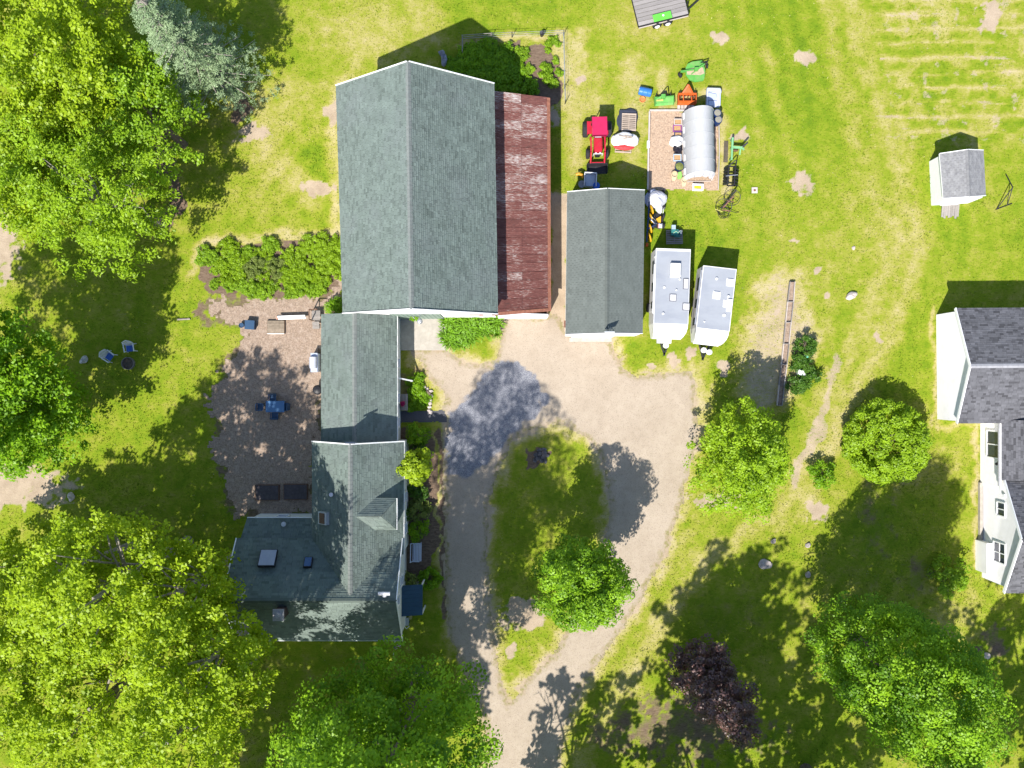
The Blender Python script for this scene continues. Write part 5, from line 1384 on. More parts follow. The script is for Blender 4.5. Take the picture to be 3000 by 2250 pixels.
part('jack', MB().tube((1.98, -.45, .2), (1.98, -.2, .9), .05), BLACKM, tl)
gp = thing('green_tailgate', 'bright green sheet metal panel lying at the edge of the trailer deck', 'tailgate', G(1940, 49, .84), R(13.9))
part('sheet', MB().box((0, 0, .05), (1.34, .52, .05)).box((0, .25, .0), (1.34, .03, .12)), mat('bright_green', (.10, .42, .05), .5, .08, 4), gp)
part('knob', MB().lathe([(.07, .07), (.07, .12), (.03, .14)], (.08, .05, 0), 10), TRIM, gp)

# ------------------------------------------------------------------ mower deck, tillers, barrel
rc = thing('rotary_cutter', 'round green tractor mower with mud dried on its deck', 'mower', G(2032, 215), R(6))
out = [(-.62, .35), (-.45, .62), (-.1, .74), (.62, .76), (.70, .55), (.78, 0), (.66, -.55), (.55, -.72), (-.05, -.74), (-.42, -.55), (-.66, -.15)]
part('deck', MB().prism(out, .22, .36), GREEN, rc)
part('mud', MB().prism([(-.6, .2), (.1, .3), (.62, .24), (.7, -.2), (.4, -.3), (-.55, -.18)], .36, .385), mat('dried_mud', (.36, .29, .2), .95, .2, 6), rc)
part('gearbox', MB().box((.08, .1, .5), (.26, .24, .28)).tube((.08, .1, .5), (.75, .42, .56), .05), GREEN, rc)
part('drive_shaft', MB().bar((-1.05, .06, .55), (.0, .1, .5), .08, .08).bar((-.3, -.2, .42), (.72, .36, .6), .05, .06), GREEN, rc)
part('hitch_arm', MB().bar((.55, .28, .45), (.92, .42, .7), .07, .07).bar((.5, .6, .4), (.95, .5, .75), .06, .06).bar((.75, .3, .45), (.98, .62, .5), .05, .05), BLACKM, rc)
wheel(rc, (-1.06, -.1, .2), .2, .12, 'X', STEEL, 'tail_wheel', R(35))
part('wheel_fork', MB().bar((-.62, .06, .42), (-1.05, .04, .45), .1, .08), GREEN, rc)
wheel(rc, (.98, .36, .16), .16, .1, 'X', STEEL, 'gauge_wheel')
bb = thing('barrel', 'blue plastic barrel lying on its side on the grass', 'barrel', G(1888, 273), R(-12))
part('body', MB().lathe([(.26, -.46), (.29, -.43), (.30, -.2), (.315, -.17), (.30, -.14), (.30, .14), (.315, .17), (.30, .2), (.29, .43), (.26, .46)], (0, 0, .3), 20, 'X'), BLUE, bb, smooth=False)
part('bung', MB().lathe([(.05, 0), (.05, .03)], (-.48, .12, .36), 8, 'X'), WPLAST, bb)
mb = MB().lathe([(.17, 0), (.24, .08), (.22, .1), (.14, .05)], (0, 0, 0), 14)
solo('orange_bowl', mb, mat('faded_orange', (.47, .17, .05), .6, .1, 4), 'faded orange plastic bowl lying against the blue barrel', 'bowl', G(1882, 292))
tg = thing('green_tiller', 'low green rear tiller standing at the corner of the timber border', 'tiller', G(1943, 296), R(4))
part('hood', MB().slab([(-.66, .12, .5), (.66, .12, .5), (.66, -.4, .22), (-.66, -.4, .22)], .04).box((0, .14, .46), (1.32, .08, .1)), GREEN, tg)
part('end_plate', MB().box((-.68, -.1, .3), (.04, .6, .46)).box((.68, -.1, .3), (.04, .6, .46)), GREEN, tg)
part('gearbox', MB().box((-.1, .12, .6), (.3, .3, .26)).tube((-.1, .2, .62), (-.62, .0, .5), .07), GREEN, tg)
part('mast', MB().bar((-.3, .25, .4), (.0, .4, 1.0), .06, .06).bar((.3, .25, .4), (.05, .4, 1.0), .06, .06).bar((-.55, .2, .35), (-.55, .5, .4), .05, .05).bar((.5, .2, .35), (.5, .5, .4), .05, .05), BLACKM, tg)
part('rotor', MB().tube((-.62, -.12, .22), (.62, -.12, .22), .14, .14, 8), BLACKM, tg)
part('belt_cover', MB().box((-.34, -.08, .46), (.5, .1, .08)), mat('straw_yellow', (.42, .38, .12), .6), tg)
og = thing('orange_box_scraper', 'orange box blade scraper on the grass beside the green tiller', 'box blade', G(2010, 290), R(0))
part('frame', MB().box((0, .22, .3), (1.3, .06, .5)).box((-.64, -.1, .28), (.05, .75, .5)).box((.64, -.1, .28), (.05, .75, .5)).box((0, .18, .55), (1.3, .14, .05)).box((-.3, -.05, .5), (.07, .6, .06)).box((.3, -.05, .5), (.07, .6, .06)), ORANGE, og)
part('blade', MB().slab([(-.66, -.30, .5), (.66, -.30, .5), (.66, -.5, .16), (-.66, -.5, .16)], .04), ORANGE, og)
part('mast', MB().slab([(-.42, .26, .56), (.42, .26, .56), (.06, .78, .86), (-.06, .78, .86)], .04).bar((-.35, .25, .6), (0, .72, .9), .07, .07).bar((.35, .25, .6), (0, .72, .9), .07, .07), ORANGE, og)
for x in (-.45, -.2, .05, .28, .5):
    part('shank', MB().bar((x, .0, .6), (x, .0, .05), .05, .07), RUSTB, og)
part('hitch_pin', MB().bar((-.6, .3, .4), (-.5, .45, .42), .05, .05).bar((.6, .3, .4), (.55, .5, .42), .05, .05), BLACKM, og)
bl = thing('timber_blocks', 'row of pale timber blocks under the front edge of the orange scraper', 'blocks', G(2008, 315))
for i in range(5):
    part('block', MB().box((-.5 + i * .25, 0, .06), (.2, .26, .12)), BOARD, bl)

# ------------------------------------------------------------------ garden border and hoop house
bf = thing('garden_border', 'pale timber board border around the wood chip garden plot', 'garden border', G(2000, 440))
def seg(a, b, w=.09, h=.2, name='board', m=BOARD):
    A_ = Vector(G(*a)); B_ = Vector(G(*b))
    return part(name, MB().bar(A_ + Vector((0, 0, h / 2)), B_ + Vector((0, 0, h / 2)), w, h), m, bf, world=True)
for a, b in (((1902, 325), (1990, 325)), ((1990, 325), (2104, 327)), ((1902, 328), (1900, 420)), ((1899, 420), (1897, 556)), ((2104, 330), (2106, 440)), ((2106, 440), (2103, 556))):
    seg(a, b, .10 if a[0] < 1995 else .05)
part('board', MB().box((*G(1898, 425)[:2], .13), (.16, .5, .26)), TRIM, bf, world=True)
hh = thing('hoop_house', 'small white plastic covered hoop greenhouse inside the timber border', 'greenhouse', g(543, -697), R(1.4))
HW, HH, HL = 1.1, 2.05, 4.6
def arc(i, n, r=0.0): a = PI * i / n; return (-(HW + r) * math.cos(a), (HH + r) * math.sin(a) ** .85)
FILM = mat('greenhouse_film', (0.36, 0.365, 0.375), .9, .04, 2.5, stretch=(5, 1, 1), dirt=(.40, .405, .42), dirt_amt=.5, dscale=1.2, spec=.05)
mb = MB(); n = 22; K = 24; V = []; F = []
for k in range(K + 1):
    y = -HL / 2 + HL * k / K; sag = .012 * math.sin(k * PI * 5 / K) ** 2
    for i in range(n + 1):
        x, z = arc(i, n, -sag); V.append((x, y, z))
for k in range(K):
    for i in range(n): F.append((k * (n + 1) + i, k * (n + 1) + i + 1, (k + 1) * (n + 1) + i + 1, (k + 1) * (n + 1) + i))
part('cover', mb.add(V, F), FILM, hh, smooth=True)
part('end_wall', MB().add([(*arc(i, n)[:1], HL / 2, arc(i, n)[1]) for i in range(n + 1)], [tuple(range(n + 1))]), FILM, hh)
fl = MB()    # torn front curtain hanging down beside an open mouth
V = [(arc(i, n)[0], -HL / 2, arc(i, n)[1]) for i in range(n + 1)]
inn = []
for i in range(n + 1):
    x, z = arc(i, n); lo = max(0, z - (.55 + .5 * abs(math.sin(i * .9)) if 3 < i < n - 3 else 3)); inn.append((x * .95, -HL / 2 - .22 - .05 * math.sin(i * 2.0), lo))
part('front_curtain', fl.add(V + inn, [(i, i + 1, n + 2 + i, n + 1 + i) for i in range(n)]), TARP, hh)
for k in range(6):
    y = -HL / 2 + HL * k / 5
    part('hoop', MB().poly([(arc(i, n, .012)[0], y, arc(i, n, .012)[1]) for i in range(n + 1)], .013, 5, False), mat('white_tube', (.44, .45, .47), .4), hh)
part('base_board', MB().box((-HW, 0, .1), (.05, HL, .2)).box((HW, 0, .1), (.05, HL, .2)), BOARD, hh)
for k in range(5):
    part('clip', MB().box((-HW * .99, -2 + k * 1.0, .62), (.06, .42, .2)), TRIM, hh)
part('brace', MB().bar((-.9, -HL / 2 - .3, .06), (.9, -HL / 2 - .3, .06), .05, .05), BOARD, hh)
# the clutter round it
def tub(label, px, py, w, d, h, m, fill=SOIL, rz=0.0, name='planter_tub', cat='planter', inset_=.05):
    t = thing(name, label, cat, G(px, py), rz)
    mb = MB(); W, D = w / 2, d / 2
    o = [(-W, -D), (W, -D), (W, D), (-W, D)]; i_ = [(x * (1 - inset_ * 2 / w), y * (1 - inset_ * 2 / d)) for x, y in o]
    V = [(x * .88, y * .88, 0) for x, y in o] + [(x, y, h) for x, y in o] + [(x, y, h) for x, y in i_] + [(x * .97, y * .97, h * .75) for x, y in i_]
    F = [(3, 2, 1, 0)] + [(i, (i + 1) % 4, 4 + (i + 1) % 4, 4 + i) for i in range(4)] + [(4 + i, 4 + (i + 1) % 4, 8 + (i + 1) % 4, 8 + i) for i in range(4)] + [(8 + i, 8 + (i + 1) % 4, 12 + (i + 1) % 4, 12 + i) for i in range(4)]
    part('tub', mb.add(V, F), m, t)
    part('soil', MB().face([(x * .97, y * .97, h * .75) for x, y in i_]), fill, t)
    return t
tub('pale planter tub of soil at the north end of the row by the hoop house', 1984, 361, .58, .46, .35, BOARD)
tub('purple edged planter tub of soil beside the hoop house', 1982, 379, .62, .48, .3, mat('purple_plastic', (.22, .05, .22), .5))
tub('dark edged planter tub of soil above the white bag', 1985, 397, .58, .4, .3, NAVY)
tub('pale blue edged planter tub of soil below the black bag', 1982, 465, .58, .5, .34, mat('pale_blue_plastic', (.36, .44, .52), .5))
tub('white tub with a yellow inside on the grass below the garden plot', 2042, 551, .8, .5, .3, TRIM, mat('yellow_inside', (.55, .42, .02), .5), R(-2), 'storage_tub', 'tub', .12)
solo('white_bag', MB().blob((0, 0, .2), (.52, .42, .32), 16, 3, .16), mat('white_sack', (.55, .55, .56), .6, .05, 4, .5, 7), 'crumpled white plastic bag beside the hoop house', 'bag', G(1981, 417))
solo('black_bag', MB().blob((0, 0, .18), (.36, .3, .28), 16, 5, .22), mat('black_film', (.015, .014, .022), .3, .3, 5), 'shiny black rubbish bag below the white bag', 'bag', G(1983, 438))
t = thing('round_planter', 'round planter full of green growth beside the hoop house', 'planter', G(1988, 491))
part('pot', MB().lathe([(.3, 0), (.36, .4), (.33, .4), (.31, .3)], (0, 0, 0), 16), NAVY, t); part('soil', MB().lathe([(.315, .3), (.05, .4)], (0, 0, 0), 12), LF['olive'] if False else mat('moss', (.13, .15, .04), .9, .3, 10), t)
for lb, px, py, sd in (('cream fabric sack left of the round planter', 1974, 513, 1), ('cream fabric sack in front of the hoop house mouth', 2003, 529, 2)):
    t = thing('grow_bag', lb, 'sack', G(px, py))
    part('sack', MB().lathe([(.2, 0), (.26, .15), (.25, .3), (.21, .32), (.18, .22)], (0, 0, 0), 12), CREAM, t)
    part('flap', MB().slab([(-.18, -.2, .24), (.16, -.2, .26), (.08, -.42, .05), (-.12, -.46, .04)], .02), CREAM, t)
solo('green_tray', MB().box((0, 0, .07), (.34, .5, .14)).box((0, 0, .15), (.2, .36, .03)), mat('lime_plastic', (.22, .45, .10), .5, .1, 4), 'light green plastic tray between the two cream sacks', 'tray', G(1990, 515), R(10))
for lb, py, h in (('dark blue barrel with a mesh lid beside the north east hoop house corner', 332, .85), ('dark blue barrel with a mesh lid, the lower of two', 352, .85)):
    t = thing('rain_barrel', lb, 'barrel', g(594 + (py - 332) * .15, -784 + (py - 332) * .98))
    part('body', MB().lathe([(.25, 0), (.29, .1), (.3, .4), (.29, h - .05), (.27, h), (.24, h), (.24, h - .03)], (0, 0, 0), 18), NAVY, t)
    part('lid', MB().lathe([(.24, h - .03), (.02, h - .01)], (0, 0, 0), 16), mat('mesh_grey', (.22, .21, .17), .8, .2, 20), t)
wb = thing('utility_tub', 'large white plastic moulded utility tub with a metal rim behind the hoop house', 'tub', G(2087, 290), R(-2))
part('shell', MB().box((0, 0, .12), (.98, 1.3, .24)).box((-.45, 0, .3), (.1, 1.3, .18)).box((.46, -.05, .3), (.1, 1.1, .18)).box((0, .52, .34), (.96, .2, .26)).box((-.05, -.42, .28), (.6, .35, .12)), mat('blue_white_plastic', (.42, .46, .58), .4, .05, 3), wb)
part('seat_moulding', MB().prism([(-.38, -.2), (.1, -.2), (.26, -.02), (.2, .24), (-.38, .34)], .24, .36), mat('lilac_plastic', (.36, .40, .54), .4, .05, 3), wb)
part('rim', MB().poly([(-.5, .64, .46), (.44, .64, .46), (.52, .5, .46), (.53, .3, .44)], .03, 6), STEEL, wb)
# pallets
def pallet_geo(t, w, d, n, z=0.0, m=PALLET):
    for i in range(n):
        part('slat', MB().box((0, -d / 2 + .05 + i * (d - .1) / (n - 1), z + .115), (w, .085 if i not in (0, n - 1) else .11, .02)), m, t)
    for x in (-w / 2 + .03, 0, w / 2 - .03):
        part('stringer', MB().box((x, 0, z + .055), (.045, d, .1)), m, t)
pa = thing('pallet', 'pale wooden pallet lying on a dark tarp on the grass', 'pallet', G(1842, 359, .25)[:2] + (.26,), R(-2))
pallet_geo(pa, 1.04, 1.24, 9)
solo('dark_tarp_stack', MB().blob((0, 0, .1), (.76, .92, .16), 18, 9, .12).box((-.03, .02, .13), (1.22, 1.46, .24)), mat('dark_tarp', (.03, .035, .055), .7, .2, 3), 'dark tarp covered stack underneath the pale wooden pallet', 'tarp', G(1838, 356), R(-2))
pb = thing('pallet', 'wooden pallet carrying the white and red sacks', 'pallet', G(1826, 422), R(-3))
pallet_geo(pb, 1.2, 1.34, 8)
sk_ = thing('sack_pile', 'heap of white feed sacks with a red sack below on a pallet', 'sacks', G(1829, 416, .3)[:2] + (.13,), R(-3))
SACK = mat('white_sack', (.5, .5, .5))
for i, (x, y, z, rz) in enumerate(((-.45, .1, .2, .1), (.42, .05, .2, -.05), (-.3, .12, .48, -.1), (.4, .1, .48, .05), (0, .16, .68, .02))):
    part('sack', MB().blob((0, 0, 0), (.58, .44, .2), 16, i, .06, False), SACK, sk_).location = (x, y, z)
part('red_sack', MB().blob((0, -.36, .16), (.78, .24, .17), 16, 9, .06, False), mat('red_sack', (.42, .035, .04), .6, .1, 5), sk_)
for x, y, rz in ((-.2, .2, -.1), (.12, .08, .15), (.2, .22, -.12)):
    part('slat', MB().box((x, y, .90), (.6, .07, .03), rz=rz), mat('tan_slat', (.3, .24, .19), .9), sk_)

# ------------------------------------------------------------------ implements east of the plot
pl = thing('green_plow', 'mint green implement frame with a drawbar right of the garden plot', 'implement', G(2143, 443), R(-3))
part('toolbar', MB().box((-.12, 0, .62), (.13, 1.62, .13)), MINT, pl)
part('drawbar', MB().box((.3, .12, .6), (.85, .16, .12)).bar((.55, .12, .6), (.78, .02, .5), .12, .1).bar((.5, .05, .55), (.55, -.28, .2), .1, .1), MINT, pl)
part('coulter', MB().lathe([(.01, -.02), (.22, -.01), (.22, .01), (.01, .02)], (.2, -.02, .25), 16, 'Y'), RUSTB, pl)
part('shank', MB().bar((-.12, .7, .6), (-.12, .72, .05), .07, .09).bar((-.12, -.7, .6), (-.12, -.68, .05), .07, .09).bar((-.12, .1, .6), (-.1, .12, .05), .07, .09), MINT, pl)
part('hitch', MB().bar((.6, .2, .6), (.9, .45, .95), .07, .07).bar((.62, .1, .6), (.92, .4, .95), .07, .07), BLACKM, pl)
solo('dark_plank', MB().box((0, 0, .04), (.30, 1.55, .06)), mat('dark_plank_wood', (.085, .07, .05), .9, .25, 5), 'dark weathered plank lying left of the mint green implement', 'plank', G(2126, 445), R(-2))
dk = thing('disc_harrow', 'black disc harrow below the mint green implement', 'harrow', G(2138, 520), R(-4))
part('frame', MB().box((-.25, 0, .45), (.07, 1.5, .08)).box((.25, 0, .45), (.07, 1.5, .08)).box((0, .7, .45), (.6, .08, .08)).box((0, -.7, .45), (.6, .08, .08)).box((0, .1, .46), (.62, .08, .07)).bar((-.25, .7, .5), (.12, 1.05, .9), .07, .07).bar((.25, .7, .5), (.2, 1.05, .9), .07, .07), BLACKM, dk)
for x in (-.33, .33):
    for k in range(6):
        part('disc', MB().lathe([(.01, -.03), (.24, 0), (.24, .012), (.01, .03)], (x, -.6 + k * .23, .26), 14, 'Y', R(14 if x < 0 else -14)), BLACKM, dk)
part('axle', MB().bar((-.42, -.05, .5), (.45, .1, .52), .04, .04), STEEL, dk)
hr = thing('hay_rake', 'old rusty iron hay rake with thin spoked wheels on the lawn', 'rake', G(2128, 600), R(0))
def ring(c, r, tilt, rz, name='wheel', nsp=8, rad=.022):
    m3 = Matrix.Rotation(rz, 3, 'Z') @ Matrix.Rotation(tilt, 3, 'X'); c = Vector(c)
    pts = [c + m3 @ Vector((r * math.cos(2 * PI * i / 24), r * math.sin(2 * PI * i / 24), 0)) for i in range(25)]
    w_ = part(name, MB().poly(pts, rad, 5, False), BLACKM, hr)
    sp = MB()
    for i in range(nsp): sp.tube(c, pts[i * 24 // nsp], .011, .011, 4)
    part('spoke', sp, BLACKM, w_, kind='stuff')
ring((.28, .42, .55), .58, R(28), R(-35)); ring((-.3, -.22, .42), .58, R(32), R(-35)); ring((-.28, -.62, .3), .42, R(14), R(10), nsp=4)
part('axle', MB().bar((-.35, -.3, .45), (.42, .55, .55), .09, .09).bar((-.45, -.45, .4), (.2, -.55, .4), .07, .07).bar((-.1, .2, .5), (.4, .1, .5), .06, .06), RUSTB, hr)
part('tongue', MB().bar((-.5, -.38, .35), (.55, .9, .6), .06, .08).bar((.2, .6, .5), (.6, 1.0, .6), .05, .05), BLACKM, hr)
part('lever', MB().bar((-.95, -.42, .5), (-.42, -.6, .5), .04, .05), mat('straw_yellow', (.42, .38, .12)), hr)
part('tines', MB().poly([(-.6, -.7, .1), (-.3, -.95, .2), (.1, -.95, .2), (.3, -.75, .1)], .02, 5).poly([(.2, -.5, .3), (.6, -.6, .2), (.9, -.55, .05)], .02, 5), BLACKM, hr)
st = thing('paving_block', 'small pale square paving block with a hole lying on the lawn', 'block', G(2210, 558))
part('slab', MB().box((0, 0, .05), (.42, .42, .1)), BOARD, st); part('cap', MB().lathe([(.09, .1), (.07, .13)], (0, 0, 0), 10), RUSTB, st)

# ------------------------------------------------------------------ yard equipment beside the garage
ut = thing('covered_mower', 'riding mower under a bunched white cover beside the garage', 'mower', G(1922, 588), R(5))
part('cover', MB().blob((0, 0, .45), (.66, .66, .5), 20, 21, .09).blob((.1, -.55, .3), (.28, .5, .25), 14, 22, .1), TARP, ut)
part('shaded_skirt', MB().blob((-.25, .08, .22), (.62, .7, .32), 18, 23, .1), mat('blue_shadow_tarp', (.28, .31, .42), .6, .08, 4), ut)  # same white cover, its shade put into a bluer, darker colour
for x, y in ((-.5, -.5), (.5, -.5), (-.5, .55), (.55, .5)): wheel(ut, (x, y, .2), .2, .14)
zt = thing('yellow_mower', 'yellow and black walk behind mower with chrome handles beside the garage', 'mower', G(1928, 648), R(-3))
part('deck', MB().prism([(-.3, .5), (.1, .5), (.32, .1), (.32, -.5), (.1, -.6), (-.3, -.5), (-.42, 0)], .12, .3), BLACKM, zt)
part('hood', MB().slab([(-.25, .05, .5), (.1, .28, .55), (.12, -.2, .5), (-.05, -.18, .5)], .2), YELLOW, zt)
part('engine', MB().box((.1, -.42, .42), (.26, .3, .24)).lathe([(.1, .54), (.1, .62)], (.1, -.42, 0), 10), mat('white_engine', (.5, .5, .54), .4), zt)
part('handle', MB().poly([(-.2, -.1, .5), (-.5, .0, .9), (-.62, .1, .95)], .02, 5).poly([(-.15, -.3, .5), (-.42, -.35, .9), (-.65, -.12, .95)], .02, 5).poly([(.25, .5, .5), (.26, .85, .7), (.34, .86, .7)], .02, 5), STEEL, zt)
for x, y in ((-.32, .35), (.34, .35), (.38, -.35), (-.35, -.45)): wheel(zt, (x, y, .19), .19, .14, rim=YELLOW)
part('striped_panel', MB().box((-.05, -.45, .5), (.06, .3, .03)), mat('stripe_red', (.35, .12, .1), .5), zt)
yr = thing('wheel_rake', 'row of yellow rimmed tine wheels along the garage wall', 'rake', G(1900, 655), R(-6))
for i, y in enumerate((.95, .32, -.42, -1.08)):
    w_ = part('tine_wheel', MB().lathe([(.34, -.05), (.36, -.05), (.36, .05), (.34, .05), (.1, .02), (.1, -.02)], (0.04 + i * .02, y, .42), 18, 'X', R(24)), YELLOW, yr)
    part('hub', MB().lathe([(.08, -.07), (.08, .07)], (0.04 + i * .02, y, .42), 8, 'X', R(24)), BLACKM, w_)
part('beam', MB().bar((-.22, 1.4, .75), (-.1, -1.5, .75), .09, .09).bar((-.2, .3, .75), (.45, -.1, .7), .08, .08).bar((-.18, -.6, .75), (.4, -.2, .7), .08, .08), NAVY, yr)
part('foot', MB().box((.02, -1.6, .2), (.16, .24, .3)), ORANGE, yr)
# machine on a pallet behind the camper
sp_ = thing('pallet', 'grey shaded pallet skid under a green machine behind the camper', 'pallet', G(1975, 695), R(1))
pallet_geo(sp_, 1.2, 1.02, 8, 0, GREYWOOD)
ma = thing('machine', 'teal green engine unit strapped on a grey pallet behind the camper', 'machine', G(1977, 686, .13), R(0))
TEAL = mat('teal_paint', (.03, .16, .15), .5, .3, 5)
part('block', MB().box((-.08, .05, .25), (.5, .42, .42)).box((.28, .05, .2), (.3, .3, .3)), TEAL, ma)
part('tank', MB().box((-.18, .42, .42), (.28, .3, .26)), mat('pale_teal', (.30, .38, .44), .5), ma)
part('flywheel', MB().lathe([(.02, -.04), (.24, -.04), (.24, .04), (.02, .04)], (.1, -.22, .28), 14, 'Y'), TEAL, ma)
part('exhaust', MB().poly([(.2, .1, .5), (.3, .15, .62), (.42, .1, .6)], .04, 6).box((.36, -.02, .42), (.1, .12, .1)), STEEL, ma)
part('hose', MB().poly([(-.2, 0, .48), (0, .12, .6), (.15, .0, .5), (.3, .2, .45)], .025, 5), mat('pale_green_hose', (.3, .45, .3), .6), ma)
# behind the garage
tk = thing('tote_tub', 'big translucent blue plastic tub standing behind the garage', 'tub', G(1727, 532), R(-3))
V = [(-.34, -.44, 0), (.30, -.44, 0), (.30, .38, 0), (-.34, .38, 0), (-.42, -.5, .75), (.42, -.5, .75), (.42, .46, .75), (-.42, .46, .75)]
part('tub', MB().add(V, [(3, 2, 1, 0), (0, 1, 5, 4), (1, 2, 6, 5), (2, 3, 7, 6), (3, 0, 4, 7)]), LTPLAST, tk)
part('bright_fill', MB().face([(-.39, -.47, .5), (.37, -.47, .5), (.37, .42, .5), (-.39, .42, .5)]), mat('lit_tub_fill', (.36, .42, .52), .5, .06, 3), tk)  # added floor; light through the translucent walls put into its pale colour
part('rim', MB().bar((-.44, .46, .76), (.44, .46, .76), .07, .05).bar((-.43, -.5, .76), (-.43, .46, .76), .05, .05).bar((.43, -.5, .76), (.43, .46, .76), .05, .05), WPLAST, tk)
oc = solo('orange_hose', MB().poly([(-.3, .1, .6), (-.1, .14, .66), (.12, .06, .62), (.2, -.14, .55)], [.1, .11, .11, .08], 8), mat('amber_plastic', (.52, .24, .01), .5, .08, 4), 'amber coloured curved chute beside the translucent tub', 'chute', G(1698, 521))
solo('blue_drum', MB().lathe([(.22, 0), (.25, .1), (.25, .6), (.22, .64)], (0, 0, 0), 14), mat('vivid_blue', (.015, .09, .42), .4, .08, 3), 'vivid blue drum tucked behind the garage ridge', 'drum', G(1745, 549))
solo('grey_bin', MB().lathe([(.2, 0), (.27, .5), (.24, .5)], (0, 0, 0), 12), mat('grey_plastic', (.2, .22, .25), .5, .1, 4), 'small grey bin left of the translucent tub', 'bin', G(1703, 544))
solo('spare_tire', MB().lathe([(.2, -.1), (.32, -.1), (.34, 0), (.32, .1), (.2, .1)], (0, 0, .34), 18, 'X'), RUBBER, 'black tire standing between the garage and the camper', 'tire', G(1897, 903))
solo('bracket_post', MB().box((0, 0, .45), (.07, .07, .9)).box((0, .08, .85), (.2, .5, .12)), RUSTB, 'brown post with bracket at the garage front corner', 'post', G(1654, 955))

# ------------------------------------------------------------------ campers
RVROOF = mat('camper_roof', (0.265, 0.282, 0.315), .6, .05, 1.2, dirt=(.215, .232, .272), dirt_amt=.95, dscale=.8, stretch=(.5, 1, 1), spec=.15)
RVWALL = mat('camper_wall', (0.52, 0.51, 0.50), .45, .04, 2)
RVCAP = mat('camper_cap', (0.62, 0.62, 0.63), .35, .03, 2)
VENT = mat('vent_white', (.56, .56, .58), .4, .03, 3)
def camper(name, label, loc, rz, W, L, H, nose, items, stripe):
    c = thing(name, label, 'camper trailer', loc, rz)
    w = W / 2; y1 = L / 2; y0 = -L / 2
    part('body', MB().box((0, nose / 2, .42 + (H - .42) / 2), (W, L - nose, H - .42 - .01)), RVWALL, c)
    part('roof', MB().box((0, nose / 2 - .02, H + .015), (W * .985, L - nose - .04, .05)), RVROOF, c)
    # rounded front cap dropping to the nose
    mb = MB(); prof = [(0, H + .03), (.30, H - .02), (.62, H - .25), (.85, H * .70), (nose, H * .42), (nose - .06, .45)]
    V = []; F = []
    for d, z in prof:
        k = 1 - .16 * (d / nose) ** 2.2
        V += [(-w * k, y0 + nose - d, z), (w * k, y0 + nose - d, z)]
    for i in range(len(prof) - 1): F.append((2 * i, 2 * i + 1, 2 * i + 3, 2 * i + 2))
    m_ = len(prof) * 2
    F.append(tuple(2 * i for i in range(len(prof))) ); F.append(tuple(2 * i + 1 for i in range(len(prof)))[::-1])
    V += [(-w, y0 + nose, .45), (w, y0 + nose, .45)]
    F.append((0, m_, m_ - 2)); F.append((1, m_ - 1, m_ + 1))
    part('front_cap', mb.add(V, F), RVCAP, c)
    part('gas_cover', MB().box((-.1, y0 - .10, .62), (1.0, .34, .5)), RVCAP, c) if not stripe else part('rock_guard', MB().slab([(-w * .74, y0 + .38, H * .62 + .03), (w * .74, y0 + .38, H * .62 + .03), (w * .8, y0 - .05, .82), (-w * .8, y0 - .05, .82)], .03), RVCAP, c)
    part('rear_trim', MB().box((0, y1 - .06, H + .045), (W + .02, .16, .05)) if not stripe else MB().box((0, y1 - .01, H + .03), (W + .02, .05, .06)), RVCAP, c)
    for s in (-1, 1):
        part('side_rail', MB().box((s * (w - .01), nose / 2, H - .01), (.06, L - nose, .07)), RVCAP if not stripe else TRIM, c)
        wheel(c, (s * (w - .12), .25, .33), .33, .2); wheel(c, (s * (w - .12), -.5, .33), .33, .2)
    for yy, ln in ((y1 - 1.2, .9), (y1 - 2.6, .6), (y1 - 3.9, .5)):
        f = part('window', MB().box((-w - .012, yy, H * .62), (.03, ln, .55)), BLACKM, c); part('pane', MB().box((-w - .03, yy, H * .62), (.012, ln - .08, .47)), GLASS, f)
    if stripe:
        part('awning', MB().tube((-w - .08, y0 + 1.2, H - .12), (-w - .08, y1 - .3, H - .12), .06), STEEL, c)
        part('stripe', MB().box((-w - .006, .1, H * .42), (.01, L * .8, .12)).box((-w - .006, .1, H * .9), (.01, L * .8, .06)), mat('dark_stripe', (.06, .06, .08), .5), c)
    else:
        part('door', MB().box((-w - .012, -.9, 1.3), (.03, .62, 1.6)), RVCAP, c)
        part('awning', MB().box((-w - .03, y1 - .55, H - .3), (.07, .1, .5)).box((-w - .05, .3, H - .1), (.1, L * .55, .08)), RVCAP, c)
    part('tongue', MB().bar((-.42, y0 + .1, .42), (0, y0 - 1.05, .42), .1, .12).bar((.42, y0 + .1, .42), (0, y0 - 1.05, .42), .1, .12).box((0, y0 - 1.05, .42), (.14, .2, .12)), BLACKM, c)
    for dx in ((.06,) if not stripe else (-.06, .36)):
        part('gas_tank', MB().lathe([(.14, .45), (.2, .52), (.2, .78), (.12, .86), (.05, .9)], (dx, y0 - .42 - (.1 if dx > .2 else 0), 0), 14), TRIM, c)
    for kind, x, y, sx, sy, sz in items:
        if kind == 'ac':
            a = part('air_conditioner', MB().prism([(x - sx / 2, y - sy / 2), (x + sx / 2, y - sy / 2), (x + sx / 2 * .96, y + sy / 2 * .96), (x - sx / 2 * .96, y + sy / 2 * .96)], H + .04, H + .04 + sz), VENT, c)
        elif kind == 'vent':
            a = part('roof_vent', MB().box((x, y, H + .04 + sz / 2), (sx, sy, sz)).box((x, y + sy * .3, H + .05 + sz), (sx * .7, .05, .03)), VENT, c)
            part('flange', MB().box((x, y, H + .055), (sx + .1, sy + .1, .02)), RVCAP if stripe else mat('vent_gasket', (.10, .10, .12), .6), a)
        else:
            part('pipe_cap', MB().lathe([(sx, H + .04), (sx, H + .04 + sz), (sx * .4, H + .06 + sz)], (x, y, 0), 12), VENT, c)
    return c
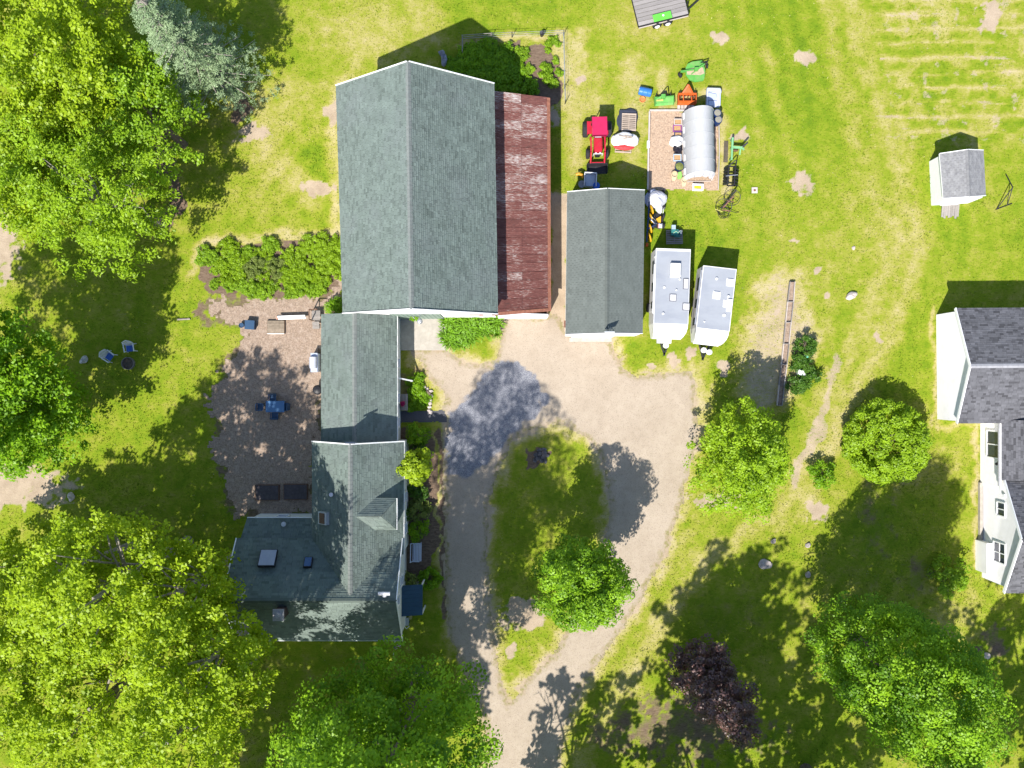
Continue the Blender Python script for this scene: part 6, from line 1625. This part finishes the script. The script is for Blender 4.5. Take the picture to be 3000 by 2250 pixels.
# plan position of each body from its roof corners
a, b_ = G(1972.5, 730, 2.6), G(1965, 955, 2.6)
ang1 = math.atan2(a[0] - b_[0], a[1] - b_[1])
L1 = 6.25
camper('camper', 'longer camper trailer with a roof air conditioner next to the garage', ((a[0] - math.sin(ang1) * L1 / 2), (a[1] - math.cos(ang1) * L1 / 2), 0), -ang1, 2.40, L1, 2.6, 1.02,
       [('ac', .14, 1.62, .72, 1.0, .32), ('vent', .08, -.28, .38, .42, .1), ('vent', 1.02 - .0, -.88, .40, .42, .1), ('vent', .95, .72, .28, .66, .12), ('cap', .52, 1.02, .07, .07, .1), ('cap', .30, .26, .06, .06, .1), ('cap', -.55, .42, .09, .09, .06), ('cap', -.58, -1.42, .09, .09, .1)], False)
a, b_ = G(2109, 784, 2.5), G(2088, 966, 2.5)
ang2 = math.atan2(a[0] - b_[0], a[1] - b_[1])
L2 = 5.35
camper('camper', 'shorter camper trailer with dark side stripes, right of the other camper', ((a[0] - math.sin(ang2) * L2 / 2), (a[1] - math.cos(ang2) * L2 / 2), 0), -ang2, 2.32, L2, 2.5, .98,
       [('vent', .82, 1.72, .42, .46, .1), ('vent', -.02, .72, .44, .46, .1), ('vent', .96, .12, .30, .82, .12), ('vent', .62, .20, .14, .42, .06), ('cap', -.16, 1.86, .10, .10, .1), ('cap', .80, .72, .09, .09, .12), ('cap', .66, -.62, .12, .12, .06), ('cap', -.66, -1.22, .06, .06, .06)], True)
solo('wheel_chock', MB().add([(-.12, -.09, 0), (.12, -.09, 0), (.12, .09, 0), (-.12, .09, 0), (-.12, -.09, .14), (-.12, .09, .14)], [(3, 2, 1, 0), (0, 1, 4), (2, 3, 5), (3, 0, 4, 5), (1, 2, 5, 4)]), mat('chock_yellow', (.45, .36, .12), .7), 'small yellow wooden chock beside the tongue of the shorter camper', 'chock', G(2051, 1021))

# ------------------------------------------------------------------ plank bed, stand, boxes on the right lawn
pk_ = thing('plank_bed', 'long narrow bed of weathered boards with cross pieces on the right lawn', 'garden bed', G(2308, 1005))
Lp = [(2312, 826), (2305, 885), (2299, 945), (2293, 1008), (2287, 1068), (2280, 1128), (2274, 1187)]
Rp = [(2326, 826), (2322, 885), (2315, 945), (2309, 1008), (2303, 1068), (2295, 1128), (2289, 1188)]
for P_ in (Lp, Rp):
    for i in range(6):
        A_ = Vector(G(*P_[i])); B_ = Vector(G(*P_[i + 1])); z = Vector((0, 0, .13))
        part('board', MB().bar(A_ + z, B_ + z, .055, .26), BOARD if (i + (P_ is Rp)) % 2 else GREYWOOD, pk_, world=True)
for i in range(7):
    z = Vector((0, 0, .12))
    part('cross_board', MB().bar(Vector(G(*Lp[i])) + z, Vector(G(*Rp[i])) + z, .05, .24), GREYWOOD if i else BLACKM, pk_, world=True)
part('soil', MB().add([G(*p)[:2] + (.07,) for p in Lp] + [G(*p)[:2] + (.07,) for p in Rp], [(i, i + 1, 8 + i, 7 + i) for i in range(6)]), CHIP, pk_, world=True)
wx_ = thing('white_box', 'white plastic box standing among the dark bushes by the plank bed', 'box', G(2341, 1092), R(-6))
part('box', MB().box((0, 0, .2), (.46, .3, .4)), WPLAST, wx_); part('lid', MB().box((0, .0, .62), (.5, .36, .06)).box((0, .1, .5), (.5, .1, .25)), TRIM, wx_)
solo('gazing_ball', MB().lathe([(.03, .55), (.09, .6), (.13, .7), (.13, .76), (.09, .86), (.02, .9)], (0, 0, 0), 14), mat('teal_ball', (.10, .36, .30), .3, .1, 3), 'pale teal ball among the dark bushes', 'garden ornament', G(2355, 1044), smooth=True)
af = thing('pole_frame', 'thin black metal frame leaning on the grass right of the white shed', 'frame', G(2948, 580))
P3 = lambda x, y, z: Vector(G(x, y)[:2] + (z,))
part('leg', MB().tube(P3(2919, 613, .05), P3(2948, 556, .8), .035), BLACKM, af, world=True)
part('leg', MB().tube(P3(2950, 601, .05), P3(2948, 556, .8), .03), BLACKM, af, world=True)
part('pole', MB().tube(P3(2948, 556, .8), P3(2945, 512, .1), .04), BLACKM, af, world=True)
part('base_bar', MB().tube(P3(2917, 614, .04), P3(2964, 596, .04), .035), BLACKM, af, world=True)

def boulder(label, px, py, r, seed, m=ROCK, h=.6):
    return solo('boulder', MB().blob((0, 0, r * h * .5), (r, r * .72, r * h), 14, seed, .16), m, label, 'rock', G(px, py), random.Random(seed).uniform(0, 3))
PALE = mat('pale_rock', (.46, .40, .37), .9, .18, 5, .4, 14)
boulder('pale boulder on the lawn right of the plank bed', 2492, 867, .40, 1, PALE)
boulder('flat buff boulder on the lawn above the big round maple shade', 2240, 1652, .50, 2, ROCK, .28)
boulder('small grey stone near the shade edge at lower right', 2265, 1585, .22, 3)
boulder('small jagged dark stone in the thin grass at lower right', 2366, 1597, .24, 4)
boulder('half shaded grey stone at the edge of the maple shade', 2366, 1683, .26, 5)
boulder('pale stone beside the shade of the far right tree', 2890, 1920, .28, 6, PALE)
boulder('tiny pale stone on the lawn below the campers', 2500, 727, .16, 7, PALE)
boulder('white rock in the shade left of the lawn chairs', 248, 1054, .34, 8, mat('white_rock', (.42, .41, .42), .9, .3, 5, .4, 14))
boulder('pale ringed rock on the grass above the bottom left trees', 210, 1455, .34, 9, PALE)
boulder('weathered stump like rock behind the stone edged border', 1255, 1153, .28, 10, mat('brown_stump', (.20, .15, .11), .9, .3, 7))
# stone edging
se = thing('stone_edging', 'irregular row of small pale stones edging the border by the ell', 'stone edging', G(1258, 1170))
rnd = random.Random(9)
for i, (x, y) in enumerate([(1236, 1126), (1244, 1134), (1252, 1140), (1262, 1146), (1263, 1160), (1262, 1172), (1260, 1182), (1259, 1192), (1257, 1202), (1262, 1208)]):
    part('stone', MB().blob((*G(x, y)[:2], .07), (rnd.uniform(.12, .2), rnd.uniform(.1, .16), .11), 9, i, .18), PALE, se, world=True)
# boulder ring on the island
ri = thing('rock_pile', 'low heap of dark grey rocks on the grass island', 'rock pile', G(1583, 1338))
for i in range(22):
    a = rnd.uniform(0, 6.28); r = .55 * math.sqrt(rnd.random())
    part('stone', MB().blob((math.cos(a) * r, math.sin(a) * r * 1.1, .10 + .16 * (.6 - r)), (rnd.uniform(.1, .22), rnd.uniform(.1, .18), rnd.uniform(.08, .15)), 9, 40 + i, .2), mat('dark_rock', (.085, .082, .090), .85, .35, 6, .4, 14, objvar=.4), ri)

# ------------------------------------------------------------------ patio furniture
pt = thing('patio_table', 'blue rectangular patio table on the wood chips', 'table', G(806, 1191, .72)[:2] + (0,))
TBL = mat('table_blue', (.058, .145, .285), .45, .06, 3); CHR = mat('chair_navy', (.022, .060, .125), .5, .1, 4)
part('tabletop', MB().box((0, 0, .72), (1.34, .82, .04)).box((0, 0, .745), (1.24, .72, .012)), TBL, pt)
for x in (-1, 1):
    for y in (-1, 1): part('leg', MB().box((x * .58, y * .34, .35), (.06, .06, .7)), CHR, pt)
def pchair(label, px, py, rz):
    c = thing('patio_chair', label, 'chair', G(px, py), rz, 'chairs around the blue patio table')
    part('seat', MB().box((0, 0, .42), (.48, .46, .05)), CHR, c); part('backrest', MB().box((0, -.25, .68), (.48, .05, .5), rx=R(-10)), CHR, c)
    for x in (-1, 1):
        part('armrest', MB().box((x * .26, -.02, .63), (.05, .46, .03)), CHR, c)
        for y in (-1, 1): part('leg', MB().box((x * .21, y * .19, .2), (.04, .04, .4)), CHR, c)
    return c
pchair('navy chair at the upper long side of the blue table', 804, 1165, R(180)); pchair('navy chair at the lower long side of the blue table', 810, 1217, R(0))
pchair('dark chair at the left end of the blue table', 768, 1192, R(-90)); pchair('navy chair at the right end of the blue table', 842, 1191, R(90))
# grill under the eave, black kettle grill, deck box
gr = thing('grill', 'white gas grill standing against the ell wall', 'grill', G(927, 1063), R(0))
part('cart', MB().box((.05, 0, .42), (.5, 1.32, .8)), mat('grill_blue_white', (.36, .40, .52), .4, .05, 3), gr)
part('lid', MB().lathe([(.2, -.42), (.26, -.4), (.26, .4), (.2, .42)], (-.02, 0, .92), 14, 'Y'), mat('grill_lid', (.44, .46, .54), .35, .04, 3), gr)
part('side_shelf', MB().box((.02, .54, .86), (.48, .3, .03)).box((.02, -.54, .86), (.48, .3, .03)), mat('grill_blue_white', (.36, .40, .52)), gr)
part('handle', MB().tube((-.3, -.3, .95), (-.3, .3, .95), .015), STEEL, gr)
kg = thing('kettle_grill', 'black covered kettle grill under the ell eave', 'grill', G(938, 1142))
part('bowl', MB().lathe([(.05, .5), (.3, .6), (.36, .8), (.36, .85), (.26, 1.0), (.06, 1.06)], (0, 0, 0), 16), BLACKM, kg)
for k in range(3): part('leg', MB().tube((.2 * math.cos(k * 2.1), .2 * math.sin(k * 2.1), .6), (.34 * math.cos(k * 2.1), .34 * math.sin(k * 2.1), 0), .018), BLACKM, kg)
db = thing('storage_box', 'dark navy lidded storage box at the edge of the wood chips', 'box', G(737, 953), R(-4))
part('body', MB().box((0, 0, .22), (.66, .62, .44)), CHR, db); part('lid', MB().box((0, 0, .47), (.7, .66, .07)), CHR, db)
solo('dark_pot', MB().lathe([(.13, 0), (.19, .34), (.17, .34), (.15, .28)], (0, 0, 0), 12), CHR, 'small dark pot left of the navy storage box', 'pot', G(711, 954))
ht = thing('wooden_platform', 'square wooden deck platform with a white front edge on the chips', 'platform', G(810, 959))
for i in range(8): part('plank', MB().box((0, .42 - i * .118, .20), (1.24, .112, .04)), mat('tan_plank', (.20, .16, .12), .9, .2, 5, objvar=.25), ht)
part('trim', MB().box((0, -.48, .12), (1.26, .03, .2)), TRIM, ht); part('frame', MB().box((.62, 0, .1), (.04, 1.0, .2)).box((-.62, 0, .1), (.04, 1.0, .2)), BROWNW, ht)
bn = thing('white_plank_bench', 'narrow white plank bench lying along the chips below the long bed', 'bench', G(858, 931), R(2))
part('plank', MB().box((0, .07, .42), (2.0, .13, .04)), TRIM, bn); part('plank', MB().box((.06, -.08, .42), (2.0, .13, .04)), TRIM, bn)
for x in (-.8, .8): part('leg', MB().box((x, 0, .2), (.06, .26, .4)), TRIM, bn)
solo('brick_block', MB().box((0, 0, .1), (.3, .24, .2)), mat('pink_brick', (.36, .22, .17), .9, .2, 8), 'pinkish block at the left end of the white plank bench', 'block', G(817, 932))
dkp = thing('back_steps', 'small wooden landing with steps and rails at the ell corner', 'steps', G(928, 925))
for i in range(6): part('plank', MB().box((.06, .28 - i * .12, .5), (.62, .112, .04)), GREYWOOD, dkp)
part('step', MB().box((.0, -.58, .3), (.5, .26, .05)), GREYWOOD, dkp); part('step', MB().box((-.02, -.84, .14), (.5, .26, .05)), GREYWOOD, dkp)
part('rail', MB().bar((-.25, .36, 1.3), (.35, .36, 1.3), .06, .05).bar((-.25, .36, 1.3), (-.25, -.36, 1.3), .06, .05).bar((-.25, .36, 0), (-.25, .36, 1.3), .07, .07).bar((-.25, -.36, 0), (-.25, -.36, 1.3), .07, .07), BROWNW, dkp)
for px, py, lb in ((785, 1442, 'left dark cold frame set in the chips behind the house'), (868, 1440, 'right dark cold frame against the house wall')):
    t = thing('cold_frame', lb, 'cold frame', G(px, py)); w_ = 1.7
    part('side', MB().box((0, .55, .12), (w_, .05, .24)).box((0, -.55, .12), (w_, .05, .24)).box((-w_ / 2, 0, .12), (.05, 1.1, .24)).box((w_ / 2, 0, .12), (.05, 1.1, .24)), BROWNW, t)
    part('lid', MB().box((0, 0, .25), (w_ - .06, 1.04, .03)), mat('dark_lid', (.06, .05, .055), .6, .25, 5), t)
# lawn chairs and fire ring
CUSH = mat('blue_cushion', (.03, .09, .36), .8, .1, 5)
def lawn_chair(label, px, py, rz):
    c = thing('lawn_chair', label, 'chair', G(px, py), rz, 'lawn chairs by the fire ring')
    part('seat', MB().prism([(-.29, -.26), (.29, -.26), (.27, .24), (-.27, .24)], .38, .42), WPLAST, c)
    for k in range(7):
        a = -.28 + k * .093; part('back_slat', MB().bar((a, -.24, .42), (a * 1.15, -.52 + abs(a) * .35, 1.0 - abs(a) * .35), .07, .025), WPLAST, c)
    part('top_rail', MB().poly([(-.34, -.30, .8), (-.24, -.44, .92), (0, -.52, 1.0), (.24, -.44, .92), (.34, -.30, .8)], .03, 6), WPLAST, c)
    for s in (-1, 1):
        part('armrest', MB().bar((s * .36, -.32, .66), (s * .34, .3, .62), .08, .03), WPLAST, c)
        for y in (-.25, .22): part('leg', MB().bar((s * .31, y, .62 if y > 0 else .4), (s * .34, y * 1.2, 0), .06, .05), WPLAST, c)
    t = solo('cushion', MB().box((0, 0, .05), (.44, .42, .09)), CUSH, 'blue cushion on the ' + label, 'cushion', tuple(Vector(G(px, py)) + Vector((0, 0, .42)) + Matrix.Rotation(rz, 3, 'Z') @ Vector((0, .05, 0))), rz)
lawn_chair('white plastic lawn chair nearer the white rock', 328, 1045, R(-125)); lawn_chair('white plastic lawn chair above the fire ring', 388, 1020, R(-172))
fr_ = thing('fire_ring', 'round metal fire ring full of ash beside the lawn chairs', 'fire pit', G(378, 1065))
part('ring', MB().lathe([(.46, 0), (.46, .28), (.42, .28), (.42, .06)], (0, 0, 0), 24), mat('ring_steel', (.17, .155, .15), .6, .3, 8), fr_)
part('ash', MB().lathe([(.42, .07), (.03, .10)], (0, 0, 0), 20), mat('ash', (.11, .085, .07), .95, .4, 8), fr_)
# logs along the boundary
solo('log', MB().tube((-.45, 0, .06), (.5, .04, .06), .07, .06, 8), GBARK, 'pale log lying on the boundary line left of the chips', 'log', G(538, 936))
solo('log', MB().tube((-.5, 0, .05), (.5, -.12, .05), .05, .04, 8), BROWNW, 'thin dark stick on the boundary line at the left edge', 'log', G(60, 953))

# ------------------------------------------------------------------ front of the house
cp = solo('concrete_pad', MB().box((0, 0, .05), (3.28, 2.42, .1)), FOUND, 'square concrete pad in front of the green barn door', 'pad', G(1240, 978))
cp['kind'] = 'structure'
gd_ = thing('hanging_plant', 'green hanging plant on the white bracket in front of the barn door', 'plant', (g(-276, 0)[0], g(0, -187)[1], 2.2))
mb = MB(); rnd = random.Random(2)
V, var = leaf_quads([(0, -.05, .08), (.12, 0, .12), (-.12, 0, .08)], .28, 90, .1, 3); np_mesh('foliage', V, LF['mid'], var, parent=gd_)
part('bracket', MB().bar((-.1, .1, .35), (.05, -.1, .3), .03, .03).tube((0, -.08, .3), (0, -.08, 0), .008), STEEL, gd_)
part('pot', MB().lathe([(.08, -.28), (.13, -.1), (.12, -.1)], (0, -.05, 0), 10), TRIM, gd_)
fb = thing('flower_bench', 'grey plank bench with a pot of magenta flowers against the ell', 'bench', G(1186, 1178))
for k in range(4): part('plank', MB().box((-.18 + k * .13, 0, .44), (.12, 1.2, .04)), GREYWOOD, fb)
for y in (-.5, .5): part('leg', MB().box((0, y, .21), (.4, .06, .42)), GREYWOOD, fb)
fp = thing('flower_pot', 'pot of magenta flowers on the grey plank bench', 'potted flowers', Vector(G(1183, 1182)) + Vector((0, 0, .46)))
part('pot', MB().lathe([(.1, 0), (.15, .2), (.13, .2)], (0, 0, 0), 12), BROWNW, fp)
V, var = leaf_quads([(0, 0, .26), (.08, .06, .26), (-.07, .05, .27), (.0, -.09, .25)], .16, 60, .08, 8); np_mesh('bloom', V, LF['pink'], var, parent=fp)
wbn = thing('slatted_bench', 'white slatted garden bench beside the farmhouse wall', 'bench', G(1218, 1614), R(-1))
WB = mat('bench_white', (.46, .50, .60), .5, .05, 3)
for k in range(5): part('slat', MB().box((-.04 + k * .115, 0, .44), (.092, 1.32, .035)), WB, wbn)
part('backrest', MB().bar((-.28, -.7, .85), (-.28, .7, .85), .06, .08).bar((-.14, -.66, .5), (-.14, .66, .5), .05, .05).bar((-.12, -.66, .45), (-.3, -.66, .9), .06, .06).bar((-.12, .66, .45), (-.3, .66, .9), .06, .06), WB, wbn)
for y in (-.6, .6):
    part('armrest', MB().box((.1, y * 1.08, .64), (.5, .06, .04)), WB, wbn)
    for x in (-.1, .4): part('leg', MB().box((x, y * 1.05, .22), (.06, .06, .44)), WB, wbn)
solo('garden_lantern', MB().box((0, 0, .35), (.2, .3, .7)).box((0, 0, .74), (.26, .36, .06)), mat('lantern_grey', (.2, .19, .22), .7), 'grey lantern standing among the dark border shrubs', 'lantern', G(1219, 1424), R(20))
# flag on a pole
fgp = thing('flag', 'striped flag on a white pole at the south east house corner', 'flag', tuple(Vector(g(-325, 703)) + Vector((0, 0, 2.9))))
part('pole', MB().tube((0, 0, 0), (-.08, -1.15, .55), .025), TRIM, fgp)
for i in range(7):
    V = []; n_ = 6
    for k in range(n_ + 1):
        f = k / n_; x = .42 * f + .03 * math.sin(i * 1.3 + 4 * f); y = -.56 - .055 * i + .16 * f + .03 * math.sin(5 * f); z = .30 + .03 * i - .25 * f - .05 * math.sin(3 * f + i)
        V += [(x - .06, y, z), (x - .06, y - .06, z + .02)]
    part('stripe', MB().add(V, [(2 * k, 2 * k + 1, 2 * k + 3, 2 * k + 2) for k in range(n_)]), mat('flag_red', (.30, .04, .06), .8) if i % 2 == 0 else mat('flag_white', (.42, .42, .46), .8), fgp)
part('canton', MB().slab([(-.06, -.55, .33), (.10, -.50, .25), (.10, -.70, .32), (-.06, -.74, .42)], .006), mat('flag_blue', (.02, .03, .14), .8), fgp)
cd = thing('garden_cart', 'jumble of pale garden tools and a yellow pail below the blue canopy', 'garden cart', G(1190, 1816))
part('tray', MB().slab([(-.2, -.3, .5), (.25, -.3, .4), (.25, .25, .4), (-.2, .25, .5)], .06), STEEL, cd)
part('pail', MB().lathe([(.1, .05), (.14, .32), (.12, .32)], (.34, .25, 0), 12), mat('pail_yellow', (.42, .36, .14), .6), cd)
part('handle', MB().poly([(-.15, -.2, .5), (.1, -.45, .7), (.3, -.3, .6)], .02, 5).poly([(-.1, .15, .5), (.2, .3, .75)], .025, 5), TRIM, cd)
part('wheel', MB().lathe([(.02, -.03), (.2, -.03), (.2, .03), (.02, .03)], (.1, -.1, .2), 14, 'Y'), RUBBER, cd)
# garden fence behind the barn, bird statue
gf = thing('garden_fence', 'low wire garden fence with thin posts around the vegetable plot', 'fence', G(1510, 130))
pts = [(1356, 162), (1356, 118), (1440, 112), (1500, 110), (1590, 106), (1650, 104), (1653, 260), (1655, 305)]
for i, (x, y) in enumerate(pts): part('post', MB().tube(G(x, y), G(x, y)[:2] + (.95,), .03, .03, 6), GREYWOOD if i < 3 else BLACKM, gf, world=True)
for i in range(len(pts) - 1):
    for z in (.3, .6, .9): part('wire', MB().tube(G(*pts[i])[:2] + (z,), G(*pts[i + 1])[:2] + (z,), .010 if i > 1 else .022, None, 4), STEEL if i > 1 else GREYWOOD, gf, world=True)
solo('covered_heap', MB().blob((0, 0, .3), (.24, .42, .45), 14, 7, .2).blob((-.15, .42, .5), (.22, .2, .35), 12, 8, .2), mat('grey_cloth', (.22, .23, .30), .8, .15, 5), 'grey cloth covered lump in the shade behind the barn', 'tarp', G(1302, 180))
solo('plank', MB().box((0, 0, .05), (.55, .08, .06)), BOARD, 'short pale plank lying in the shaded garden behind the barn', 'plank', G(1348, 174), R(-5))
solo('black_pot', MB().lathe([(.12, 0), (.17, .5), (.15, .5)], (0, 0, 0), 10), BLACKM, 'black pot standing by the fence behind the barn', 'pot', G(1587, 104))
solo('rusty_can', MB().lathe([(.1, 0), (.1, .3), (.08, .3)], (0, 0, 0), 10), RUSTB, 'rusty orange can among the bright bed plants', 'can', G(913, 737))
